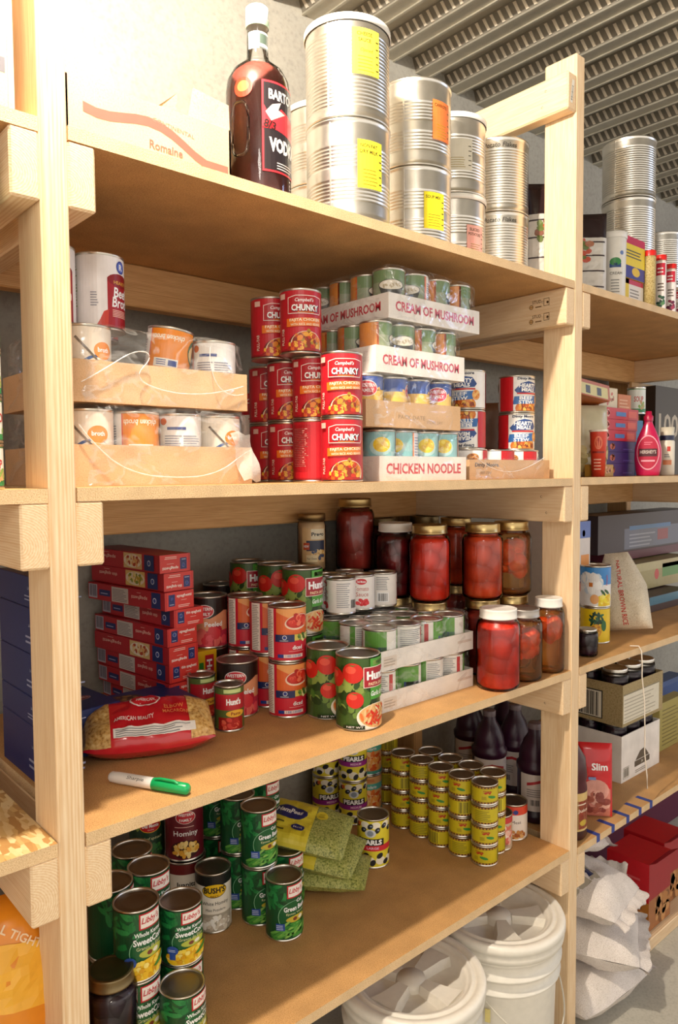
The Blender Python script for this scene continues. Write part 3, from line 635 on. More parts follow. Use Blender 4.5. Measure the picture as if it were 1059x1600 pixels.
def a_bush(a, C, r, h):
    bg(a, C, h, '#efe9dc'); a.rect(-C, h*.8, C, h-.0045, '#1c1c1c'); a.up(); a.ell(.0, h*.72, .027, .015, '#1c1c1c', 24); a.up(); a.ell(.0, h*.72, .0255, .0137, '#f0c21c', 24); a.up(); a.text("BUSH'S", .0, h*.73, .013, '#1c1c1c', w=.046, bold=.04); a.text('BEST', 0, h*.63, .004, '#8c5a10', w=.018, bold=.02)
    a.text('White Hominy', .002, h*.5, .010, '#2c2c28', w=.058, bold=.0); a.text('Maiz Pozolero', .002, h*.4, .0056, '#4a4a40', w=.042); a.up(); a.rect(-.034, .0045, .04, h*.33, '#b0a898'); a.up(); a.blobs(.003, h*.17, .032, .014, 40, ['#f2eee2', '#dcd4c4', '#c2b8a8', '#faf8f2'], .006)
def a_hominy(a, C, r, h):
    bg(a, C, h, '#6a1424'); a.rect(-C, h*.85, C, h-.0045, '#e8c02c'); a.up(); a.ell(0, h*.72, .022, .014, '#f4e0d8', 20); a.up(); a.ell(0, h*.72, .0205, .0128, '#c42434', 20); a.up(); a.text('WESTERN', 0, h*.765, .006, '#fff', w=.032, bold=.02); a.text('FAMILY', 0, h*.68, .006, '#fff', w=.027, bold=.02)
    a.lines(-.024, h*.56, .026, h*.585, 1, '#f0c0b8'); a.text('Hominy', .0, h*.45, .015, '#fff', w=.054, bold=.01); a.ell(.0, h*.2, .034, .02, '#3c1014', 22); a.up(); a.blobs(.0, h*.2, .03, .015, 36, ['#f0c868', '#e8a83a', '#fadc90'], .006, .6)
def a_delm(a, C, r, h):
    bg(a, C, h, '#1a3c28'); a.blobs(-.02, h*.75, .03, .02, 12, ['#3c7a3a', '#8ca04a', '#c86a3a'], .008, .5); a.ell(.004, h*.62, .024, .014, '#e8c02c', 20); a.up(); a.ell(.004, h*.62, .0225, .0126, '#c41c24', 20); a.up(); a.text('Del Monte', .004, h*.63, .008, '#fff', w=.036, bold=.03); a.text('Quality', .004, h*.56, .003, '#fff', w=.014); a.text('leaf spinach', .01, h*.4, .008, '#e8e8b0', w=.04, shear=.2); a.blobs(.0, h*.18, .03, .014, 24, ['#2c6a34', '#4a8c3c', '#1c4c24'], .008, .5)
def a_juan(a, C, r, h):
    bg(a, C, h, '#d8cfc0'); a.rect(-C, h*.8, C, h-.0045, '#6a1c1c'); a.rect(-C, .0045, C, h*.4, '#3a2a24'); a.up(); a.text('Juanitas', .0, h*.62, .014, '#1c1c1c', w=.05, bold=.03); a.blobs(0, h*.22, .03, .02, 30, ['#c8583a', '#e8b070', '#a83a24'], .006)
def a_pearl(a, C, r, h, band='#9a2c8c'):
    bg(a, C, h, '#e8d83a'); rnd = random.Random(2)
    for i in range(9):
        x = -C+C*2*i/9; a.ell(x, h*.88, .012, .009, '#f6f0dc', 12); a.ell(x+.012, h*.16, .013, .010, '#f6f0dc', 12)
    a.up()
    for i in range(14):
        x = -C+C*2*i/14; y = h*(.86 if i % 2 else .78); a.ell(x, y, .008, .0062, '#22242c', 12, rnd.random()); a.ell(x+.006, h*(.12 if i % 2 else .26), .009, .0065, '#22242c', 12, rnd.random())
    a.up()
    for i in range(14):
        x = -C+C*2*i/14; y = h*(.86 if i % 2 else .78); a.ell(x+.002, y+.001, .003, .002, '#8c9cb8', 8)
    a.rect(-C, h*.36, C, h*.48, band); a.up(); a.ell(0, h*.72, .014, .010, '#d8dce0', 16); a.up(); a.ell(0, h*.72, .008, .007, '#8c98a8', 12); a.up()
    a.rect(-.032, h*.47, .034, h*.61, '#1c1c20'); a.up(); a.text('PEARLS', .0, h*.54, .013, '#fff', w=.058, bold=.05); a.text('MEDIUM' if band != '#d8303c' else 'LARGE', .006, h*.42, .0055, '#f4c8e4', w=.03, bold=.02); a.rect(-.036, h*.84, -.026, h*.92, '#d86a2c')
def a_pearlr(a, C, r, h): a_pearl(a, C, r, h, '#d8303c')
def a_peach(a, C, r, h):
    bg(a, C, h, '#e0a868'); a.rect(-C, h*.62, C, h*.78, '#5cb8a4'); a.up(); a.blobs(.0, h*.36, .04, .024, 40, ['#e8782c', '#f0a04a', '#d8581c', '#f6c88a'], .010, .5); a.text('Mandarin', .0, h*.7, .008, '#fff', w=.04, bold=.02); a.rect(-C, .0045, C, h*.12, '#4a9c8c'); a.lines(-.02, h*.84, .02, h*.92, 2, '#c84a1c')
def a_chile(a, C, r, h):
    lo = .0045; a.rect(-C, lo, C, h-lo, '#c9b81e'); a.up(); n = 26
    for i in range(n):
        x = -C+2*C*(i+.5)/n
        for y in (lo+.0022, h-lo-.0022): a.rect(x-C/n, y-.0022, x+C/n, y+.0022, '#5c2a14'); 
    a.up()
    for i in range(n):
        x = -C+2*C*(i+.5)/n
        for y in (lo+.0022, h-lo-.0022): a.poly([(x-.003, y), (x, y-.0018), (x+.003, y), (x, y+.0018)], '#c89a3c')
    a.up(); a.poly([(-.012, h*.62), (-.004, h*.68), (.004, h*.66), (.010, h*.7), (.004, h*.54), (.0, h*.62), (-.006, h*.56)], '#b8381c', False); a.text('Ortega', -.002, h*.7, .0055, '#a83018', w=.02, bold=.03); a.ell(.010, h*.42, .011, .0035, '#3c8c3c', 12, -.2); a.up(); a.lines(-.016, h*.3, -.002, h*.48, 3, '#8a7a1c')
    a.rect(C*.42, h*.2, C*.8, h*.8, '#d9ca2a'); a.up(); a.bars(C*.45, h*.22, C*.76, h*.78, '#5a5220', 11); a.lines(-C*.8, h*.25, -C*.4, h*.78, 6, '#8c8420')
def a_pink(a, C, r, h):
    bg(a, C, h, '#c8b49c'); a.rect(-C, h*.78, C, h-.0045, '#c83a3c'); a.up(); a.blobs(.0, h*.46, .03, .024, 30, ['#e89a8c', '#f0c0b0', '#d87060', '#f6e0d4'], .008, .6); a.lines(-.02, .012, .02, h*.25, 3, '#8c5c4c')
def a_wo(a, C, r, h):
    bg(a, C, h, '#ece4dc'); a.rect(-C, h*.72, C, h-.0045, '#d8452c'); a.up(); a.ell(.004, h*.8, .007, .006, '#2c408c', 14); a.up(); a.text('Meat', .006, h*.52, .008, '#5c4a4c', w=.026); a.blobs(.0, h*.16, .032, .010, 26, ['#c88a4a', '#a85a2c', '#e0b070'], .006)
def a_pine(a, C, r, h):
    bg(a, C, h, '#e6e4e4'); a.rect(-C, h*.55, C, h-.0045, '#3a86cc'); a.up(); a.blobs(-.03, h*.6, .04, .02, 24, ['#e6e4e4', '#c8d8e8', '#f2f2f2'], .014, .8); a.rect(.0, .0045, .05, h*.28, '#f0cf10'); a.up(); a.blobs(.026, h*.2, .022, .012, 16, ['#f6e030', '#e8bc10', '#f8ea70'], .009); a.ell(.016, h*.36, .012, .004, '#2c5a2c', 8, -.8); a.ell(.03, h*.38, .012, .004, '#2c5a2c', 8, -.6)
    a.ell(-.012, h*.2, .014, .014, '#e8a868', 12); a.rect(-.03, h*.5, -.018, h*.6, '#c8742c'); a.text('Pineapple', .03, h*.66, .009, '#c8202c', w=.03, rot=pi/2)
def a_pine2(a, C, r, h):
    bg(a, C, h, '#e8c61a'); a.blobs(.004, h*.66, .02, .018, 20, ['#1c4c38', '#2c6a4a', '#143828'], .010, .35); a.ell(.004, h*.36, .015, .02, '#d8981c', 18); a.up(); a.blobs(.004, h*.36, .012, .016, 16, ['#e8b83a', '#b8781c'], .004); a.ell(.026, h*.5, .008, .016, '#2c6a3a', 10); a.ell(.0, .012, .012, .005, '#2c7a3a', 10)
def a_lime(a, C, r, h):
    bg(a, C, h, '#d8d8dc'); a.rect(-C, h*.5, C, h*.8, '#b8d41c'); a.up(); a.lines(-.02, h*.2, .02, h*.45, 4, '#4a4a5c')
def a_gw(a, C, r, h):
    bg(a, C, h, '#e8ece4'); a.rect(-C, .0045, C, h*.2, '#2c8c54'); a.rect(-C, h*.9, C, h-.0045, '#2c8c54'); a.up(); a.text('SOUP', .01, h*.55, .012, '#c83a3c', w=.036, bold=.02); a.blobs(.02, h*.3, .014, .008, 10, ['#c8a878', '#8cb05a'], .005)
SPEC = {  # kind: (name, r, h, art, lid)
 'chunky': ('soup_can', .0393, .12, a_chunky, TIND), 'tomato': ('soup_can', .0335, .1, a_tomato, TIND), 'chbroth': ('broth_can', .037, .113, a_chbroth, TIN), 'broth2': ('broth_can', .037, .113, a_broth2, TIN),
 'beef': ('broth_can', .0393, .112, a_beef, TIN), 'mush': ('soup_can', .0325, .1, a_mush, TIN), 'chk': ('soup_can', .0325, .1, a_chk, TIN), 'aqua': ('soup_can', .0325, .1, a_aqua, TIN), 'stew': ('stew_can', .044, .092, a_stew, TIN),
 'diced': ('tomato_can', .0393, .115, a_diced, TIND), 'peeled': ('tomato_can', .043, .115, a_peeled, TIND), 'hunts': ('pasta_sauce_can', .0438, .146, a_hunts, TIND), 'paste': ('tomato_paste_can', .0285, .09, a_paste, TIND),
 'sauce': ('tomato_sauce_can', .034, .082, a_sauce, TIN), 'veg': ('vegetable_can', .0372, .085, a_veg, TIN), 'bean': ('green_bean_can', .0385, .125, a_bean, TIND), 'corn': ('sweet_corn_can', .038, .123, a_corn, TIND),
 'bush': ('hominy_can', .038, .128, a_bush, TIND), 'hominy': ('hominy_can', .041, .135, a_hominy, TIND), 'delm': ('vegetable_can', .038, .125, a_delm, TIND), 'juan': ('hominy_can', .045, .13, a_juan, TIND), 'pearl': ('olive_can', .0395, .12, a_pearl, TIND), 'pearlr': ('olive_can', .0395, .122, a_pearlr, TIND),
 'peach': ('fruit_can', .041, .11, a_peach, TIND), 'chile': ('chile_can', .0325, .0505, a_chile, TIND), 'pink': ('chicken_can', .034, .09, a_pink, TIND), 'wo': ('meat_can', .038, .095, a_wo, TIND), 'pine': ('fruit_can', .05, .12, a_pine, TIN), 'pine2': ('fruit_can', .042, .105, a_pine2, TIND),
 'lime': ('vegetable_can', .037, .06, a_lime, TIN), 'gw': ('soup_can', .0335, .06, a_gw, TIN)}
def can(kind, x, y, z, turn, label, cat, group=None, flip=False, sc_=None, tilt=None):
    nm, r, h, af, lid = SPEC[kind]
    rz = face(x, y, turn)
    loc, rot = ((x, y, z+.0003), (0, 0, rz))
    if flip: loc = (x, y, z+h*(sc_[2] if sc_ else 1)+.0003); rot = (pi, 0, rz+pi)
    if tilt: rot = (rot[0]+tilt[0], rot[1]+tilt[1], rot[2])
    return inst(kind, KIND(nm, r, h, af, lid), loc, rot, label, cat, group, sc_)
def put(kind, px, z, turn, label, cat, group=None, base=None, Y=None, pxL=None, pxR=None, flip=False, sc_=None, push=True):
    nm, r, h, af, lid = SPEC[kind]
    if sc_: r, h = r*sc_[0], h*sc_[2]
    x, y = settle(px, z, z+h, r, base, Y, pxL, pxR, push)
    can(kind, x, y, z, turn, label, cat, group, flip, sc_)
    return x, y
STAND = Matrix(((0, -1, 0, 0), (0, 0, -1, 0), (1, 0, 0, 0), (0, 0, 0, 1)))
def film_shell(par, x0, x1, y0, y1, z0, z1, off=.003, seed=0, top=True, hole=None, amp=.004):
    """wrinkled plastic film drawn around a tray and its cans (coordinates local to par)"""
    n = 56; vs = []; fs = []; rings = []
    cx, cy = (x0+x1)/2, (y0+y1)/2; hx, hy = (x1-x0)/2+off, (y1-y0)/2+off
    levels = [(1, z0+(z1-z0)*t) for t in (0, .12, .25, .38, .5, .62, .75, .88, .97)]+([(.96, z1+.003), (.7, z1+.003), (.35, z1+.004), (.02, z1+.004)] if top else [])
    for s, z in levels:
        ring = []
        for i in range(n):
            a = 2*pi*i/n; k = (abs(cos(a))**10+abs(sin(a))**10)**-.1
            px, py = hx*s*k*cos(a), hy*s*k*sin(a)
            nz = noise.noise(Vector((px*22+seed, py*22, z*30)))*amp*(.3 if z <= z0+.002 else 1)
            zz = z+(noise.noise(Vector((px*18, py*18+seed, 4)))*amp*.6 if s < 1 else 0)
            ring.append(len(vs)); vs.append((cx+px*(1+nz/hx), cy+py*(1+nz/hy), zz+(.0008 if z == z0 else 0)))
        rings.append(ring)
    for a, b in zip(rings, rings[1:]):
        for i in range(n): fs.append((a[i], a[(i+1) % n], b[(i+1) % n], b[i]))
    mb = MB(); mb.add(vs, fs, FILM, True)
    # bunched seams of film
    rnd = random.Random(seed)
    return mb.build('shrink_film', par)
def film_fold(par, pts, wd=.004):
    mb = MB(); n = len(pts)*6; P = [Vector(p) for p in pts]; out = []
    for i in range(len(P)-1):
        for t in range(6): out.append(P[i].lerp(P[i+1], t/6))
    out.append(P[-1])
    sm = []
    for i in range(len(out)):
        a = out[max(0, i-3):i+4]; sm.append(sum(a, Vector())/len(a))
    mb.tube(sm, [wd*.32*(.4+.6*abs(sin(i*1.7))) for i in range(len(sm))], FOLD, 6); return mb.build('film_seam', par)
def foldmat():
    m = bpy.data.materials.new('bunched_film'); m.use_nodes = True; nt = m.node_tree; nt.nodes.clear()
    o = nt.nodes.new('ShaderNodeOutputMaterial'); t = nt.nodes.new('ShaderNodeBsdfTransparent'); d = nt.nodes.new('ShaderNodeBsdfPrincipled'); d.inputs['Base Color'].default_value = (.9, .86, .82, 1); d.inputs['Roughness'].default_value = .2
    n = nt.nodes.new('ShaderNodeTexNoise'); n.inputs['Scale'].default_value = 90; r = nt.nodes.new('ShaderNodeMapRange'); r.inputs['To Min'].default_value = .1; r.inputs['To Max'].default_value = .9
    mx = nt.nodes.new('ShaderNodeMixShader'); nt.links.new(n.outputs['Fac'], r.inputs['Value']); nt.links.new(r.outputs['Result'], mx.inputs[0]); nt.links.new(t.outputs[0], mx.inputs[1]); nt.links.new(d.outputs[0], mx.inputs[2]); nt.links.new(mx.outputs[0], o.inputs[0]); return m
FOLD = foldmat()
def tray(x0, x1, y0, y1, z, h, mt, label, front=None, left=None, cat='tray', group=None, hl=None, name='cardboard_tray', rz=0, hb=None):
    o = (x0, y0, z+.0003); w, d, t = x1-x0, y1-y0, .0025; hl = hl or h; hb = hb or h
    mb = MB(); mb.box((0, 0, 0), (w, d, t), mt); mb.box((0, 0, t), (w, t, h), mt); mb.box((0, d-t, t), (w, d, hb), mt); mb.box((0, t, t), (t, d-t, hl), mt); mb.box((w-t, t, t), (w, d-t, hl), mt)
    if front: front.emit(mb, plane((0, 0, 0), (1, 0, 0), (0, 0, 1)))
    if left: left.emit(mb, plane((0, d, 0), (0, -1, 0), (0, 0, 1)))
    ob = mb.build(name, None, o); ob.rotation_euler = (0, 0, rz); return tag(ob, label, cat, group)
# =================================================================== TOP SHELF
# opened white produce carton
BX0, BX1, BY0, BY1 = xat(118, .02), xat(368, .02), .02, .36
zt = zat(BX0, BY0, 66)-Z1; w = BX1-BX0; d = BY1-BY0; hm = .078
ob = thing('produce_carton', 'opened pale produce carton with a red wavy stripe beside the left post', 'carton', (BX0, BY0, Z1+.0003))
mb = MB(); t = .003
mb.box((0, 0, 0), (w, d, t), CARDT); mb.box((0, 0, t), (w, t, hm), CARDT); mb.box((0, d-t, t), (w, d, hm), CARDT); mb.box((0, 0, t), (t, d, hm), CARDT); mb.box((w-t, 0, t), (w, d, hm), CARDT)
mb.add([(0, 0, hm), (.075, 0, hm), (.06, 0, .115), (0, 0, .135)], [(0, 1, 2, 3)], CARDT); mb.add([(0, 0, hm), (0, .15, hm), (0, .15, .135), (0, 0, .135)], [(0, 1, 2, 3)], CARDT)
a = Art()
pts_t = []; pts_b = []
for i in range(13):
    q = i/12; xx = w*(.09+.89*q); yy = hm*(.62-.30*q*1.6)+.013*sin(q*2*pi*1.15-1.9)+.004
    yy = max(.012, yy); pts_t.append((xx, yy+.008)); pts_b.append((xx, yy-.006))
for i in range(12): a.poly([pts_b[i], pts_b[i+1], pts_t[i+1], pts_t[i]], '#c8685a')
a.up(); a.text('Romaine', w*.57, .018, .013, '#c8685a', w=.055, bold=.02, rot=-.02); a.text('CONTINENTAL', w*.62, .052, .006, '#d97f70', w=.07, bold=.01, rot=-.1)
a.emit(mb, plane((0, 0, 0), (1, 0, 0), (0, 0, 1))); mb.build('carton_wall', ob)
mb = MB(); mb.add([(w*.72, .002, hm), (w, .002, hm), (w, .004, .118), (w*.76, .004, .125)], [(0, 1, 2, 3)], CARDT); mb.add([(w*.72, .0045, hm), (w, .0045, hm), (w, .0065, .118), (w*.76, .0065, .125)], [(3, 2, 1, 0)], CARDT); mb.build('flap', ob)
mb = MB(); mb.add([(w*.5, d*.5, hm), (w*.97, d*.5, hm), (w*.97, d*.44, .19), (w*.84, d*.45, .16)], [(0, 1, 2, 3)], CARDT); mb.add([(w*.5, d*.5+.003, hm), (w*.97, d*.5+.003, hm), (w*.97, d*.44+.003, .19), (w*.84, d*.45+.003, .16)], [(3, 2, 1, 0)], CARDT); mb.build('flap', ob)
def pillow(w, d, t, mt, n=22, m_=16, wr=.0, seed=0, flat_bottom=False, pinch=0.0, art=None, step=.008, pw=.55, fr=30):
    """stuffed bag lying flat: w along x, d along y, thickness t. returns MB and top function"""
    def ht(u, v): return t/2*max(0, (1-abs(u)**3.2))**pw*max(0, (1-abs(v)**3.2))**pw
    def P(u, v, s):
        pc = 1-pinch*abs(u)**3
        x, y = u*w/2, v*d/2*pc
        h = ht(u, v); k = noise.noise(Vector((x*fr+seed, y*fr, s*3)))*wr*(h/(t/2)+.15)+noise.noise(Vector((x*fr*2.6+seed, y*fr*2.6, s*3)))*wr*.45*(h/(t/2)+.15)
        z = (s*h+k); 
        if flat_bottom and s < 0: z = -min(h, t*.32)
        return Vector((x, y, z+(t*.32 if flat_bottom else t/2)))
    mb = MB()
    for s in (1, -1):
        vs = [P(-1+2*i/n, -1+2*j/m_, s) for i in range(n+1) for j in range(m_+1)]
        fs = [(i*(m_+1)+j, (i+1)*(m_+1)+j, (i+1)*(m_+1)+j+1, i*(m_+1)+j+1) for i in range(n) for j in range(m_)]
        if s < 0: fs = [tuple(reversed(f)) for f in fs]
        mb.add(vs, fs, mt, True)
    if art:
        def fn(x, y, l):
            u = max(-1, min(1, x/(w/2))); v = max(-1, min(1, y/(d/2))); p = P(u, v, 1); p.z += .0012+.0004*l; return p
        art.emit(mb, fn, step, step)
    return mb
def bundle(name, label, cat, mb, loc, rot, group=None):
    o = mb.build(name, None, loc); o.rotation_euler = rot; return tag(o, label, cat, group)
for i, (fx, fy) in enumerate(((.38, .3), (.62, .28), (.6, .62))):
    a = Art(); a.rect(-.03, -.02, .03, .02, '#f3e04a'); a.up(); a.ell(.01, 0, .01, .012, '#e8b81c'); a.lines(-.026, -.012, -.006, .012, 3, '#c8a02a')
    bundle('food_packet', ('yellow food packet in the opened carton, nearest the left post', 'yellow food packet in the opened carton, under the raised flap', 'yellow food packet at the back of the opened carton')[i], 'packet', pillow(.085, .1, .06, mat('#f6ecb0', .3), 12, 10, .003, i, art=a), (BX0+w*fx, BY0+d*fy, Z1+.012), (.25, .1, i*.4), 'packets in the carton')
# vodka bottle
x, y = settle((360+462)/2, Z1, Z1+.31, .056, Y=.085)
bt = thing('liquor_bottle', 'large clear bottle of dark liquor with a black and red label', 'bottle', (x, y, Z1+.0003), face(x, y, 12))
H = zat(x, y, 14)-Z1
prof = [(.0001, 0), (.046, 0), (.053, .004), (.0555, .012), (.0555, H*.56), (.053, H*.62), (.044, H*.67), (.030, H*.705), (.0205, H*.73), (.0185, H*.76), (.0175, H*.885), (.019, H*.892), (.019, H*.905)]
mb = MB(); mb.lathe(prof, GLASS, 40); mb.build('glass', bt)
mb = MB(); mb.lathe([(.0001, .004), (.044, .004), (.0525, .012), (.0535, .02), (.0535, H*.56), (.051, H*.615), (.042, H*.66), (.028, H*.695), (.0001, H*.697)], pulp('dark_liquor', '#8c4a3c', '#7a3a30', '#5a2820', 9), 36); mb.build('liquor', bt)
mb = MB(); mb.lathe([(.0195, H*.90), (.0195, H*.93), (.020, H*.935), (.020, H*.992), (.017, H), (.0001, H)], mat('#e9ece6', .3), 24); mb.lathe([(.0197, H*.895), (.0203, H*.90), (.0203, H*.925), (.0197, H*.93)], mat('#9db89a', .3), 24); mb.build('cap', bt)
a = Art(); a.rect(-.006, H*.12, .078, H*.565, '#d8303a'); a.up(); a.rect(-.003, H*.13, .076, H*.555, '#241c20'); a.up(); a.poly([(-.006, H*.33), (.03, H*.44), (.078, H*.40), (.078, H*.30), (.02, H*.33), (-.006, H*.46)], '#d8303a', False); a.up()
a.text('BARTON', .036, H*.5, .017, '#f0ece8', w=.06, bold=.03); a.poly([(0, H*.41), (.012, H*.45), (.03, H*.47), (.024, H*.43), (.04, H*.42), (.01, H*.37)], '#c8bcb4', False); a.text('8/3', .008, H*.35, .014, '#2a1414', w=.022, bold=.03, rot=-.2)
a.text('VODKA', .040, H*.255, .024, '#f6f2ee', w=.068, bold=.05); a.lines(.02, H*.14, .06, H*.18, 3, '#d8d0cc', .35)
a.emit(mb2 := MB(), cyl(.0562), dx=.008); mb2.build('label', bt)
a = Art(); a.rect(-.022, H*.775, .022, H*.86, '#e6ece6'); a.up(); a.rect(.0, H*.8, .020, H*.85, '#4c5a50'); a.emit(mb2 := MB(), cyl(.0182), dx=.003); mb2.build('neck_label', bt)
a = Art(); a.ell(-.038, H*.53, .017, .016, '#c8341c', 20); a.up(); a.ell(-.038, H*.535, .011, .009, '#e86a3c'); a.emit(mb2 := MB(), cyl(.0564), dx=.008); mb2.build('crest', bt)
mb = MB()       # moulded grip rings in the glass
for k in (0, 1):
    rr = .0575-k*.0004
    pts = []
    for i in range(33):
        q = 2*pi*i/32; xx = -.046+.017*(abs(cos(q))**.6)*(1 if cos(q) > 0 else -1); zz = H*.33+H*.13*(abs(sin(q))**.6)*(1 if sin(q) > 0 else -1); pts.append((rr*sin(xx/rr), -rr*cos(xx/rr), zz))
mb.tube(pts, .0022, GLASS, 6); mb.build('grip', bt)
# number ten cans
def bigcan_proto(pattern, white=False):
    def f():
        root = thing('large_food_can', '', 'can'); r, h = .0785, .178; prof = [(r*.95, .002), (r*.98, 0), (r+.001, .001), (r+.001, .004), (r-.0005, .006)]
        z = .012
        while z < h-.012:
            on = pattern == 'all' and .018 < z < h-.034 or pattern == 'band' and (.03 < z < .07 or .09 < z < .13)
            prof.append((r-.0005, z)); prof.append(((r-.0026 if on else r-.0005), z+.0022)); prof.append((r-.0005, z+.0044)); z += .0066
        prof += [(r-.0005, h-.006), (r+.001, h-.004), (r+.001, h-.001), (r-.001, h), (r-.003, h-.001), (r-.0035, h-.006)]
        b = MB(); b.lathe(prof, TIN, 48); b.build('tin_body', root)
        b = MB(); b.box((-.0012, r-.0015, .006), (.0012, r+.0006, h-.006), TIN); b.build('side_seam', root, M=Matrix.Rotation(radians(150), 4, 'Z'))
        l = MB(); l.lathe([(r-.0035, h-.006), (r-.010, h-.0055), (r-.014, h-.004), (r-.018, h-.0055), (.0001, h-.0055)], TIN, 40); l.build('lid', root)
        l = MB(); l.lathe([(r*.95, .002), (.0001, .002)], TIN, 32); l.build('base_disc', root)
        if white:
            l = MB(); l.lathe([(r+.0013, h-.011), (r+.0022, h-.011), (r+.0022, h+.001), (r, h+.0022), (r-.006, h+.0018), (r-.008, h+.0004), (.0001, h+.0004)], mat('#f2efe6', .4), 48); l.build('plastic_lid', root)
        return root
    return f
def sticker(root, xx, y0, w_, h_, colr, lines_, rot=0, hand=None):
    a = Art(); a.rect(xx-w_/2, y0, xx+w_/2, y0+h_, colr); a.up(); y = y0+h_-.010
    for s in lines_: a.text(s, xx-w_*.06, y, .0065, '#4a3c10', w=min(w_*.72, len(s)*.005), bold=.02); y -= .0105
    a.lines(xx-w_*.3, y0+.006, xx+w_*.3, y0+h_*.45, 5, '#9a8420', .25)
    a.lines(xx+w_*.36, y0+.01, xx+w_*.48, y0+h_*.9, 5, '#3c3210', .18)
    if hand: a.text(hand, xx, y0+h_*.52, .008, '#5a4410', w=.024, shear=.3)
    a.emit(mb := MB(), cyl(.0786), dx=.008); return mb.build('sticker', root)
def big(x, y, z, kind, turn, label, group=None, sc_=(1, 1, 1), white=False, stk=None, hand=None):
    o = inst('big_'+kind+('_w' if white else ''), bigcan_proto(kind, white), (x, y, z+.0004), face(x, y, turn), label, 'can', group, sc_)
    if stk: sticker(o, *stk)
    if hand:
        a = Art(); a.text(hand, .01, .158, .011, '#2a2622', w=.082, bold=0, shear=.15); a.emit(mb := MB(), cyl(.0786), dx=.008); mb.build('handwriting', o)
    return o
# protos are dressed after copying, so make each can from a clean prototype
_b = {}
for k, wh in (('all', False), ('all', True), ('band', False), ('band', True)):
    kk = 'big_'+k+('_w' if wh else ''); PROTO[kk] = bigcan_proto(k, wh)(); USED[kk] = 1; _b[kk] = 1
G1 = 'big silver cans on the top shelf'
hc = zat(.607, .07, 188)-Z1-.001; hc = .182
S_ = (1.03, 1.03, hc/.178)
r_ = .0785*1.03
x, y = settle(547, Z1, Z1+.36, r_, Y=.088)
big(x, y, Z1, 'band', 6, 'big silver can with a nonfat dry milk sticker, under the foremost one', G1, S_, stk=(.035, .055, .052, .085, '#f0e03a', ['NON FAT', 'DRY MILK']))
big(x, y, Z1+hc+.0006, 'all', 4, 'white lidded big silver can on top, right beside the liquor bottle, yellow sticker with handwriting', G1, S_, white=True, stk=(.030, .075, .055, .08, '#f3e448', ['CHEESE', 'SAUCE'], 0, 'Opened'))
x, y = settle(0, Z1, Z1+.36, r_, Y=.15, pxR=704)
big(x, y, Z1, 'band', 14, 'big silver can with a yellow soup mix sticker, bottom of the second stack', G1, S_, stk=(.026, .05, .05, .075, '#f0e02c', ['SOUP MIX']))
big(x, y, Z1+hc+.0006, 'band', 14, 'big silver can with an orange carrots sticker, top of the second stack', G1, S_, stk=(.046, .055, .05, .08, '#ee7a3c', ['CARROTS']))
x, y = settle(0, Z1, Z1+.37, r_, Y=.2, pxR=757)
big(x, y, Z1, 'band', 22, 'big silver can with a white lid and a pink sticker, bottom of its stack', G1, S_, white=True, stk=(.03, .04, .05, .07, '#eeb0a4', ['SLICED', 'POTATOES']))
big(x, y, Z1+hc+.003, 'band', 10, 'big silver can with a white lid and a blank pale sticker, top of its stack', G1, S_, white=True, stk=(.0, .05, .07, .07, '#dcd6c4', []))
x, y = settle(0, Z1, Z1+.36, r_, Y=.2, pxR=823)
big(x, y, Z1, 'all', 0, 'ribbed silver can with potato flakes handwriting, bottom one beside the post', G1, S_, hand='Potato Flakes')
big(x, y, Z1+hc+.0006, 'all', 0, 'ribbed silver can with potato flakes handwriting, top one under the cross brace', G1, S_, hand='Potato Flakes')
x, y = settle(0, Z1, Z1+.36, r_, Y=.37, pxR=848)
for k in (0, 1): big(x, y, Z1+k*(hc+.0006), 'all', 0, 'dim ribbed silver can behind the potato flakes cans, %s of the two' % lvl(k, 2), G1, S_)
x, y = settle(0, Z1, Z1+.36, r_, Y=.36, pxL=452)
for k in (0, 1): big(x, y, Z1+k*(hc+.0006), 'band', 34, 'big silver can seen between the liquor bottle and the milk cans, %s one' % lvl(k, 2), G1, S_, white=(k == 1), stk=(.04-.026, .01, .05, .07, '#f0e02c', ['DRIED']) if k == 0 else None)
# dressed black pouch at the post (also seen from the right bay)
def pouch(name, label, cat, loc, rz, w, h, d, mt, art=None, group=None, lean=0, wr=.004, seed=1, pinch=.1, clear=None):
    mb = pillow(h, w, d, mt, 24, 16, wr, seed, pinch=0, art=art, pw=.5)
    # stand the bag up: local x -> z
    o = mb.build(name, None, None, M=Matrix.Translation((0, 0, h/2)) @ STAND)
    o.location = loc; o.rotation_euler = (lean, 0, rz); return tag(o, label, cat, group)
def pouch_art(w, h):
    # art in pillow space: x is height, y is width (negative y = left)
    a = Art(); hh = h/2; ww = w/2
    a.rect(-hh*.98, -ww*.9, hh*.42, ww*.9, '#d8d4cc'); a.up()
    for q in (-.7, -.35, 0, .3): a.rect(hh*q, -ww*.8, hh*q+.004, ww*.8, '#3a2a2c')
    a.blobs(hh*.12, ww*.2, .03, .03, 22, ['#8c5c48', '#b87a5c', '#6a7a3c', '#c8543c'], .01)
    return a
DKB = mat('#2c1a1c', .25)
x, y = xat(846, .12), .13
pouch('food_pouch', 'tall silver and dark brown food pouch behind the right post', 'pouch', (1.425, .16, Z1+.001), face(1.40, .13, 5)*0.8, .15, .30, .055, DKB, pouch_art(.17, .30), 'standing food pouches', seed=3)
pouch('food_pouch', 'shorter dark topped food pouch leaning beside the white tub', 'pouch', (1.545, .13, Z1+.001), face(1.5, .12, 0)*.8, .12, .24, .045, DKB, pouch_art(.13, .24), 'standing food pouches', seed=9)
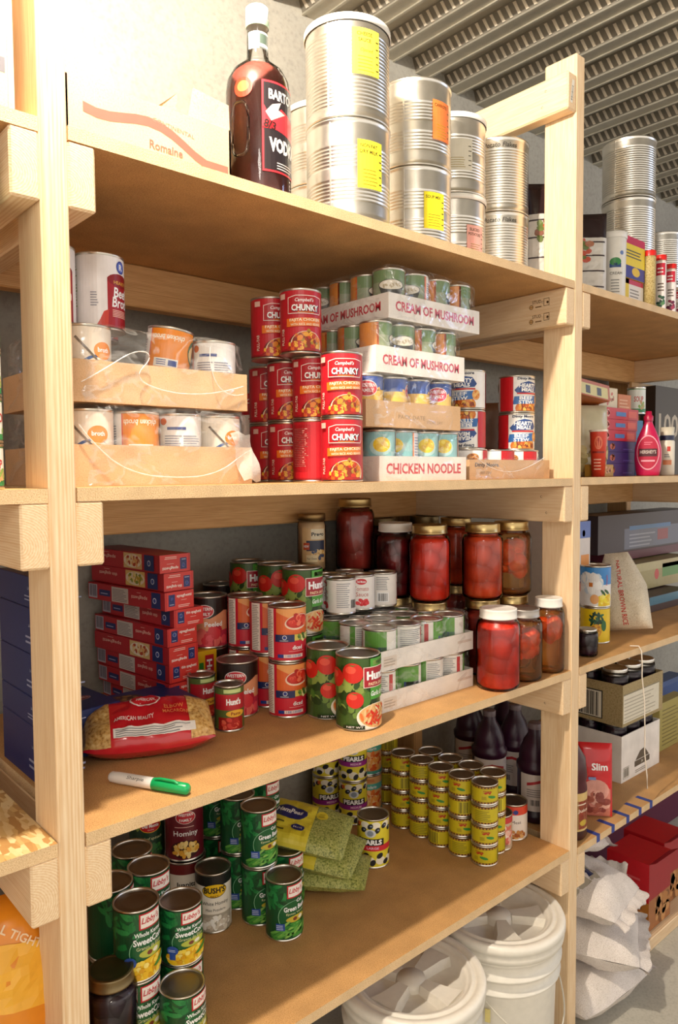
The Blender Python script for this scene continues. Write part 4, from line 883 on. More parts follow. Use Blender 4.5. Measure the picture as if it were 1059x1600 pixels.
pouch('food_pouch', 'black food pouch behind the ribbed potato flakes cans', 'pouch', (1.225, .44, Z1+.001), face(1.26, .42, 0), .11, .20, .04, DKB, None, 'standing food pouches', seed=14)
# =================================================================== SECOND SHELF
G = 'red chunky soup cans'
ya = [.055, .136, .217, .298]
for i, (yy, nm) in enumerate(zip(ya, ('front column', 'second column back', 'third column back', 'rearmost column'))):
    if i == 0: x, y = settle(534.5, 0, .24, .0393, Y=yy)
    else: x, y = settle(0, 0, .24, .0393, Y=yy, pxL=(0, 458, 419, 391)[i])
    for k in (0, 1):
        turn = 8 if not (i == 1 and k == 0) else 100
        can('chunky', x, y, k*.1206, turn+(i*5), 'red chunky soup can, %s can of the %s' % (lvl(k, 2), nm)+(' showing its nutrition panel' if i == 1 and k == 0 else ''), 'can', G)
x, y = settle(0, .2412, .36, .0393, Y=.125, pxL=440); can('chunky', x, y, .2412, 10, 'red chunky soup can on top of the stacks, the nearer of the two', 'can', G)
x, y = settle(0, .2412, .36, .0393, Y=.215, pxL=395); can('chunky', x, y, .2412, 24, 'red chunky soup can on top of the stacks, the further left one', 'can', G)
x, y = settle(0, .2412, .36, .0393, Y=.27, pxL=440); can('chunky', x, y, .2412, 40, 'soup can hidden behind the topmost red cans, only its lid showing', 'can', G)
for k in (0, 1): can('tomato', xat(402, .40), .40, k*.1003, 8, 'red and white tomato soup can beside the wrapped broth trays, %s one' % lvl(k, 2), 'can', 'tomato soup cans')
# mushroom and chicken noodle trays
yf = .045
def gtray(pa, pb, z, mt, front, left, label, hf, seed, kind, turns, nside, group, canlabel, filmed=True, gr='white trays of soup cans'):
    xa, xb = xat(pa, yf), xat(pb, yf); n = 4; dp = .068*4
    ob = tray(xa, xb, yf, yf+dp, z, hf, mt, label, front, left, group=gr)
    st = (xb-xa-.006)/n; r = .0325
    side = ('front right corner', 'front row, third from left', 'front row, second from left')
    for i in range(n):
        can(kind if not callable(kind) else kind(i), xa+.003+st*(i+.5), yf+.003+r+.0008, z+.003, turns[i % len(turns)], canlabel % ('front row', ('leftmost', 'second from left', 'third from left', 'rightmost')[i]), 'can', group)
    for j in range(1, nside+1):
        can(kind if not callable(kind) else kind(j+3), xa+.003+st*.5, yf+.0025+r+.0675*j, z+.003, turns[(j+1) % len(turns)]-40, canlabel % ('left side', ('second from the front corner', 'third from the front corner', 'furthest back')[j-1]), 'can', group)
    if filmed: film_shell(ob, 0, xb-xa, 0, dp, .001, .105, .0025, seed)
    return ob
tr = '#c93a44'
def red_print(s, w_, h_, th): a = Art(); a.text(s, w_/2, h_/2, th, tr, w=w_*.86, bold=.03); return a
wT = xat(748, yf)-xat(608, yf)
zs = [0, .1075, .2155, .3235]
zs = [0, .107, .214, .3225]
gtray(593, 728, zs[0], CARDW, red_print('CHICKEN NOODLE', xat(728, yf)-xat(593, yf), .05, .022), None, 'white tray printed chicken noodle, at the bottom of the tray stack', .050, 3, 'aqua', [5, -30, 12, 0], 1, 'aqua noodle soup cans', 'aqua noodle soup can in the bottom tray, %s, %s')
a = Art(); a.text('PACK DATE', .13, .022, .008, '#a58358', w=.08); a.text('STORE DRY', .2, .014, .006, '#a58358', w=.05)
gtray(572, 719, zs[1], CARD, a, None, 'brown wrapped tray of blue and yellow chicken soup cans under the mushroom trays', .052, 11, 'chk', [0, 95, 110, 5], 2, 'chicken soup cans in the brown tray', 'chicken soup can in the brown tray, %s, %s')
gtray(588, 725, zs[2], CARDW, red_print('CREAM OF MUSHROOM', xat(725, yf)-xat(588, yf), .052, .02), None, 'white tray printed cream of mushroom, the lower of the two', .052, 17, 'mush', [100, 20, 95, 110], 3, 'mushroom soup cans', 'mushroom soup can in the lower mushroom tray, %s, %s')
a = Art(); a.text('CREAM OF MUSHROOM', .135, .026, .019, tr, w=.23, bold=.03)
gtray(608, 748, zs[3], CARDW, red_print('CREAM OF MUSHROOM', wT, .052, .02), a, 'white tray printed cream of mushroom, topmost of the stack', .050, 23, 'mush', [10, -20, 95, 110], 3, 'mushroom soup cans', 'mushroom soup can in the topmost tray, %s, %s')
# beef stew tray and cans
xa, xb = xat(733, .05), xat(858, .05)
a = Art(); a.text('Dinty Moore.', .065, .032, .012, '#4a3a34', w=.09, bold=.03, shear=.1); a.text('BEEF STEW', .06, .015, .006, '#7a6450', w=.04); a.rect(.0, 0, .0, 0, '#000000')
ob = tray(xa, xb, .05, .05+.2, 0, .045, CARD, 'brown wrapped stew tray beside the right post', a)
film_shell(ob, 0, xb-xa, 0, .2, .001, .05, .003, 31, top=False); film_fold(ob, [(0, -.004, .062), (.05, -.006, .03), (.14, -.007, .012), (.23, -.006, .03), (xb-xa-.01, -.006, .06)], .004)
n = 3; st = (xb-xa-.006)/n
_st = SPEC['stew'];
for i in range(3):
    can('stew', xa+.003+st*(i+.5), .05+.004+.044, .003, (150, -90, 110)[i], 'beef stew can in the bottom stew tray, %s' % ('leftmost', 'middle one', 'rightmost')[i], 'can', 'beef stew cans', sc_=(.98, .98, .72))
z = .003+.092*.72+.001
x, y = settle(0, z, z+.2, .044, Y=.135, pxR=757)
can('stew', x, y, z, -14, 'beef stew can turned upside down in the left column', 'can', 'beef stew cans', flip=True); can('stew', x, y, z+.093, -14, 'upright beef stew can on the upside down one', 'can', 'beef stew cans')
x, y = settle(0, z, z+.2, .044, Y=.12, pxR=834)
can('stew', x, y, z, 25, 'beef stew can in the right column, lower one nearest the post', 'can', 'beef stew cans'); can('stew', x, y, z+.093, 40, 'beef stew can in the right column, topmost, with a wide red stripe', 'can', 'beef stew cans')
# broth trays on the left
yf = .07; xa, xb = .062, xat(394, yf)
ob = tray(xa, xb, yf, yf+.30, 0, .062, CARD, 'brown film wrapped tray of broth cans, lower one behind the left post'); lowtray = ob
n = 4; st = (xb-xa-.006)/n
for i in range(n):
    can(('broth2', 'chbroth', 'chbroth', 'broth2')[i], xa+.003+st*(i+.5), yf+.004+.037, .003, (10, 15, -100, 30)[i], 'broth can in the lower wrapped tray, %s of the front row' % ('first', 'second', 'third', 'last')[i], 'can', 'broth cans', flip=(i == 1))
for j in (1, 2): can('chbroth', xa+.003+.0375, yf+.004+.037+.0765*j, .003, 60*j, 'broth can in the lower wrapped tray, %s in from the left end' % ('second', 'third')[j-1], 'can', 'broth cans')
film_shell(ob, 0, xb-xa, 0, .3, .001, .119, .004, 41, amp=.006)
film_fold(ob, [(.0, -.006, .1), (.03, -.008, .06), (.08, -.009, .02), (.16, -.009, .010), (.24, -.009, .016), (.29, -.008, .05), (xb-xa, -.006, .06)], .004)
a = MB(); pts = []
vs = []
for i in range(9):
    for j in range(4): vs.append((xb-xa-.05+j*.012+i*.003, -.009-.006*sin(i*.9+j)-.002*j, .085-i*.010+.004*sin(j*2)))
a.add(vs, [(i*4+j, i*4+j+1, i*4+j+5, i*4+j+4) for i in range(8) for j in range(3)], FOLD, True); a.build('loose_film', ob)
z = .1245; x2 = xat(388, yf)
ob = tray(xa, x2, yf, yf+.30, z, .062, CARD, 'brown film wrapped tray of broth cans, upper one with a tilted can')
st = (x2-xa-.006)/n
for i in (0, 3): can(('broth2', 0, 0, 'chbroth')[i], xa+.003+st*(i+.5), yf+.004+.037, z+.003, (30, 0, 0, -110)[i], 'broth can in the upper wrapped tray, %s end of the front row' % ('left', 0, 0, 'right')[i], 'can', 'broth cans')
cx_ = xat(272, yf+.05); can('chbroth', cx_, yf+.05, z+.018, -3, 'orange broth can tilted over in the upper wrapped tray', 'can', 'broth cans', flip=True, tilt=(0, -.14, 0))
film_shell(ob, 0, x2-xa, 0, .3, .001, .112, .004, 55, amp=.008)
film_fold(ob, [(.0, -.006, .02), (.05, -.008, .05), (.10, -.009, .085), (.13, -.009, .075), (.09, -.009, .04), (.14, -.009, .022), (.2, -.009, .02), (.26, -.008, .03), (x2-xa, -.006, .045)], .0035)
film_fold(ob, [(x2-xa-.075, -.006, .115), (x2-xa-.08, -.009, .06), (x2-xa-.05, -.009, .02), (x2-xa, -.007, .03)], .003)
z += .1215
x, y = settle(162, z, z+.1, .0393, Y=.17); zt = zat(x, y-.03, 397)
can('beef', x, y, z, 4, 'white and red beef broth can standing on the wrapped trays', 'can', 'beef broth cans', sc_=(1, 1, (zt-z)/.112))
can('beef', x-.083, y-.005, z, -30, 'beef broth can half hidden by the left post', 'can', 'beef broth cans', sc_=(1, 1, (zt-z)/.112))
can('beef', x+.03, y+.09, z, 60, 'broth can standing behind the white and red beef broth can', 'can', 'beef broth cans', sc_=(1, 1, .88*(zt-z)/.112))
for kk in _b:
    for c in list(PROTO[kk].children): bpy.data.objects.remove(c)
    bpy.data.objects.remove(PROTO[kk])
# =================================================================== jars
def jar_proto(r, h, cont, lidm, fill=1.0, liquid=None, blobs=0, sq=0, seed=0, cont2=None):
    def f():
        root = thing('glass_jar', '', 'jar'); nk = r*.76; sh = h*.76; hl = h*.90
        prof = [(.0001, .001), (r*.8, 0), (r*.93, .003), (r, .010), (r, sh), (r*.985, sh+.006), (r*.9, sh+.016), (nk*1.03, hl-.012), (nk, hl-.008), (nk, h-.003)]
        b = MB(); b.lathe(prof, GLASS, 40, sq=sq); b.build('glass', root)
        ri = r-.003; top = min(hl-.004, h*.86)
        def inner(z0, z1, mt, nm):
            P = [(.0001, z0)]
            if z0 < .01: P += [(ri*.8, z0), (ri, z0+.009)]
            else: P += [(ri, z0)]
            if z1 > sh: P += [(ri, sh-.002), (ri*.93, sh+.008), (nk*.96, min(z1, hl-.012)), (nk*.93, z1), (.0001, z1)]
            else: P += [(ri, z1), (.0001, z1)]
            b = MB(); b.lathe(P, mt, 36, sq=sq); return b.build(nm, root)
        if liquid:
            inner(.003, top*.98, liquid, 'brine')
            rnd = random.Random(seed); b = MB()
            for i in range(blobs):
                rr = r*rnd.uniform(.40, .5); a_ = rnd.random()*2*pi; q = (ri-rr*1.02)*rnd.uniform(.75, 1); zc = h*(1-fill)+rr+(sh+.005-rr*2-h*(1-fill))*(i/blobs)
                vs = []; fs = []; U, V = 14, 9
                for v in range(V+1):
                    for u in range(U):
                        th, ph = pi*v/V, 2*pi*u/U; k = rr*(1+.07*sin(3*ph+i)*sin(th)+.05*sin(5*th+i))
                        vs.append((q*cos(a_)+k*sin(th)*cos(ph), q*sin(a_)+k*sin(th)*sin(ph), zc+k*cos(th)*.95))
                fs = [(v*U+u, (v+1)*U+u, (v+1)*U+(u+1) % U, v*U+(u+1) % U) for v in range(V) for u in range(U)]
                b.add(vs, fs, cont, True)
            b.build('tomatoes', root)
        else: inner(.003, top, cont, 'contents')
        l = MB(); R = nk+.0045
        l.lathe([(R-.001, hl-.004), (R+.0008, hl-.003), (R+.0008, hl-.0005), (R-.0004, hl+.001), (R-.0004, h-.004), (R, h-.001), (R-.0015, h), (R-.005, h)], lidm, 40); l.build('screw_band', root)
        l = MB(); l.lathe([(R-.005, h), (R-.007, h-.0012), (R-.012, h-.0008), (R-.014, h-.0014), (.0001, h-.0012)], lidm, 36); l.build('lid', root)
        return root
    return f
WLID = mat('#ece8e0', .4)
C1 = pulp('tomato_red', '#f04c2c', '#e2341c', '#b02414', 26); C2 = pulp('tomato_orange', '#ec6a34', '#dc4c22', '#a43014', 24); C3 = pulp('tomato_dark', '#8c1c1c', '#6a1216', '#34080c', 30); C4 = pulp('tomato_pulp', '#b84436', '#a0342a', '#74201a', 20)
PUR = pulp('grape_purple', '#3c1030', '#280a24', '#14040f', 30)
JR = .0505; JH = .186
JP = {'wh1': jar_proto(JR, JH, C1, WLID, .86, None), 'wh2': jar_proto(JR, JH, C1, metal('grey_lid', '#b8b0a8', .4), .75, AMBER, 16, seed=3), 'wh3': jar_proto(JR, JH, C2, WLID, .62, AMBER, 15, seed=5),
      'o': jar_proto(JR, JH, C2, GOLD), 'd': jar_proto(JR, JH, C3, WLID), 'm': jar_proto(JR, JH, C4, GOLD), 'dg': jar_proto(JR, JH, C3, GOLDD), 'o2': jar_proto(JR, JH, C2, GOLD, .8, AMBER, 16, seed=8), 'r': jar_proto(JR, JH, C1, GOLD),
      'pur': jar_proto(.042, .165, PUR, GOLDD), 'puss': jar_proto(.036, .09, PUR, TIN)}
def jar(kind, z, turn, label, base=None, px=0, Y=None, pxL=None, pxR=None, group=None, s=1.0, push=True, xy=None):
    r, h = (JR, JH) if kind not in ('pur', 'puss') else ((.042, .165) if kind == 'pur' else (.036, .09))
    x, y = xy or settle(px, z, z+h*s, r*s, base, Y, pxL, pxR, push)
    o = inst('jar_'+kind, JP[kind], (x, y, z+.0004), face(x, y, turn), label, 'jar', group, JS[0] or (s, s, s)); JS[0] = None; return x, y
JS = [None]
JG = 'home canned tomato jars'
z = Z3
j1 = jar('wh1', z, 20, 'jar packed with red tomatoes, white lid, nearest on the shelf edge', base=1083, px=779, group=JG)
j2 = jar('wh2', z, 8, 'jar of tomatoes with a grey lid, between the two white lidded front jars', base=1068, pxR=849, group=JG, s=.93)
JS[0] = (.78, .78, 1)
j3 = jar('wh3', z, 14, 'white lidded jar of pale orange tomatoes in clear liquid, right against the post', base=1054, pxR=884, group=JG, s=.78)
low = [('m', 722, 1045, 'gold lidded jar behind the wrapped vegetable trays, in front of the other lower jars'), ]
zu = z+JH+.002
for kind, px, base, lab in (('r', 671, 943, 'middle'), ('o', 754, 942, 'bright orange')):
    pass
lows = [('r', 671, 943), ('o', 754, 942), ('d', 617, 935), ('o2', 799, 937)]
labs = {'r': ('gold lidded jar of red tomatoes stacked on another, directly behind the vegetable trays', 'lower jar of the stack directly behind the vegetable trays'), 'o': ('gold lidded jar of bright orange tomatoes stacked second from the post', 'lower jar under the bright orange tomatoes'),
        'd': ('white lidded jar of dark red tomatoes in the upper row of jars', 'lower jar under the white lidded dark red one'), 'o2': ('upper gold lidded jar nearest the right post with orange slices and liquid', 'lower jar nearest the right post in the double stack')}
up_xy = {}
for kind, px, base in lows:
    P = atz(px, base, zu); x, y = settle(px, z, zu+JH, JR, None, Y=None, push=True, base=None) if False else (None, None)
    d = hdir(px); D = (Vector((P.x, P.y))-Vector((CP.x, CP.y))).length+JR
    for _ in range(60):
        x, y = CP.x+d.x*D, CP.y+d.y*D
        if any((x-q[0])**2+(y-q[1])**2 < (JR*1.12+q[2])**2 and q[4] > z for q in OCC if q[3] < 0 and q[3] >= z-.01): D += .004
        else: break
    OCC.append((x, y, JR, z, zu+JH)); up_xy[kind] = (x, y)
    jar(kind, zu, 10, labs[kind][0], xy=(x, y), group=JG); jar('m', z, 0, labs[kind][1], xy=(x, y), group=JG)
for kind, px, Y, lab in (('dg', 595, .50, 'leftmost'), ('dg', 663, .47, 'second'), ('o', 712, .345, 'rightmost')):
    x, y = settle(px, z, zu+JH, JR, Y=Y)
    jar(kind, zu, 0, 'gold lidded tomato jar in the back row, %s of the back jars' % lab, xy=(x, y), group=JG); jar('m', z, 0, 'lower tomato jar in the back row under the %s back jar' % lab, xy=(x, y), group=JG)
# =================================================================== wrapped vegetable trays
yf = .085; xa, xb = xat(592, yf), xat(741, yf)-.004; dp = .232; hv = .0875
fa = Art(); fa.rect(.01, .008, .05, .03, '#e2d5c8'); fa.up(); fa.lines(.012, .01, .045, .028, 3, '#b8a898'); fa.rect(.25, .02, .30, .026, '#d8c8bc')
for k in (0, 1):
    z0 = Z3+k*hv
    ob = tray(xa, xb, yf, yf+dp, z0, .042, CARDW, ('lower', 'upper')[k]+' white film wrapped tray of vegetable cans in the pasta sauce shelf', fa, None, group='white vegetable trays')
    st = (xb-xa-.006)/4
    for j in range(3):
        for i in range(4):
            if k == 0 and i > 0 and j > 0: continue
            can('veg', xa+.003+st*(i+.5), yf+.004+.0372+.0755*j, z0+.003, [100, -20, 15, 140, -110, 60][(i*2+j*3+k) % 6], 'vegetable can in the %s wrapped tray, %s row, %s' % (('lower', 'upper')[k], ('front', 'middle', 'back')[j], ('leftmost', 'second from left', 'third from left', 'rightmost')[i]), 'can', 'vegetable cans in the wrapped trays', sc_=(1, 1, .96))
    film_shell(ob, 0, xb-xa, 0, dp, .001, .0853 if k == 0 else .088, .0025, 61+k, top=(k == 1), amp=.003)
OCC.append(((xa*3+xb)/4, yf+dp/2, .085, Z3, Z3+.17)); OCC.append(((xa+3*xb)/4, yf+dp/2, .085, Z3, Z3+.17))
zs = Z3+2*hv+.006
sl = [('front row left', 526, 906, 'g', -100), ('front row, barcode turned out', 531, 905, 'g', -100)]
ys_ = yf+dp-.02
for i, (px, Y, turn, lab) in enumerate([(531, .27, -88, 'with its barcode turned out, second from left'), (562, .262, 4, 'with its tomato picture facing out'), (597, .262, 100, 'rightmost, plain white side out'), (509, .30, 12, 'leftmost, beside the pasta sauce can'), (545, .345, 60, 'in the second row behind')]):
    x, y = settle(px, zs, zs+.08, .034, Y=Y); can('sauce', x, y, zs, turn, 'white tomato sauce can on the wrapped trays, '+lab, 'can', 'white tomato sauce cans')
    if i == 1: sx, sy = x, y
# tall tomato jar standing behind on the sauce cans level, and the cream sauce jar
d = hdir(554); zj = Z3+.20
x, y = settle(554, zj, zj+JH, JR, Y=.42); zj = zat(x, y-.05, 893)
jar('m', zj, 5, 'tomato jar standing highest, right of the cream sauce jar', xy=(x, y), group=JG)
for kk in (0, 1): can('veg', x, y, Z3+kk*(zj-Z3)/2, 30, 'vegetable can stacked under the highest tomato jar, %s' % lvl(kk, 2), 'can', 'cans under the tall jars', sc_=(1.1, 1.1, (zj-Z3)/2/.086))
x, y = settle(486, -.30, -.12, .037, Y=.44); zj = zat(x, y-.036, 893); zt = zat(x, y-.036, 803)
for kk in (0, 1): can('veg', x, y, Z3+kk*(zj-Z3)/2, 50, 'vegetable can stacked under the cream sauce jar, %s' % lvl(kk, 2), 'can', 'cans under the tall jars', sc_=(1, 1, (zj-Z3)/2/.086))
o = thing('sauce_jar', 'jar of pale cream pasta sauce with a tan lid at the back', 'jar', (x, y, zj+.0004), face(x, y, 4)); h = zt-zj; r = .036
CREAM = pulp('cream_sauce', '#ead0a8', '#e2c498', '#c8a478', 12)
mb = MB(); mb.lathe([(.0001, .001), (r*.9, 0), (r, .006), (r, h*.78), (r*.9, h*.86), (r*.85, h*.95)], GLASS, 32); mb.build('glass', o)
mb = MB(); mb.lathe([(.0001, .003), (r*.9, .003), (r-.002, .008), (r-.002, h*.78), (r*.86, h*.85), (.0001, h*.86)], CREAM, 32); mb.build('sauce', o)
mb = MB(); mb.lathe([(r*.9, h*.88), (r*.98, h*.885), (r*.98, h*.99), (r*.95, h), (.0001, h-.001)], metal('tan_lid', '#a8895c', .4), 32); mb.build('lid', o)
a = Art(); a.rect(-.028, h*.16, .034, h*.76, '#dcb884'); a.up(); a.rect(-.004, h*.56, .034, h*.74, '#e8dcc0'); a.rect(-.016, h*.36, .034, h*.54, '#2c3450'); a.up(); a.text('Prego', .014, h*.64, .012, '#1c1c1c', w=.034, bold=.03); a.rect(-.024, h*.38, -.008, h*.5, '#c8502c'); a.up(); a.text('NEW', -.016, h*.44, .006, '#fff', w=.013, bold=.02)
a.blobs(.014, h*.3, .02, .01, 20, ['#f0d090', '#d8a858', '#3c4a6c'], .005); a.rect(-.016, h*.17, .012, h*.29, '#f0dcae'); a.up(); a.text('Four Cheese', -.002, h*.23, .005, '#3c2c1c', w=.024)
a.emit(mb := MB(), cyl(r), dx=.005); mb.build('label', o)
# =================================================================== tomato and pasta sauce cans
GH, GD = 'pasta sauce cans', 'diced tomato cans'
put('hunts', 557, Z3, 16, 'tall pasta sauce can at the front, nearest the shelf edge', 'can', GH, base=1143)
put('hunts', 0, Z3, 26, 'tall pasta sauce can just left of and behind the front one', 'can', GH, base=1127, pxL=476)
put('paste', 353, Z3, 2, 'small tomato paste can standing free in front of the peeled tomatoes', 'can', 'tomato paste cans', base=1145)
x, y = put('diced', 446, Z3, 4, 'red diced tomato can at the front, lower of the front stack', 'can', GD, base=1127)
can('diced', x, y, Z3+.1156, 4, 'red diced tomato can at the front, upper of the front stack', 'can', GD)
x, y = settle(0, Z3, Z3+.27, .0393, base=1112, pxL=386)
for k in (0, 1): can('diced', x, y, Z3+k*.1156, 8+14*k, 'red diced tomato can in the second stack back, %s' % lvl(k, 2), 'can', GD)
x, y = settle(0, Z3, Z3+.27, .0393, base=1098, pxL=352)
for k in (0, 1): can('diced', x, y, Z3+k*.1156, 14, 'red diced tomato can in the third stack back, %s' % lvl(k, 2), 'can', GD)
x, y = settle(0, Z3, Z3+.12, .043, base=1123, pxL=333)
can('peeled', x, y, Z3, 0, 'dark peeled tomato can alone behind the tomato paste can', 'can', 'peeled tomato cans')
put('paste', 0, Z3, 20, 'small tomato paste can beside the spaghetti boxes', 'can', 'tomato paste cans', base=1126, pxR=331)
x, y = settle(0, Z3, Z3+.24, .043, base=1100, pxR=352)
for k in (0, 1): can('peeled', x, y, Z3+k*.116, -8, 'dark peeled tomato can in the stack by the spaghetti boxes, %s' % lvl(k, 2), 'can', 'peeled tomato cans')
x, y = settle(470, Z3, Z3+.30, .0438, Y=.30)
for k in (0, 1): can('hunts', x, y, Z3+k*.1466, 12, 'tall pasta sauce can in the stack behind the diced tomatoes, %s' % lvl(k, 2), 'can', GH)
x, y = settle(430, Z3, Z3+.30, .0438, Y=.40)
for k in (0, 1): can('hunts', x, y, Z3+k*.1466, 40, 'tall pasta sauce can in the back row, right stack, %s' % lvl(k, 2), 'can', GH)
x, y = settle(386, Z3, Z3+.30, .0438, Y=.475)
for k in (0, 1): can('hunts', x, y, Z3+k*.1466, -2, 'tall pasta sauce can in the back row, left stack, %s' % lvl(k, 2), 'can', GH)
x, y = settle(342, Z3, Z3+.24, .043, Y=.46)
for k in (0, 1): can('peeled', x, y, Z3+k*.116, 0, 'dark peeled tomato can at the back beside the spaghetti boxes, %s' % lvl(k, 2), 'can', 'peeled tomato cans')
# =================================================================== spaghetti boxes
def spag_box(L_, wd, h, flipart, kind):
    mb = MB(); RB = mat('#b32430', .4); RE = mat('#d23a34', .4)
    mb.box((0, 0, 0), (wd, L_, h), RB, .0008)
    a = Art(); a.rect(0, 0, wd, h, '#d2382f'); a.up(); a.rect(wd*.12, h*.22, wd*.34, h*.86, '#22306c') ; a.ell(wd*.23, h*.64, .0045, .0045, '#dfe4f4', 14); a.up(); a.ell(wd*.23, h*.64, .0034, .0034, '#3a4c98', 14); a.lines(wd*.15, h*.3, wd*.31, h*.36, 1, '#dfe4f4')
    a.text('thin spaghetti' if kind else 'spaghetti', wd*.66, h*.74, h*.21, '#fbeee6', w=wd*.52, bold=.02); a.lines(wd*.55, h*.5, wd*.78, h*.55, 1, '#f6cfc4'); a.lines(wd*.45, h*.12, wd*.92, h*.3, 2, '#f6cfc4'); a.rect(wd*.03, 0, wd*.05, h, '#a8202a')
    if flipart: fn0 = plane((wd, 0, h), (-1, 0, 0), (0, 0, -1))
    else: fn0 = plane((0, 0, 0), (1, 0, 0), (0, 0, 1))
    a.emit(mb, fn0)
    # long side, seen from the left: x runs from the back (0) to the front (L_)
    a = Art(); A = L_
    if kind == 2 or flipart:
        a.rect(A*.5, h*.08, A*.76, h*.95, '#d8bc80') if not kind else a.rect(A*.5, h*.08, A*.76, h*.95, '#e0c070'); a.up()
        a.ell(A*.63, h*.52, .035, h*.38, '#efe4d0', 20); a.up(); a.blobs(A*.63, h*.53, .028, h*.26, 34, ['#c8803a', '#e8b070', '#b8482c', '#f0d8a0'] if not kind else ['#e8cf60', '#c8a83a', '#8c9a3a', '#f6e49a'], .005, .6)
        a.rect(A*.80, h*.08, A*.93, h*.95, '#22306c'); a.text('thin spaghetti' if kind else 'spaghetti', A*.26, h*.62, h*.26, '#f4c8bc', w=A*.26, bold=.01, rot=pi); a.lines(A*.2, h*.85, A*.3, h*.9, 1, '#f4c8bc')
    else:
        a.rect(A*.01, h*.1, A*.13, h*.92, '#b8b4c4'); a.up(); a.bars(A*.02, h*.2, A*.12, h*.88, '#5a5468', 9); a.rect(A*.16, h*.3, A*.31, h*.66, '#22306c'); a.rect(A*.33, h*.06, A*.55, h*.93, '#c9c1bc'); a.up(); a.lines(A*.345, h*.14, A*.535, h*.86, 8, '#7c7478'); a.lines(A*.18, h*.42, A*.29, h*.55, 1, '#a8b0d8')
        a.rect(A*.84, h*.08, A*.95, h*.95, '#22306c'); a.text('thin spaghetti' if kind else 'spaghetti', A*.69, h*.55, h*.26, '#f4c8bc', w=A*.2, bold=.01, rot=pi); a.lines(A*.66, h*.8, A*.72, h*.85, 1, '#f4c8bc')
    a.up(); a.ell(A*.88 if not flipart else A*.865, h*.5, .006, .006, '#dfe4f4', 14); a.up(); a.ell(A*.88 if not flipart else A*.865, h*.5, .0045, .0045, '#3a4c98', 14)
    a.emit(mb, plane((0, L_, 0), (0, -1, 0), (0, 0, 1)))
    return mb
P = atz(262, 1125, Z3)
sx0, sy0 = .352, .345
ztop = zat(sx0, sy0, 868) ; nb = 9; hb = (ztop-Z3)/nb; wd = .073; LB = .275
offs = [(0, 0, 3), (.002, -.004, 5), (-.002, .002, 6), (.004, -.002, 7), (-.003, .0, 6), (-.001, -.003, 5.5), (.010, -.006, 8), (-.002, .004, 6), (-.004, .006, 4)]
for i in range(nb):
    kind = (0, 0, 1, 0, 0, 1, 0, 1, 0)[i]; fl = i in (3, 7, 8)
    mb = spag_box(LB, wd, hb-.0008, fl, kind); ox, oy, an = offs[i]
    pxl = {8: 247, 7: 253, 6: 254, 5: 268, 4: 257, 3: 259, 2: 259, 1: 258, 0: 258}[i]
    xx = xat(pxl, sy0+oy)
    o = mb.build('spaghetti_box', None, (xx, sy0+oy, Z3+.0004+i*hb)); o.rotation_euler = (0, 0, radians(an+1))
    nm = ('bottom', 'second from bottom', 'third from bottom', 'fourth from bottom', 'middle', 'fourth from top', 'third from top', 'second from top', 'topmost')[i]
    tag(o, 'red spaghetti box, %s of the tall stack' % nm, 'box', 'spaghetti boxes')
# yellow box tucked behind
a = Art(); mb = MB(); mb.box((0, 0, 0), (.05, .12, .115), mat('#e8b41c', .4), .001); a.rect(.02, .01, .042, .105, '#c8242c'); a.up(); a.text("Hunt's", .031, .06, .014, '#fff', w=.07, bold=.03, rot=-pi/2); a.rect(.005, .03, .016, .09, '#3c8c34'); a.emit(mb, plane((0, 0, 0), (1, 0, 0), (0, 0, 1)))
o = mb.build('sauce_packet_box', None, (xat(303, .40), .40, Z3+.0004)); tag(o, 'yellow box with red upright lettering peeking from behind the spaghetti boxes', 'box')
# lasagna boxes
BLUE = mat('#1d2c66', .4)
def lasagna(kind):
    mb = MB()
    if kind == 'front':
        w, d, h = .125, .19, .085; mb.box((0, 0, 0), (w, d, h), BLUE, .001); a = Art(); a.ell(.075, h*.66, .009, .018, '#f0ece8', 20); a.up(); a.ell(.075, h*.66, .0075, .0165, '#cc2430', 20); a.up(); a.text('Barilla', .075, h*.66, .006, '#fff', w=.028, rot=pi/2, bold=.02)
        a.text('OVEN-READY', .090, h*.68, .005, '#e8ecf8', w=.036, rot=pi/2); a.text('LASAGNE', .1, h*.68, .007, '#fff', w=.038, rot=pi/2, bold=.01); a.text('X99', .110, h*.56, .004, '#e8ecf8', rot=pi/2); a.rect(.073, .004, .120, h*.4, '#e9e6e0'); a.up(); a.bars(.077, .008, .116, h*.36)
        a.emit(mb, plane((0, 0, 0), (1, 0, 0), (0, 0, 1)))
        a = Art(); a.ell(.08, .07, .022, .014, '#c8a0a8', 20); a.up(); a.ell(.08, .07, .020, .0125, '#8c2434', 20); a.up(); a.text('Barilla', .08, .07, .010, '#f0d8d8', w=.034); a.emit(mb, plane((0, 0, h), (1, 0, 0), (0, 1, 0)))
    return mb
w_, d_, h_ = .125, .16, zat(.2, .27, 1088)-Z3
P = atz(186, 1160, Z3); x0 = xat(185, .27)-.125
mb = lasagna('front'); o = mb.build('lasagna_box', None, (x0, .27, Z3+.0004)); o.rotation_euler = (0, 0, radians(5)); tag(o, 'dark blue lasagna box standing by the post, barcode and red oval facing out', 'box', 'blue pasta boxes')
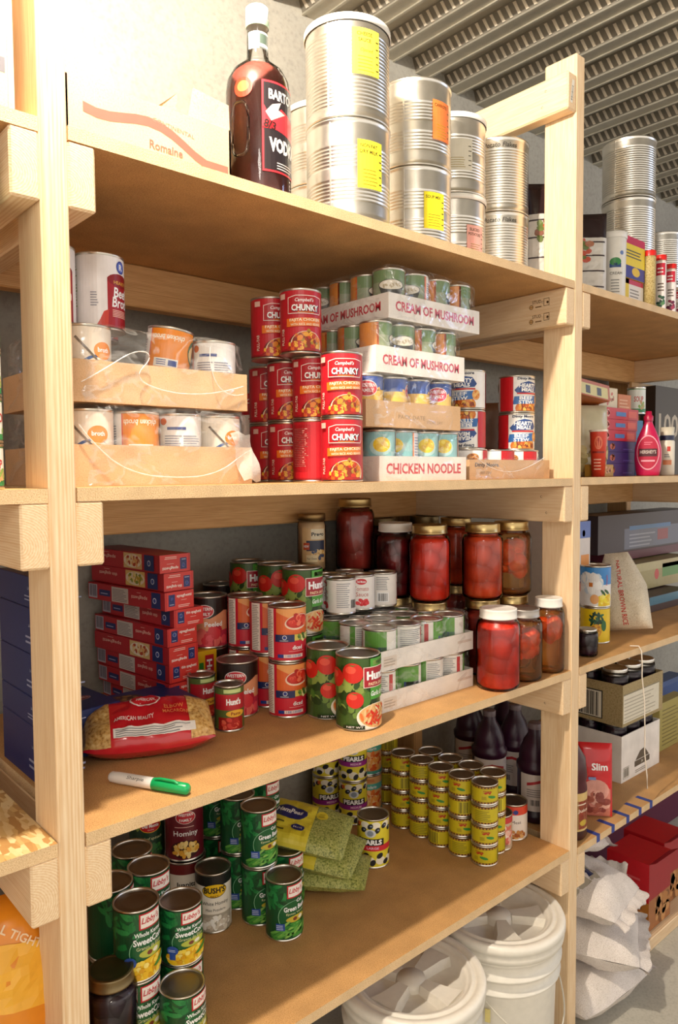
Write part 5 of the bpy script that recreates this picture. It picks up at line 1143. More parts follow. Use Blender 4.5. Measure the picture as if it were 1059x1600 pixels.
for k in (0, 1):
    w, d, h = .19, .135, .034; mb = MB(); mb.box((0, 0, 0), (w, d, h), BLUE, .001)
    a = Art(); a.rect(.03, h*.1, .095, h*.9, '#2a2f48'); a.up(); a.lines(.033, h*.15, .092, h*.85, 5, '#a8a8b4'); a.rect(.005, h*.2, .022, h*.8, '#d8c8a0')
    a2 = Art(); a2.rect(.095, h*.1, .125, h*.9, '#d8d4cc'); a2.up(); a2.bars(.097, h*.15, .122, h*.85); a2.lines(.02, h*.2, .08, h*.8, 4, '#8c90a8')
    a2.emit(mb, plane((0, d, 0), (0, -1, 0), (0, 0, 1))); a.emit(mb, plane((0, 0, 0), (1, 0, 0), (0, 0, 1)))
    if k: 
        a = Art(); a.ell(.07, .09, .04, .028, '#3c2c30', 20); a.up(); a.blobs(.07, .09, .03, .02, 24, ['#8c6a3c', '#a88450', '#5c3c24'], .006); a.blobs(.125, .045, .022, .009, 16, ['#f0c83a', '#e8b01c', '#f8e080'], .009, .3); a.poly([(.09, .035), (.15, .04), (.12, .055)], '#e8d8a0'); a.emit(mb, plane((0, 0, h), (1, 0, 0), (0, 1, 0)))
    o = mb.build('pasta_box', None, (xat(208, .19)-.035, .245, Z3+.0004+k*(h+.001))); o.rotation_euler = (0, 0, radians(-2)); tag(o, ('dark blue pasta box lying flat, lower of two', 'dark blue pasta box lying flat on top with yellow pasta picture')[k], 'box', 'blue pasta boxes')
# stack of blue boxes seen past the left post
y0 = .175; x0, x1 = xat(2, y0)-.03, xat(2, y0)+.10
x0 = max(x0, PW+.003); yy = y0
zz = Z3+.0004
hs = []
bx = .09; LW = xat(98, y0)-PW-.008
ys = [1197, 1131, 1086, 1018, 945, 895]
zs_ = [Z3]+[zat(bx, y0, v+6) for v in ys[1:]]
for i in range(5):
    h = zs_[i+1]-zs_[i]-.0008; mb = MB(); mb.box((0, 0, 0), (LW, .20, h), BLUE, .001); a = Art(); a.text('OVEN-READY', .035, h*.5, .0035, '#b8c0dc'); a.lines(.03, h*.22, .07, h*.4, 2, '#8c94b8'); a.emit(mb, plane((0, 0, 0), (1, 0, 0), (0, 0, 1)))
    a = Art(); a.text('LASAGNE', .16, h*.62, .005, '#b8c0dc'); a.lines(.13, h*.22, .18, h*.45, 2, '#8c94b8'); a.emit(mb, plane((0, .2, 0), (0, -1, 0), (0, 0, 1)))
    o = mb.build('lasagna_box', None, (PW+.008, y0, zs_[i]+.0004)); tag(o, 'dark blue box in the stack seen left of the post, %s' % ('lowest', 'second from bottom', 'middle one', 'second from top', 'topmost')[i], 'box', 'blue boxes stacked behind the left post')
# macaroni bag
RBAG = mat('#c81a28', .22, coat=.5)
a = Art(); wb, db = .25, .105
a.rect(-.14, -.06, -.075, .06, PASTA); a.rect(.075, -.06, .14, .06, PASTA); a.up()
a.rect(-.07, -.05, .085, -.032, '#efe8e2'); a.up(); a.lines(-.066, -.049, .08, -.034, 4, '#8c8c8c', .45); a.up()
a.text('AMERICAN BEAUTY', -.030, -.012, .010, '#f6dcd8', w=.075, bold=.02); a.text('ELBOW', .048, .008, .010, '#e8884c', w=.038, bold=.01); a.text('MACARONI', .050, -.006, .010, '#e8884c', w=.05, bold=.01)
a.ell(-.005, .034, .030, .020, '#f4dcd8', 24); a.up(); a.ell(-.005, .034, .027, .017, '#c81a28', 24); a.up(); a.text('AMERICAN', -.005, .032, .009, '#f4dcd8', w=.036, bold=.02)
P1, P2 = atz(140, 1192, Z3), atz(348, 1165, Z3)
c = (P1+P2)/2; wb = (P2-P1).length*.98; an = atan2(P2.y-P1.y, P2.x-P1.x)
mb = pillow(.25, .125, .066, RBAG, 30, 20, .006, 5, True, art=a, step=.006, pinch=.25, pw=.5)
o = mb.build('macaroni_bag', None, (c.x, c.y+.035, Z3+.026)); o.rotation_euler = (radians(24), 0, an); s = wb/.25; o.scale = (s, 1.0, 1); tag(o, 'red and clear plastic bag of elbow macaroni lying at the shelf edge', 'bag')
# marker pen
P1, P2 = atz(172, 1222, Z3), atz(296, 1243, Z3); d = (P2-P1); Lm = d.length; o = thing('marker_pen', 'white marker pen with a green cap lying at the shelf edge', 'marker', (P1.x, P1.y, Z3+.0002), atan2(d.y, d.x))
r = .0095
def xl(prof, mt, nm): mb = MB(); mb.lathe(prof, mt, 24); return mb.build(nm, o, M=Matrix.Translation((0, 0, r)) @ Matrix.Rotation(pi/2, 4, 'Y'))
xl([(.0001, 0), (.006, .0005), (.0085, .004), (.0092, .02), (.0092, Lm*.58)], mat('#e9e6e2', .35), 'barrel')
xl([(.0094, Lm*.56), (.0096, Lm*.562), (.0093, Lm*.8), (.0088, Lm*.97), (.006, Lm*.995), (.0001, Lm)], mat('#12a05a', .3), 'cap')
mb = MB(); mb.tube([(Lm*.6, -.004, r*2+.000), (Lm*.66, -.004, r*2+.002), (Lm*.84, -.004, r*2+.0015), (Lm*.88, -.004, r*2-.002)], .0024, mat('#12a05a', .3), 8); mb.build('clip', o)
a = Art(); a.text('Sharpie', Lm*.36, 0, .007, '#3c3c3c', w=.032, shear=.2); mb = MB(); a.emit(mb, lambda x, y, l: (x, -(.0094)*cos(y/.0094+.7), r+.0094*sin(y/.0094+.7)), None, .002); mb.build('lettering', o)
# =================================================================== FOURTH SHELF
z = Z4
GC, GB = 'sweet corn cans', 'green bean cans'
mb = None
zt2, zt1 = z+.2466, z+.1232
def midstack(px, ymid, yback, r=.038, h0=.1236):
    h = h0
    for _ in range(4):
        P = atz(px, ymid, z+h); d = Vector((P.x-CP.x, P.y-CP.y)).normalized(); x, y = P.x+d.x*r, P.y+d.y*r
        h = (zat(x+d.x*r, y+d.y*r, yback)-z)/2
    OCC.append((x, y, r, z, z+2*h)); return x, y, h
x, y, h = midstack(284, 1510, 1385)
d_ = Vector((x-CP.x, y-CP.y)).normalized()*.0785; can('corn', x-d_.x, y-d_.y, z, 30, 'sweet corn can alone at the front, seen from above', 'can', GC, sc_=(1, 1, h/.1236)); OCC.append((x-d_.x, y-d_.y, .038, z, z+h))
for k in (0, 1): can('corn', x, y, z+k*h, 8, 'sweet corn can in the right hand corn stack, %s' % lvl(k, 2), 'can', GC, sc_=(1, 1, h/.1236))
x, y = lidplace(212, 1404, zt2, .038, z); OCC.pop()
def clear(x, y, r, step=.002):
    d = Vector((x-CP.x, y-CP.y)).normalized()
    for _ in range(60):
        if any((x-q[0])**2+(y-q[1])**2 < (r+q[2]+.001)**2 and q[3] < z+.1 and q[4] > z+.01 for q in OCC): x += d.x*step; y += d.y*step
        else: break
    OCC.append((x, y, r, z, z+.25)); return x, y
x, y = clear(x, y, .038)
for k in (0, 1): can('corn', x, y, z+k*.1236, 14, 'sweet corn can in the left hand corn stack, %s' % lvl(k, 2), 'can', GC)
x, y = lidplace(172, 1488, z+.165, .042, z); jar('pur', z, 0, 'purple grape jar with a dull gold lid in the front corner by the post', xy=(x, y))
x, y = lidplace(172, 1378, zt2, .038, z); OCC.pop(); x, y = clear(x, y, .038)
for k in (0, 1): can('bean', x, y, z+k*.1256, 60, 'green can beside the left post, %s of the stack' % lvl(k, 2), 'can', GB)
x, y = lidplace(232, 1353, zt2, .038, z); OCC.pop(); x, y = clear(x, y, .038)
for k in (0, 1): can('corn', x, y, z+k*.1236, 12, 'sweet corn can in the second row of stacks, %s' % lvl(k, 2), 'can', GC)
x, y = lidplace(206, 1328, zt2, .038, z); OCC.pop(); x, y = clear(x, y, .038)
for k in (0, 1): can('corn', x, y, z+k*.1236, 12, 'green can with a dark lid in the third row by the left post, %s' % lvl(k, 2), 'can', GC)
put('bush', 0, z, 4, 'white hominy can with a yellow oval label', 'can', None, base=1461, pxR=351)
x, y = settle(278, z, z+.27, .045, Y=.42)
can('juan', x, y, z, 6, 'tall can with a pale label under the dark red hominy can', 'can'); can('hominy', x, y, z+.1306, 4, 'dark red hominy can with a yellow top, on a pale can', 'can')
x, y = settle(218, z, z+.26, .038, Y=.46)
for k in (0, 1): can('delm', x, y, z+k*.1256, 6, 'dark green can with a red shield label, %s' % lvl(k, 2), 'can', 'dark green spinach cans')
put('bean', 436, z, 14, 'green bean can alone at the front right of the bean stacks', 'can', GB, base=1473)
x, y = settle(397, z, z+.25, .0385, base=1450)
for k in (0, 1): can('bean', x, y, z+k*.1256, 14, 'green bean can in the foremost double stack, %s' % lvl(k, 2), 'can', GB)
x, y = settle(0, z, z+.25, .0385, base=1430, pxL=335)
for k in (0, 1): can('bean', x, y, z+k*.1256, 14, 'green bean can in the double stack just left of the foremost, %s' % lvl(k, 2), 'can', GB)
x, y = settle(0, z, z+.25, .0385, Y=.48, pxL=302)
for k in (0, 1): can('bean', x, y, z+k*.1256, 10, 'green bean can in the double stack next to the hominy cans, %s' % lvl(k, 2), 'can', GB)
x, y = settle(0, z, z+.13, .0385, base=1440, pxR=468); can('bean', x, y, z, 14, 'green bean can second in line behind the lone front can', 'can', GB)
x, y = settle(0, z, z+.25, .0385, Y=.42, pxR=430)
for k in (0, 1): can('bean', x, y, z+k*.1256, 16, 'green bean can in the rear double stack, %s' % lvl(k, 2), 'can', GB)
x, y = settle(0, z, z+.13, .0385, base=1388, pxR=475); can('peeled', x, y, z, 40, 'dark can with an orange edge at the back of the bean row', 'can', None, sc_=(.9, .9, 1.08))
# split pea bags
PB_ = glass('clear_bag', (1, 1, 1), .12, .1)
P = atz(500, 1390, z)
def peabag(k):
    a = Art(); a.rect(-.115, -.075, .03, .075, '#d8c63a'); a.up()
    a.rect(-.115, -.055, .02, -.04, '#c8b42c'); a.ell(-.03, .01, .042, .022, '#1f2460', 22); a.up(); a.text('HamPeas', -.03, .012, .014, '#e8e4dc', w=.062, bold=.03, shear=.2); a.ell(.045, .02, .014, .014, '#d8c63a', 16); a.up(); a.lines(.038, .014, .052, .028, 4, '#8c7c1c')
    a.ell(.0, -.035, .016, .010, '#1f2460', 16); a.up(); a.text('Hurst', .0, -.035, .006, '#e8e4dc', w=.02); a.lines(-.11, -.05, -.03, -.02, 3, '#5c541c')
    if k == 0: a = Art(); a.rect(-.115, -.055, .0, .0, '#c8c4b8'); a.up(); a.lines(-.11, -.05, -.01, -.004, 8, '#5c5c58')
    return pillow(.23, .15, .052, PEAS, 24, 18, .004, 20+k, False, art=a, step=.006)
P = atz(508, 1388, z)
for k in range(3):
    mb = peabag(k); o = mb.build('pea_bag', None, (P.x+(.0, -.012, -.035)[k], P.y+(.02, .035, .05)[k], z+.012+k*.053)); o.rotation_euler = (radians((0, 7, 12)[k]), radians((0, 6, 9)[k]), radians((-50, -58, -52)[k]))
    tag(o, ('clear bag of split peas at the bottom of the pile, white text panel out', 'yellow and clear bag of split peas in the middle of the pile', 'yellow and clear bag of split peas on top with a blue oval')[k], 'bag', 'bags of dried split peas')
# olives
put('pearlr', 580, z, -10, 'olive can with a red band standing alone beside the pea bags', 'can', 'black olive cans', base=1358, push=False)
x, y = settle(548, z, z+.25, .0395, Y=.50)
for k in (0, 1): can('pearl', x, y, z+k*.1206, 4, 'olive can with a purple band, right stack, %s' % lvl(k, 2), 'can', 'black olive cans')
x, y = settle(506, z, z+.25, .0395, Y=.56)
for k in (0, 1): can('pearl', x, y, z+k*.1206, 14, 'olive can with a purple band, left stack, %s' % lvl(k, 2), 'can', 'black olive cans')
x, y = settle(0, z, z+.25, .041, Y=.50, pxR=594)
for k in (0, 1): can('peach', x, y, z+k*.1106, 10, 'orange fruit can between the olives and the yellow cans, %s' % lvl(k, 2), 'can', 'orange fruit cans')
# yellow chile cans
cols = [(758.5, 1355, 781), (721.5, 1340, 0), (688.5, 1325, 0), (658, 1311, 0), (628, 1296, 0), (602, 1284, 0)]
nm = ('nearest', 'second nearest', 'third', 'fourth', 'fifth', 'furthest')
rnd = random.Random(12)
for i, (px, base, _) in enumerate(cols):
    x, y = settle(px, z, z+.21, .0325, base=base)
    for k in range(4): can('chile', x, y, z+k*.0509, rnd.choice((-150, -95, 8, -20, 15, 100, 40)), 'small yellow chile can, %s, in the %s stack of the front row' % (lvl(k, 4), nm[i]), 'can', 'small yellow chile cans')
for i, (px, yb) in enumerate(((770, 1208), (735, 1197), (702, 1186), (670, 1175))):
    x, y = lidplace(px, yb, z+.2036, .0325, z)
    for _ in range(30):
        if any((x-q[0])**2+(y-q[1])**2 < (.0325+q[2]+.001)**2 and q[3] <= z and q[4] > z+.1 for q in OCC[:-1]): x += .002; y += .0015
        else: break
    for k in range(4): can('chile', x, y, z+k*.0509, rnd.choice((-150, -95, 8, -20, 15, 100, 40)), 'small yellow chile can, %s, in the %s stack of the row behind' % (lvl(k, 4), nm[i]), 'can', 'small yellow chile cans')
put('pink', 0, z, 20, 'small clear looking chicken can beside the nearest yellow stack', 'can', None, base=1340, pxR=803)
put('wo', 0, z, 6, 'white and orange meat can at the right end of the lowest shelf', 'can', None, base=1325, pxR=827)
# =================================================================== buckets on the floor
BW = mat('#ece7dc', .35); BW2 = mat('#e4ded2', .4)
def bucket(c, top, label, spin, handle=True):
    o = thing('bucket', label, 'bucket', (c[0], c[1], FLOOR+.0003), spin, 'white food buckets'); H = top-FLOOR; R = .150
    b = MB(); prof = [(.0001, .002), (.128, 0), (.131, .006), (R-.012, H-.13), (R-.011, H-.128), (R-.002, H-.126), (R-.001, H-.120), (R-.009, H-.118), (R-.009, H-.092), (R+.001, H-.090), (R+.002, H-.083), (R-.007, H-.080), (R-.006, H-.055), (R, H-.053), (R+.001, H-.045), (R-.004, H-.04)]
    b.lathe(prof, BW, 72); b.build('bucket_body', o)
    b = MB(); b.lathe([(R-.002, H-.046), (R+.006, H-.044), (R+.008, H-.032), (R+.006, H-.022), (R+.010, H-.020), (R+.010, H-.008), (R+.007, H-.001), (R, H), (R-.008, H-.001), (R-.010, H-.004), (R-.014, H-.004), (R-.017, H-.001), (R-.022, H-.001), (R-.024, H-.006), (R-.030, H-.008), (R-.036, H-.010), (R-.042, H-.028), (.0001, H-.030)], BW, 72); b.build('screw_lid', o)
    b = MB()    # raised grips leaving deep pockets between
    for k in range(4):
        a_ = k*pi/2+pi/4; u = Vector((cos(a_), sin(a_), 0)); v = Vector((-sin(a_), cos(a_), 0)); vs = []
        for s, wz in ((.030, .014), (.085, .026), (.108, .036)):
            for z_, k2 in ((H-.0299, 1.25), (H-.012, .85)):
                vs += [u*s-v*wz*k2+Vector((0, 0, z_)), u*s+v*wz*k2+Vector((0, 0, z_))]
        f = []
        for q in (0, 4): f += [(q+2, q+3, q+7, q+6), (q, q+2, q+6, q+4), (q+1, q+5, q+7, q+3)]
        f += [(0, 1, 3, 2), (8, 10, 11, 9)]
        b.add(vs, f, BW2)
    b.lathe([(.034, H-.0299), (.030, H-.012), (.0001, H-.011)], BW2, 24); b.build('lid_grip', o)
    if handle:
        b = MB(); pts = []
        for i in range(25):
            t = pi*i/24; pts.append(((R+.006)*cos(t), -(R+.012)*sin(t)*.98, H-.072-.17*sin(t)))
        b.tube(pts, .0017, mat('#d8d2c4', .35), 8); b.build('wire_handle', o)
        b = MB()
        for sx in (-1, 1): b.box((sx*(R+.002)-.006, -.014, H-.088), (sx*(R+.002)+.006, .014, H-.06), BW, .002)
        b.build('ear', o)
    return o
def lid_centre(pxR, py, zt, R):
    P = atz(pxR, py, zt); d = hdir(pxR); return (P.x-R*d.y, P.y+R*d.x)
TB = -1.062
c1 = lid_centre(884, 1436, TB, .16); c2 = lid_centre(760, 1532, TB, .16)
print('buckets', c1, c2)
b1 = bucket(c1, TB, 'white plastic bucket with screw lid below the low shelf, nearer the right post', face(*c1, 30)+.5)
b2 = bucket(c2, TB, 'white plastic bucket with screw lid below the low shelf, at the bottom of the picture', face(*c2)+.2, False)
mb = MB(); mb.box((-.006, -.1455, TB-FLOOR-.19), (.006, -.1425, TB-FLOOR-.16), mat('#e8d88c', .5)); s_ = mb.build('tape_tab', b1); s_.rotation_euler = (0, 0, radians(-68))
# =================================================================== right bay
def abox(name, label, cat, pxL, pxR, Y, z0, hh, d, colr, front=None, group=None, yT=None, rz=0, left=None, top=None, bev=.001, tiltz=0):
    xa, xb = xat(pxL, Y), xat(pxR, Y); w = xb-xa
    if yT is not None: hh = zat((xa+xb)/2, Y, yT)-z0
    mb = MB(); mt = colr if not isinstance(colr, str) else mat(colr, .45)
    mb.box((0, 0, 0), (w, d, hh), mt, bev)
    if front: a = Art(); front(a, w, hh); a.emit(mb, plane((0, 0, 0), (1, 0, 0), (0, 0, 1)))
    if left: a = Art(); left(a, d, hh); a.emit(mb, plane((0, d, 0), (0, -1, 0), (0, 0, 1)))
    if top: a = Art(); top(a, w, d); a.emit(mb, plane((0, 0, hh), (1, 0, 0), (0, 1, 0)))
    o = mb.build(name, None, (xa, Y, z0+.0004)); o.rotation_euler = (0, tiltz, rz); tag(o, label, cat, group); return o, hh
zr = Z1
G2 = 'ribbed cans on the right bay top shelf'
for px, Y, k, lab in ((976, .165, 3, 'tall stack of three in the right bay'), (951, .34, 2, 'pair behind the white tub'), (1026, .25, 2, 'pair right of the tall stack'), (1050, .27, 2, 'pair at the right picture edge')):
    X = xat(px, Y)
    for q in range(k):
        o = inst('bigr', bigcan_proto('all'), (X, Y, zr+q*.179+.0005), face(X, Y, 0), 'ribbed silver can, '+lab+', '+lvl(q, k), 'can', G2)
x, y = settle(954, zr, .7, .034, Y=.085); h = zat(x, y, 366)-zr
o = thing('drink_tub', 'white plastic tub with a green and blue mark, beside the food pouches', 'tub', (x, y, zr+.0005), face(x, y, 10)); o.rotation_euler[1] = radians(0)
mb = MB(); mb.lathe([(.0001, .001), (.031, 0), (.032, .003), (.0345, h*.9), (.0345, h*.93)], mat('#e9e6de', .4), 32); mb.build('tub_body', o)
mb = MB(); mb.lathe([(.0355, h*.91), (.037, h*.92), (.037, h*.985), (.035, h), (.0001, h-.001)], mat('#f0ede6', .35), 32); mb.build('lid', o)
a = Art(); a.ell(.0, h*.58, .016, .011, '#3c8c4c', 16); a.rect(-.016, h*.5, .016, h*.56, '#2c5088'); a.up(); a.text('CREAM', .002, h*.42, .008, '#5c5c58', w=.034); a.lines(-.012, h*.16, .016, h*.36, 5, '#8c8c88', .35); a.ell(.018, h*.7, .006, .006, '#6c88c0', 12); a.emit(mb := MB(), cyl(.0338), dx=.005); mb.build('label', o)
def fr(a, w, h): a.rect(0, 0, w, h, '#e8e2da'); a.up(); a.rect(0, 0, w*.35, h, '#e8c81c'); a.rect(0, h*.84, w, h, '#c82c50'); a.lines(w*.4, h*.1, w*.9, h*.75, 6, '#8c8478')
o, hh = abox('food_box', 'clear and yellow box below the tilted yellow and pink box', 'box', 966, 1000, .07, zr, 0, .05, '#e4ded4', fr, None, 438)
def fr(a, w, h): a.rect(0, h*.3, w, h*.82, '#ecd02a'); a.rect(0, 0, w, h*.3, '#34308c'); a.rect(0, h*.82, w, h, '#c8204c'); a.up(); a.lines(w*.12, h*.5, w*.86, h*.72, 3, '#4a4a3c'); a.ell(w*.6, h*.18, w*.18, h*.11, '#e8c02c')
o, h2 = abox('food_box', 'yellow and pink box with a blue foot standing on a clear box', 'box', 968, 1002, .065, zr+hh+.001, 0, .05, '#e0c430', fr, None, 372)
for i, (pa, pb, yt, col_, lid_, lab) in enumerate(((1000, 1020, 393, '#c8b478', 1, 'clear tube of pale seeds with a red lid, left of the spice tubes'), (1018, 1036, 400, '#e4d8cc', 1, 'tall spice tube with a red lid and white label, second in the row'), (1035, 1050, 414, '#d8c0b0', 1, 'spice tube with a red label band, third in the row'), (1049, 1062, 450, '#8c4a5c', 0, 'short jar with a purple fruit label at the picture edge'))):
    Y = .06; xm = xat((pa+pb)/2, Y); D = (Vector((xm, Y))-Vector((CP.x, CP.y))).length; r = (xat(pb, Y)-xat(pa, Y))*(Y-CP.y)/D/2; h = zat(xm, Y, yt)-zr
    r = max(.016, r*.97)
    o = thing('spice_tube', lab, 'jar', (xm, Y, zr+.0005), face(xm, Y, 0), 'tubes on the right top shelf')
    mb = MB(); mb.lathe([(.0001, .001), (r, 0), (r, h*.9), (r*.9, h*.92)], mat(col_, .3) if i else SEED if 'SEED' in globals() else speck('seeds', '#d8c890', '#c0a868', '#8c7840', 300), 24); mb.build('tube', o)
    mb = MB(); mb.lathe([(r*1.04, h*.91), (r*1.04, h*.99), (r, h), (.0001, h)], mat('#d82420' if lid_ else '#d8c8b0', .35), 24); mb.build('lid', o)
    if i:
        a = Art(); a.rect(-r*1.2, h*.05, r*1.2, h*.88, '#ece4e0'); a.up(); a.rect(-r*.9, h*.66, r*.9, h*.86, '#c8243c'); a.up(); a.lines(-r*.6, h*.7, r*.6, h*.82, 2, '#f4e4e4'); a.blobs(0, h*.22, r*.7, h*.1, 10, ['#3c6a4c', '#2c5040', '#5c8c5c'] if i == 1 else ['#8c2848', '#5c1c3c', '#a83c5c'], .006); a.lines(-r*.5, h*.4, r*.6, h*.56, 3, '#6c5c54'); a.emit(mb := MB(), cyl(r), dx=.004); mb.build('label', o)
# board and bracket of the shelves further along the back wall
ob = thing('far_shelf', 'further pine shelf on the back wall beyond the ribbed cans', 'shelf', (2.9, .3, .70))
mb = MB(); mb.box((-.25, -.02, 0), (.5, .33, .019), PB); mb.build('board', ob); mb = MB(); mb.box((-.25, .29, -.089), (-.21, .33, 0), wood('Z')); mb.build('bracket', ob)
ob.location = (3.0, .3, zat(2.75, .3, 372))
# --- shelf two right
z = Z2+.0016
o, hr = None, 0
def redart(a, w, h): a.rect(0, 0, w, h, '#c41c34'); a.up(); a.ell(w*.2, h*.5, h*.3, h*.34, '#e8b4a8', 12); a.up(); a.blobs(w*.2, h*.5, h*.2, h*.2, 8, ['#8c1c20', '#d85a4a'], h*.12); a.rect(w*.4, h*.28, w*.66, h*.66, '#3c78b8'); a.rect(w*.72, h*.2, w*.95, h*.8, '#e0503c')
def purart(a, w, h): a.rect(0, 0, w, h, '#33206c'); a.up(); a.ell(w*.3, h*.5, w*.08, h*.3, '#c86a4a', 12); a.blobs(w*.3, h*.5, w*.06, h*.24, 7, ['#e89a5c', '#a8402c'], h*.12); a.rect(w*.62, h*.2, w*.9, h*.3, '#5c4a9c')
ys = [742, 724, 706, 689, 672, 655, 637]
Yb = .10; xm = xat(960, Yb); zz = z
for i in range(6):
    h = zat(xm, Yb, ys[i+1])-zz; pur = i < 3
    abox('snack_box', ('purple', 'red')[not pur]+' snack box in the right bay stack, %s of the three' % ('bottom', 'middle', 'top')[i % 3], 'box', 940 if pur else 936, 991 if pur else 994+(i-4)*1.5, Yb, zz, h-.0008, .13, '#33206c' if pur else '#8c1424', purart if pur else redart, ('red', 'purple')[pur]+' snack boxes', left=(lambda a, w, h: (a.rect(w*.1, h*.1, w*.9, h*.9, '#5c1828'), a.up(), a.blobs(w*.5, h*.5, w*.3, h*.3, 10, ['#a85c3c', '#3c4a6c', '#c88a6c'], h*.14))))
    zz += h
Yq = .2
abox('food_box', 'beige patterned box standing on the red snack boxes', 'box', 934, 963, .13, zz+.0005, zat(xat(950, .13), .13, 606)-zz, .06, '#d8c8a8', lambda a, w, h: (a.rect(w*.08, h*.08, w*.94, h*.94, '#e4d4b4'), a.up(), a.blobs(w*.5, h*.5, w*.3, h*.3, 16, ['#b89878', '#c8685c', '#a8845c'], .006)))
abox('food_box', 'small orange box between the beige box and the green tin', 'box', 964, 984, .15, zz+.0005, zat(xat(974, .15), .15, 617)-zz, .05, '#cf7a48', lambda a, w, h: a.lines(w*.1, h*.2, w*.9, h*.8, 3, '#e8b088'))
x, y = xat(992, .2), .2; can('gw', x, y, zz+.0005, 0, 'small green and white tin on the red snack boxes', 'can', None, sc_=(.85, .85, (zat(x, y, 606)-zz)/.06))
abox('gift_box', 'dark brown box printed with a large 100 at the back', 'box', 1022, 1070, .40, z, 0, .06, '#2c2018', lambda a, w, h: (a.text('100', w*.42, h*.56, h*.27, '#b8aa94', w=w*.62, bold=.02), a.lines(w*.15, h*.36, w*.7, h*.42, 1, '#8c8070')), None, 606)
abox('food_box', 'cream wooden looking box upright behind the syrup bottle', 'box', 985, 1022, .47, z, 0, .012, '#c49e6c', None, None, 600)
abox('food_box', 'small blue box edge between the red boxes and the syrup bottle', 'box', 992, 1003, .20, z, 0, .04, '#2c7cac', None, None, 657)
abox('food_box', 'small ochre box at the foot of the purple boxes', 'box', 931, 958, .055, z, 0, .035, '#b88a34', lambda a, w, h: a.blobs(w*.6, h*.5, w*.25, h*.25, 8, ['#d8a078', '#c88458'], .006), None, 726)
x, y = settle(934, z, .2, .022, Y=.045)
o = thing('snack_tube', 'orange red snack tube with a white rim beside the post', 'tube', (x, y, z+.0005), face(x, y, 0)); h = zat(x, y, 672)-z
mb = MB(); mb.lathe([(.0001, .001), (.017, 0), (.0225, h*.95), (.0225, h)], mat('#d4402a', .4), 28); mb.build('tube_wall', o)
mb = MB(); mb.lathe([(.0228, h*.955), (.0245, h*.96), (.0245, h), (.0001, h+.001)], mat('#efe2d4', .4), 28); mb.build('rim', o)
a = Art(); a.ell(0, h*.72, .010, .018, '#e87a58', 14); a.up(); a.ell(0, h*.72, .007, .014, '#b82c1c', 14); a.rect(-.017, h*.50, .017, h*.54, '#8c2014'); a.lines(-.012, h*.15, .012, h*.42, 4, '#f0b49c'); a.emit(mb := MB(), lambda x_, y_, l: ((.0175+.005*y_/h+.0006)*sin(x_/.02), -(.0175+.005*y_/h+.0006)*cos(x_/.02), y_), dx=.004); mb.build('label', o)
# syrup bottle
Ym = .055; x, y = xat(1011.5, Ym), Ym; h = zat(x, y, 643)-z; wr = (xat(1033, Ym)-xat(990, Ym))*(Ym-CP.y)/((Vector((x, y))-Vector((CP.x, CP.y))).length)/2
o = thing('syrup_bottle', 'bright pink syrup bottle with an oval dark label', 'bottle', (x, y, z+.0005), face(x, y, 0))
PK = mat('#c41450', .3, coat=.3); n = 28; vs = []; fs = []
pr_ = [(0, .78), (.02, .86), (.1, .92), (.25, 1), (.42, .98), (.58, .8), (.7, .55), (.78, .38), (.82, .3), (.86, .3)]
for t, s in pr_:
    for i in range(n): q = 2*pi*i/n; vs.append((wr*s*cos(q), wr*.55*min(s, .9)*sin(q), h*t))
fs = [(j*n+i, j*n+(i+1) % n, (j+1)*n+(i+1) % n, (j+1)*n+i) for j in range(len(pr_)-1) for i in range(n)]
mb = MB(); mb.add(vs, fs+[tuple(reversed(range(n)))], PK, True); mb.build('bottle_body', o)
mb = MB(); mb.lathe([(wr*.34, h*.85), (wr*.36, h*.92), (wr*.26, h*.94), (wr*.22, h), (.0001, h)], mat('#b01040', .35), 20); mb.build('cap', o)
a = Art(); a.ell(0, h*.36, wr*.82, h*.27, '#f0a8b8', 28); a.up(); a.ell(0, h*.36, wr*.76, h*.25, '#b8143c', 28); a.up(); a.rect(-wr*.66, h*.3, wr*.66, h*.42, '#4c1c24'); a.up(); a.text("HERSHEY'S", 0, h*.37, h*.055, '#d8c8c0', w=wr*1.15, bold=.02); a.rect(-wr*.5, h*.22, wr*.5, h*.245, '#f0a8b8'); a.lines(-wr*.3, h*.48, wr*.3, h*.54, 2, '#e87890')
a.emit(mb := MB(), lambda x_, y_, l: (x_, -wr*.55*sqrt(max(.02, 1-(x_/wr)**2))*.93-.0012-.0003*l, y_), dx=.006); mb.build('label', o)
x, y = xat(1041, .06), .06; o = thing('white_bottle', 'white squeeze bottle with a navy collar right of the syrup bottle', 'bottle', (x, y, z+.0005), face(x, y, 0)); h = zat(x, y, 668)-z
mb = MB(); mb.lathe([(.0001, .001), (.020, 0), (.022, .004), (.022, h*.7), (.019, h*.74)], mat('#e4dccb', .4), 24); mb.build('bottle_body', o); mb = MB(); mb.lathe([(.021, h*.73), (.021, h*.83)], mat('#1c2444', .4), 24); mb.lathe([(.0195, h*.83), (.021, h), (.0001, h)], mat('#d8d0bc', .4), 24); mb.build('cap', o)
a = Art(); a.rect(.0, h*.5, .010, h*.6, '#c83a2c'); a.rect(-.012, h*.22, .014, h*.32, '#e08a5c'); a.lines(-.008, h*.38, .010, h*.46, 2, '#6c6c74'); a.emit(mb := MB(), cyl(.0222), dx=.004); mb.build('label', o)
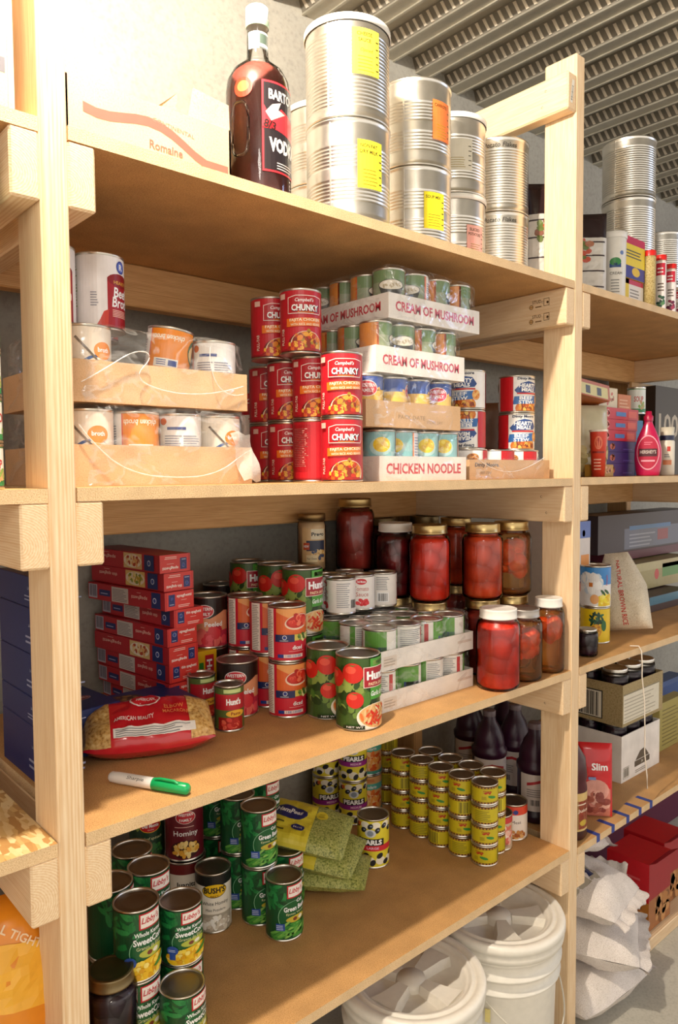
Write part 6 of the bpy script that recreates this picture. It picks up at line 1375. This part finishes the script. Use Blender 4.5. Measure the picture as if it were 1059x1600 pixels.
# bag with a carton on it, hugging the post
pouch('snack_bag', 'tall pale snack bag standing behind the right post', 'bag', (xat(929, .13)-.052, .13, z+.001), face(1.4, .12, 0)*.5, .10, .20, .05, mat('#c8bfa0', .3), (lambda: (lambda a: (a.blobs(-.05, 0, .04, .05, 26, ['#a89858', '#8c7c3c', '#c8b87c', '#6c6430'], .012), a)[1])(Art()))(), None, seed=4)
o = MB(); o.box((0, 0, 0), (.14, .12, .045), mat('#b8642c', .4), .001); a = Art(); a.rect(.01, .004, .13, .035, '#d8c878'); a.up(); a.rect(.03, .008, .05, .03, '#4c4430'); a.rect(.08, .008, .1, .03, '#4c4430'); a.emit(o, plane((0, 0, 0), (1, 0, 0), (0, 0, 1)))
q = o.build('food_carton', None, (xat(946, .08)-.145, .08, z+.225)); q.rotation_euler = (radians(-8), radians(6), radians(-6)); tag(q, 'orange and yellow carton lying on the pale snack bag', 'carton')
# dim goods seen between the stew cans and the post
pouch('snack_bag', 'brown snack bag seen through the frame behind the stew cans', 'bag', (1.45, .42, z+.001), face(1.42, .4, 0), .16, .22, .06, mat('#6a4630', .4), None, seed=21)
# --- shelf three right
z = Z3+.001
x, y = settle(0, z, z+.105, .042, Y=.13, pxR=955); can('pine2', x, y, z, 0, 'yellow can with pineapple picture, under the tall fruit can', 'can'); 
hp = zat(x, y-.04, 884)-(z+.106); can('pine', x, y, z+.106, 12, 'white, blue and yellow pineapple can on top of another can', 'can', None, sc_=(.87, .87, hp/.12))
jar('puss', z, 0, 'small jar of purple jelly in front of the pineapple cans', Y=.055, pxR=937, s=.82)
a = Art()
abox('cereal_box', 'tall white box with orange and blue print against the right post', 'box', 902, 923, .16, z, 0, .2, '#d8d0cc', lambda a, w, h: (a.rect(0, h*.86, w, h, '#4c68b0'), a.ell(w*.5, h*.9, .008, .01, '#c83c34'), a.rect(w*.3, h*.62, w*.9, h*.72, '#e0903c'), a.rect(w*.2, h*.42, w*.7, h*.5, '#c84a2c'), a.lines(w*.2, h*.1, w*.8, h*.36, 4, '#b0a8a4')), None, 815)
for k in (0, 1): can('pine2', 1.405, .40, z+k*.106, 20+60*k, 'dim yellow can seen through the frame left of the right post, %s' % lvl(k, 2), 'can', 'dim yellow cans')
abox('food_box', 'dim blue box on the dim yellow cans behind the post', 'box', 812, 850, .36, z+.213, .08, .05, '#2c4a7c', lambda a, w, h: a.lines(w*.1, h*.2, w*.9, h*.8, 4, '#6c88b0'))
# rice sack
w, h = .15, zat(xat(985, .12), .12, 868)-z
a = Art(); hh = h/2
a.text('NATURAL', hh*.52, .012, .014, '#c8302c', w=.08, bold=.01, rot=pi/2*0+pi); 
a = Art(); a.text('NATURAL BROWN RICE', .0, -.004, .015, '#c4302c', w=h*.82, bold=.01, rot=pi)
mb = pillow(h, w, .11, RICEC, 26, 18, .006, 33, pinch=0, art=a, pw=.55, step=.01, fr=22)
for i, v in enumerate(mb.v):     # gathered neck at the top
    t = max(0, (v[0]/hh)); k = 1-.62*max(0, t-.1)**1.1; mb.v[i] = (v[0], v[1]*k, (v[2]-.055)*k+.055)
Y = .115; xs = xat(982, Y)
o = mb.build('rice_sack', None, M=Matrix.Translation((0, .05, h/2)) @ STAND)
o.location = (xs, Y, z+.012); o.rotation_euler = (0, radians(-8), face(xs, Y, -4)); tag(o, 'cream cloth sack of brown rice with red lettering', 'sack')
DK = mat('#2c2028', .5)
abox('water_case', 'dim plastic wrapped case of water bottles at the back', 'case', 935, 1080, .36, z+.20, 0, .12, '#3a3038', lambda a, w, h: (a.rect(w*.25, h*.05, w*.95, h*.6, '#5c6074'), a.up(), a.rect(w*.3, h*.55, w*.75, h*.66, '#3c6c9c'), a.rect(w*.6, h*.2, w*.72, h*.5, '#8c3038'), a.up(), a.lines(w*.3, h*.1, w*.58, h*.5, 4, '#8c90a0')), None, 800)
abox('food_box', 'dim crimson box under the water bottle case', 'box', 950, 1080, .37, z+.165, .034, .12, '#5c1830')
abox('food_box', 'beige box with a tomato and green mark behind the rice sack', 'box', 968, 1080, .30, z+.06, .10, .12, '#a89c6c', lambda a, w, h: (a.rect(0, h*.7, w, h, '#b8ae80'), a.ell(w*.5, h*.5, .018, .02, '#c42c2c', 14), a.rect(w*.58, h*.35, w*.84, h*.85, '#4a8c34'), a.blobs(w*.2, h*.3, .04, .03, 12, ['#6c4c2c', '#8c6c3c'], .015)))
abox('food_tray', 'low blue edged tray on the right bay shelf', 'tray', 1000, 1080, .22, z, .055, .10, '#4c3c3c', lambda a, w, h: a.rect(w*.2, h*.45, w*.85, h*.98, '#4c8098'))
# cord from the sack to the shelf below
mb = MB(); P = aty(1002, 1003, -.004); Q = aty(998, 1215, .02); pts = [(P.x-.02, .02, z+.004), (P.x-.004, .002, z+.004), (P.x, -.004, z-.01)]
for i in range(1, 12): t = i/12; pts.append((P.x+(Q.x-P.x)*t+.002*sin(i*2.1), -.006+.002*sin(i), z-.01+(Z4+.02-z)*t))
mb.tube(pts, .0018, mat('#e8dccc', .8), 6); tag(mb.build('cord', None), 'white cord hanging from the rice sack shelf down to the jelly jar trays', 'cord')
# --- shelf four right
z = Z4-.006
def jtray(pxl, pxc, pxr, Y, z0, h, label, art_f, art_l, mt, n0, yT):
    xa, xb = xat(pxc, Y), xat(pxr, Y); r = (xb-xa)/3/2-.002; d = 4*r+.014
    mb = MB(); ob = tray(xa, xb, Y, Y+d, z0, h, mt, label, art_f, art_l, group='cases of jelly jars')
    for i in range(3):
        for j in range(2):
            JS[0] = (r/.036, r/.036, h*1.30/.09); jar('puss', z0+.003, 0, 'small dark jelly jar in the %s case, %s of the %s row' % (n0, ('left', 'middle', 'right')[i], ('front', 'back')[j]), xy=(xa+(xb-xa)*(i+.5)/3, Y+.004+d*(j+.5)/2), s=r/.036, group='jelly jars in the cases')
    return ob
Yt = .12
xa, xb = xat(976, Yt), xat(1036, Yt); wj = xb-xa
h1 = zat(xa, Yt, 1152)-z; 
fa = Art(); fa.rect(.012, .01, .05, .045, '#3c3830'); fa.up(); fa.rect(.013, .011, .049, .044, '#ece6da'); fa.up(); fa.bars(.016, .014, .046, .042, '#4a463c', 9); fa.poly([(.09, .05), (.12, .075), (.15, .08), (.18, .05)], '#5c5448'); fa.rect(.085, .03, .185, .048, '#5c5448'); fa.up(); fa.text('Jar', .135, .039, .010, '#ece6da', bold=.03); fa.lines(.09, .01, .16, .022, 2, '#8c8474')
la = Art(); la.text('Candles', .13, .045, .011, '#3c3830', w=.05, bold=.02, rot=pi/2)
jtray(0, 976, 1036, Yt, z, max(.06, h1), 'white cardboard case of jelly jars on the low right shelf', fa, la, CARDW, 'lower', 0)
z2_ = z+max(h1, .06)+.028
xc, xr = xat(977, Yt), xat(1040, Yt); h2 = zat(xc, Yt, 1072)-z2_
fa = Art(); fa.rect(.005, .01, wj*.95, h2*.75, '#e4dcc8'); fa.up(); fa.lines(.01, .014, wj*.9, h2*.7, 7, '#b8ae98', .3); fa.rect(.004, h2*.74, wj*.96, h2*.77, '#8c8268')
la = Art(); la.rect(.02, .012, .118, h2*.78, '#2c2a24'); la.up(); la.rect(.024, .015, .114, h2*.75, '#dcd4c0'); la.up(); la.bars(.03, .018, .108, h2*.72, '#3c3a34', 12)
jtray(0, 977, 1040, Yt, z2_, h2, 'tan cardboard case of jelly jars stacked on the white case', fa, la, speck('tan_case', '#b8a478', '#ab9668', '#8f7c52', 200), 'upper', 0)
jar('pur', z, 0, 'jar with a wide gold lid behind the red pouch', Y=.13, pxR=950, s=.86)
x, y = settle(0, z, z+.22, .045, Y=.055, pxR=922)
o = thing('juice_bottle', 'plastic bottle of dark red juice behind the post, red and yellow label', 'bottle', (x, y, z+.0005), face(x, y, 40)); h = zat(x, y, 1150)-z
JU = pulp('juice', '#5c1420', '#481018', '#2c080e', 8)
mb = MB(); mb.lathe([(.0001, .001), (.040, 0), (.045, .008), (.045, h*.5), (.042, h*.56), (.045, h*.62), (.040, h*.8), (.02, h*.92), (.014, h*.96)], JU, 32); mb.build('bottle_body', o); mb = MB(); mb.lathe([(.016, h*.95), (.016, h), (.0001, h)], WLID, 20); mb.build('cap', o)
a = Art(); a.rect(-.06, h*.1, .13, h*.48, '#d8b878'); a.rect(-.06, h*.12, .13, h*.4, '#b8202c'); a.up()
for q in (-.01, .05): a.text('Juice', q+.02, h*.3, .012, '#f0d8c0', w=.04, bold=.02); a.ell(q+.02, h*.18, .014, .008, '#c8a83a'); a.lines(q, h*.36, q+.04, h*.39, 1, '#f0d8c0')
a.emit(mb := MB(), cyl(.0452), dx=.006); mb.build('label', o)
hp = zat(xat(940, .05), .05, 1166)-z
a = Art(); a.rect(-hp*.49, -.04, -hp*.1, .04, '#c87868'); a.up(); a.ell(-hp*.12, .0, .03, .036, '#d8988a', 18); a.blobs(-hp*.3, 0, .03, .03, 20, ['#a85848', '#e0a898', '#8c4038'], .012)
a.text('Slim', hp*.2, -.01, .020, '#fff', w=.044, bold=.03, rot=-pi/2); a.p = [q for q in a.p]; a.rect(hp*.02, .0, hp*.06, .02, '#7c8cc0')
def pouch2(a_, loc, w, h, d, mt, label):
    mb = pillow(h, w, d, mt, 24, 16, .003, 8, art=a_, pw=.45)
    o = mb.build('drink_mix_pouch', None, M=Matrix.Translation((0, 0, h/2)) @ STAND); o.location = loc; o.rotation_euler = (radians(-4), 0, face(loc[0], loc[1], 10)); tag(o, label, 'pouch'); return o
pouch2(a, (xat(940, .06), .075, z+.001), .095, hp, .04, mat('#d01a24', .3, coat=.3), 'glossy red pouch with white slanted lettering, in front of the jelly jar cases')
# juice bottles seen through the frame behind the low shelf
JD = pulp('dark_juice', '#4c1a38', '#34102a', '#1c0818', 8)
def jproto():
    o = thing('juice_bottle', '', 'bottle'); h = .27; r = .052
    mb = MB(); mb.lathe([(.0001, .001), (.046, 0), (r, .008), (r, h*.10), (r-.003, h*.11), (r-.003, h*.52), (r, h*.53), (r, h*.58), (r-.007, h*.61), (r-.007, h*.64), (r-.010, h*.72), (.032, h*.82), (.020, h*.89), (.017, h*.97)], JD, 32); mb.build('bottle_body', o)
    mb = MB(); mb.lathe([(.019, h*.94), (.019, h*.995), (.018, h), (.0001, h)], mat('#6c5c60', .4), 20); mb.build('cap', o)
    a = Art(); a.rect(-.06, h*.13, .06, h*.51, '#d8ccc4'); a.up(); a.poly([(-.04, h*.42), (.0, h*.46), (.04, h*.42), (.04, h*.39), (.0, h*.43), (-.04, h*.39)], '#b82c34', False); a.rect(.02, h*.18, .05, h*.36, '#7ca0c8'); a.up(); a.ell(.035, h*.24, .010, .012, '#c83a5c', 12); a.bars(-.03, h*.19, -.005, h*.25, '#3c3c3c', 8); a.lines(-.04, h*.28, .01, h*.37, 4, '#8c8480')
    a.emit(mb := MB(), cyl(r-.0025), dx=.006); mb.build('label', o); return o
for i, (px, Y) in enumerate(((1.40, .175), (1.50, .313), (1.395, .33), (1.47, .46), (1.60, .42))):
    X = px; inst('jb', jproto, (X, Y, z+.0005), face(X, Y, (20, -10, 10, 0, 30)[i]), 'dark juice bottle with a pale label seen behind the low shelf, %s' % ('nearest the right post', 'second from the post', 'third from the post', 'furthest left', 'rearmost')[i], 'bottle', 'dark juice bottles')
abox('food_box', 'yellowish paper packet behind the jelly jar cases', 'packet', 1036, 1075, .16, z, 0, .04, '#a89c58', lambda a, w, h: a.lines(w*.1, h*.1, w*.8, h*.9, 10, '#7c7240', .3), None, 1092)
abox('cloth_bundle', 'blue cloth bundle at the back right of the low shelf', 'cloth', 1036, 1080, .24, z+.09, 0, .08, '#2c5090', None, None, 1062, bev=.012)
x, y = xat(1056, .2), .3; o = thing('red_tub', 'red tub with a pale lid at the right picture edge', 'tub', (x, y, z+.14), 0); mb = MB(); mb.lathe([(.0001, 0), (.04, 0), (.045, .08)], mat('#b8183c', .35), 24); mb.build('tub_body', o); mb = MB(); mb.lathe([(.047, .078), (.047, .088), (.0001, .088)], mat('#c8a48c', .4), 24); mb.build('lid', o)
# --- floor level right: sacks, red cartons, runner board
def sack(name, label, loc, rot, w, d, t, seed, mt=CLOTH, group='white grain sacks', art=None, wr=.012, n=26, pinch=.05):
    mb = pillow(w, d, t, mt, n, 20, wr, seed, False, pinch, art=art, pw=.5, fr=14, step=.02)
    t_mid = lambda k: t/2+.0015-.003*k
    hem = MB(); x = w/2; N = 36; vs = []
    for i in range(N+1):
        v = -1+2*i/N; q = noise.noise(Vector((i*.23, seed, 1)))
        for e in range(4): vs.append((x-.014+e*.014+.006*q*e, v*d/2*(.90+.02*e), t_mid(e)+.010*noise.noise(Vector((i*.19, seed, e*.4)))*e*.6))
    fs = [(4*i+j, 4*i+j+1, 4*i+j+5, 4*i+j+4) for i in range(N) for j in range(3)]
    vs2 = [(p[0], p[1], p[2]-.003) for p in vs]
    hem.add(vs, fs, mt, True); hem.add(vs2, [tuple(reversed(f)) for f in fs], mt, True)
    o = mb.build(name, None, loc); o.rotation_euler = rot; tag(o, label, 'sack', group); hem.build('hem', o); return o
R_ = radians
Xs = lambda px, Y: xat(px, Y)
fl = FLOOR
sack('grain_sack', 'white grain sack lying lowest of the pile by the right post', (1.50, .12, fl+.002), (0, 0, R_(-4)), .32, .34, .12, 2, wr=.010)
sack('grain_sack', 'white grain sack second up in the pile, hem hanging over the edge', (1.50, .11, fl+.128), (R_(2), R_(3), R_(-62)), .34, .27, .12, 9, wr=.016)
a3 = Art(); a3.poly([(-.17, -.11), (.06, -.11), (.10, -.03), (-.02, .03), (-.17, .03)], '#a39b8c'); a3.up(); a3.poly([(-.17, -.11), (.045, -.11), (.082, -.035), (-.025, .02), (-.17, .02)], '#27305c')
sack('grain_sack', 'white grain sack with a navy printed panel, its round end turned to the front', (1.485, .13, fl+.256), (R_(0), R_(6), R_(-80)), .34, .22, .12, 15, wr=.014, art=a3)
a2 = Art(); a2.poly([(-.14, -.12), (.02, -.08), (.04, .0), (-.14, .09)], '#8c8474'); a2.up(); a2.poly([(-.14, -.11), (.01, -.073), (.03, -.005), (-.14, .08)], '#27305c')
sack('grain_sack', 'small white grain sack on top of the pile right under the taped shelf', (1.52, .19, fl+.375), (R_(-4), R_(4), R_(-20)), .20, .26, .08, 22, wr=.012)
sack('grain_sack', 'white sack end folded up beside the pile against the red carton', (1.70, .13, fl+.15), (R_(0), R_(-84), R_(20)), .24, .15, .07, 29, wr=.016)
X1, X0 = xat(1057, .05), xat(1023, .05)
zc0 = fl+.040; w, d, h = X1-X0, .14, zat(X0, .05, 1352)-zc0
REDB = mat('#c4202a', .4)
def grain_carton():
    mb = MB(); mb.box((0, 0, 0), (w, d, h), mat('#8a3028', .5), .002); mb.add([(0, 0, h+.001), (w*.95, 0, h+.001), (w*.95, -.03, h+.018), (0, -.02, h+.012)], [(0, 1, 2, 3)], REDB)
    a = Art(); a.rect(0, 0, d, h*.42, '#b8742c'); a.rect(0, h*.42, d, h, '#cc1e28'); a.up(); a.blobs(d*.5, h*.2, d*.4, h*.16, 16, ['#d89a4c', '#8c4a20', '#c8843c'], .012); a.lines(d*.2, h*.62, d*.8, h*.8, 2, '#d8585c'); a.emit(mb, plane((0, d, 0), (0, -1, 0), (0, 0, 1)))
    a = Art(); a.rect(0, 0, w, h*.45, '#a4683c'); a.rect(0, h*.45, w, h, '#a01c28'); a.up(); a.blobs(w*.6, h*.24, w*.35, h*.16, 24, ['#b87c44', '#7c4c24', '#c89058'], .018); a.emit(mb, plane((0, 0, 0), (1, 0, 0), (0, 0, 1)))  # front repeats the side print in darker tones: shade put into the colour
    a = Art(); a.rect(0, 0, w, d, '#d02028'); a.emit(mb, plane((0, 0, h), (1, 0, 0), (0, 1, 0))); return mb
for i, (X, Y) in enumerate(((X0, .05), (X0+w+.02, .08))):
    me_ = grain_carton().build('grain_carton', None, (X, Y, zc0)); tag(me_, ('red and brown carton with an open flap standing right of the sacks', 'red carton just beyond the open flapped one')[i], 'carton', 'red cartons on the floor')
mb = MB(); mb.box((0, 0, 0), (.75, .20, .038), wood('X'), .002); o = mb.build('runner_board', None, (X0-.06, .03, fl+.0004)); tag(o, 'pine runner board on the floor under the red cartons', 'board')
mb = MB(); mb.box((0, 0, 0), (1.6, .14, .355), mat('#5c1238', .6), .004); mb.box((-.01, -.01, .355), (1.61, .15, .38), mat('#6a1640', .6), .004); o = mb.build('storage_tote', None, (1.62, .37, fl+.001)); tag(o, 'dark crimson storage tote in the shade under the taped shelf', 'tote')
mb = pillow(.30, .18, .085, glass('thin_bag', (.75, .7, .8), .2, .15), 18, 14, .012, 44); o = mb.build('plastic_bag', None, (2.12, .43, fl+.385)); tag(o, 'translucent plastic bag on the cartons under the taped shelf', 'bag')

# =================================================================== left bay
z = Z1-.001
def bx(name, label, cat, x0, x1, y0, y1, z0, h, mt, front=None, left=None):
    mb = MB(); mb.box((0, 0, 0), (x1-x0, y1-y0, h), mt, .001)
    if front: front.emit(mb, plane((0, 0, 0), (1, 0, 0), (0, 0, 1)))
    if left: left.emit(mb, plane((0, y1-y0, 0), (0, -1, 0), (0, 0, 1)))
    return tag(mb.build(name, None, (x0, y0, z0+.0004)), label, cat)
yf = .05; x1 = xat(32, yf); a = Art(); w = .26
zb_ = zat(x1, yf, 165)
a.text('KES', w-.055, zat(x1, yf, 80)-z, .026, '#d8c8ac', w=.085, bold=.03); a.rect(w-.13, zat(x1, yf, 116)-z, w-.004, zat(x1, yf, 92)-z, '#6c6c74'); a.up(); a.text('turkey', w-.04, zat(x1, yf, 105)-z, .013, '#f0e0c8', w=.06, bold=.02)
bx('cardboard_box', 'large pale cardboard box at the top left edge with a grey print band', 'box', x1-.26, x1, yf, .40, z, .40, CARDT, a)
# slim cardboard and can stack further down
z = Z2-.001
yq = .05
for k in range(7):
    kd = 'lime' if k == 4 else 'gw'; xx = xat(6, yq)-.0345
    can(kd, xx, yq, z+k*.0606 if kd == 'gw' else z+k*.0606, 60 if k % 2 else 20, 'short can at the far left picture edge, %s of the narrow stack' % (lvl(k, 7)), 'can', 'short cans at the left picture edge', sc_=None if kd == 'gw' else (.9, .9, 1))
# orange snack bag in a box on the low left shelf
z = Z4-.001
OR = mat('#e8901c', .3, coat=.3); YO = mat('#e0a020', .4)
hb_ = min(.335, zat(-.02, .08, 1408)-z); print('HB', hb_)
a = Art(); a.poly([(hb_*.05, -.07), (hb_*.30, -.10), (hb_*.36, .02), (hb_*.10, .03)], '#f4b83a'); a.rect(hb_*.08, .03, hb_*.3, .08, '#f0a028'); a.up(); a.text('NEW', hb_*.22, .055, .012, '#4c3418', bold=.03, rot=-pi/2)
a.poly([(-hb_*.35, -.01), (-.0, -.0), (-.0, .024), (-hb_*.35, .02)], '#c8402c'); a.up(); a.text('Nut & Rice', -hb_*.17, .008, .009, '#f0d0b8', w=.08, rot=pi); a.text('SEAL TIGHT', hb_*.38, -.02, .012, '#f4d8b0', w=.09, bold=.02, rot=-pi/2-.6)
mb = pillow(hb_, .22, .12, OR, 26, 18, .010, 51, art=a, pw=.5, step=.012, fr=20)
o = mb.build('snack_bag', None, M=Matrix.Translation((0, .0, hb_/2)) @ STAND); o.location = (-.045, .175, z+.001); o.rotation_euler = (radians(-6), 0, radians(-6)); tag(o, 'orange and yellow snack bag standing at the bottom left', 'bag')
mb = pillow(hb_*.7, .16, .08, mat('#d9a05c', .4), 20, 14, .008, 57); o = mb.build('snack_bag', None, M=Matrix.Translation((0, 0, hb_*.35)) @ STAND); o.location = (-.30, .03, z+.001); o.rotation_euler = (radians(-4), 0, radians(-20)); tag(o, 'tan and white snack bag at the left picture edge', 'bag')
# =================================================================== light, camera, world
def lamp(name, loc, e, col, rad):
    l = bpy.data.lights.new(name, 'POINT'); l.energy = e; l.color = col; l.shadow_soft_size = rad; o = bpy.data.objects.new(name, l); o.location = loc; COL.objects.link(o); return o
lamp('ceiling_bulb', (.02, -.19, 1.12), 98, (1, .88, .73), .03)
lamp('added_front_fill', (-.9, -1.9, .95), 32, (1, .92, .82), .22)  # soft fill added behind the camera, not a known lamp of the room
lamp('far_lamp', (3.9, -2.2, 1.0), 34, (.45, .62, 1), .25)
wd = bpy.data.worlds.new('room_light'); sc.world = wd; wd.use_nodes = True; b = wd.node_tree.nodes['Background']; b.inputs[0].default_value = (1, .91, .8, 1); b.inputs[1].default_value = 1.0
cd = bpy.data.cameras.new('camera'); co = bpy.data.objects.new('camera', cd); COL.objects.link(co); sc.camera = co
cd.sensor_fit = 'VERTICAL'; cd.sensor_height = 24; cd.lens = 24*FPX/1600; cd.clip_start = .02
Mx = Matrix((RT, UP, -FW)).transposed().to_4x4(); Mx.translation = CP; co.matrix_world = Mx
vs = sc.view_settings; vs.view_transform = 'Standard'; vs.look = 'None'; vs.gamma = 1; vs.use_curve_mapping = False; vs.exposure = .45
sc.cycles.max_bounces = 8; sc.cycles.transparent_max_bounces = 24; sc.cycles.use_denoising = True; sc.cycles.sample_clamp_indirect = 4
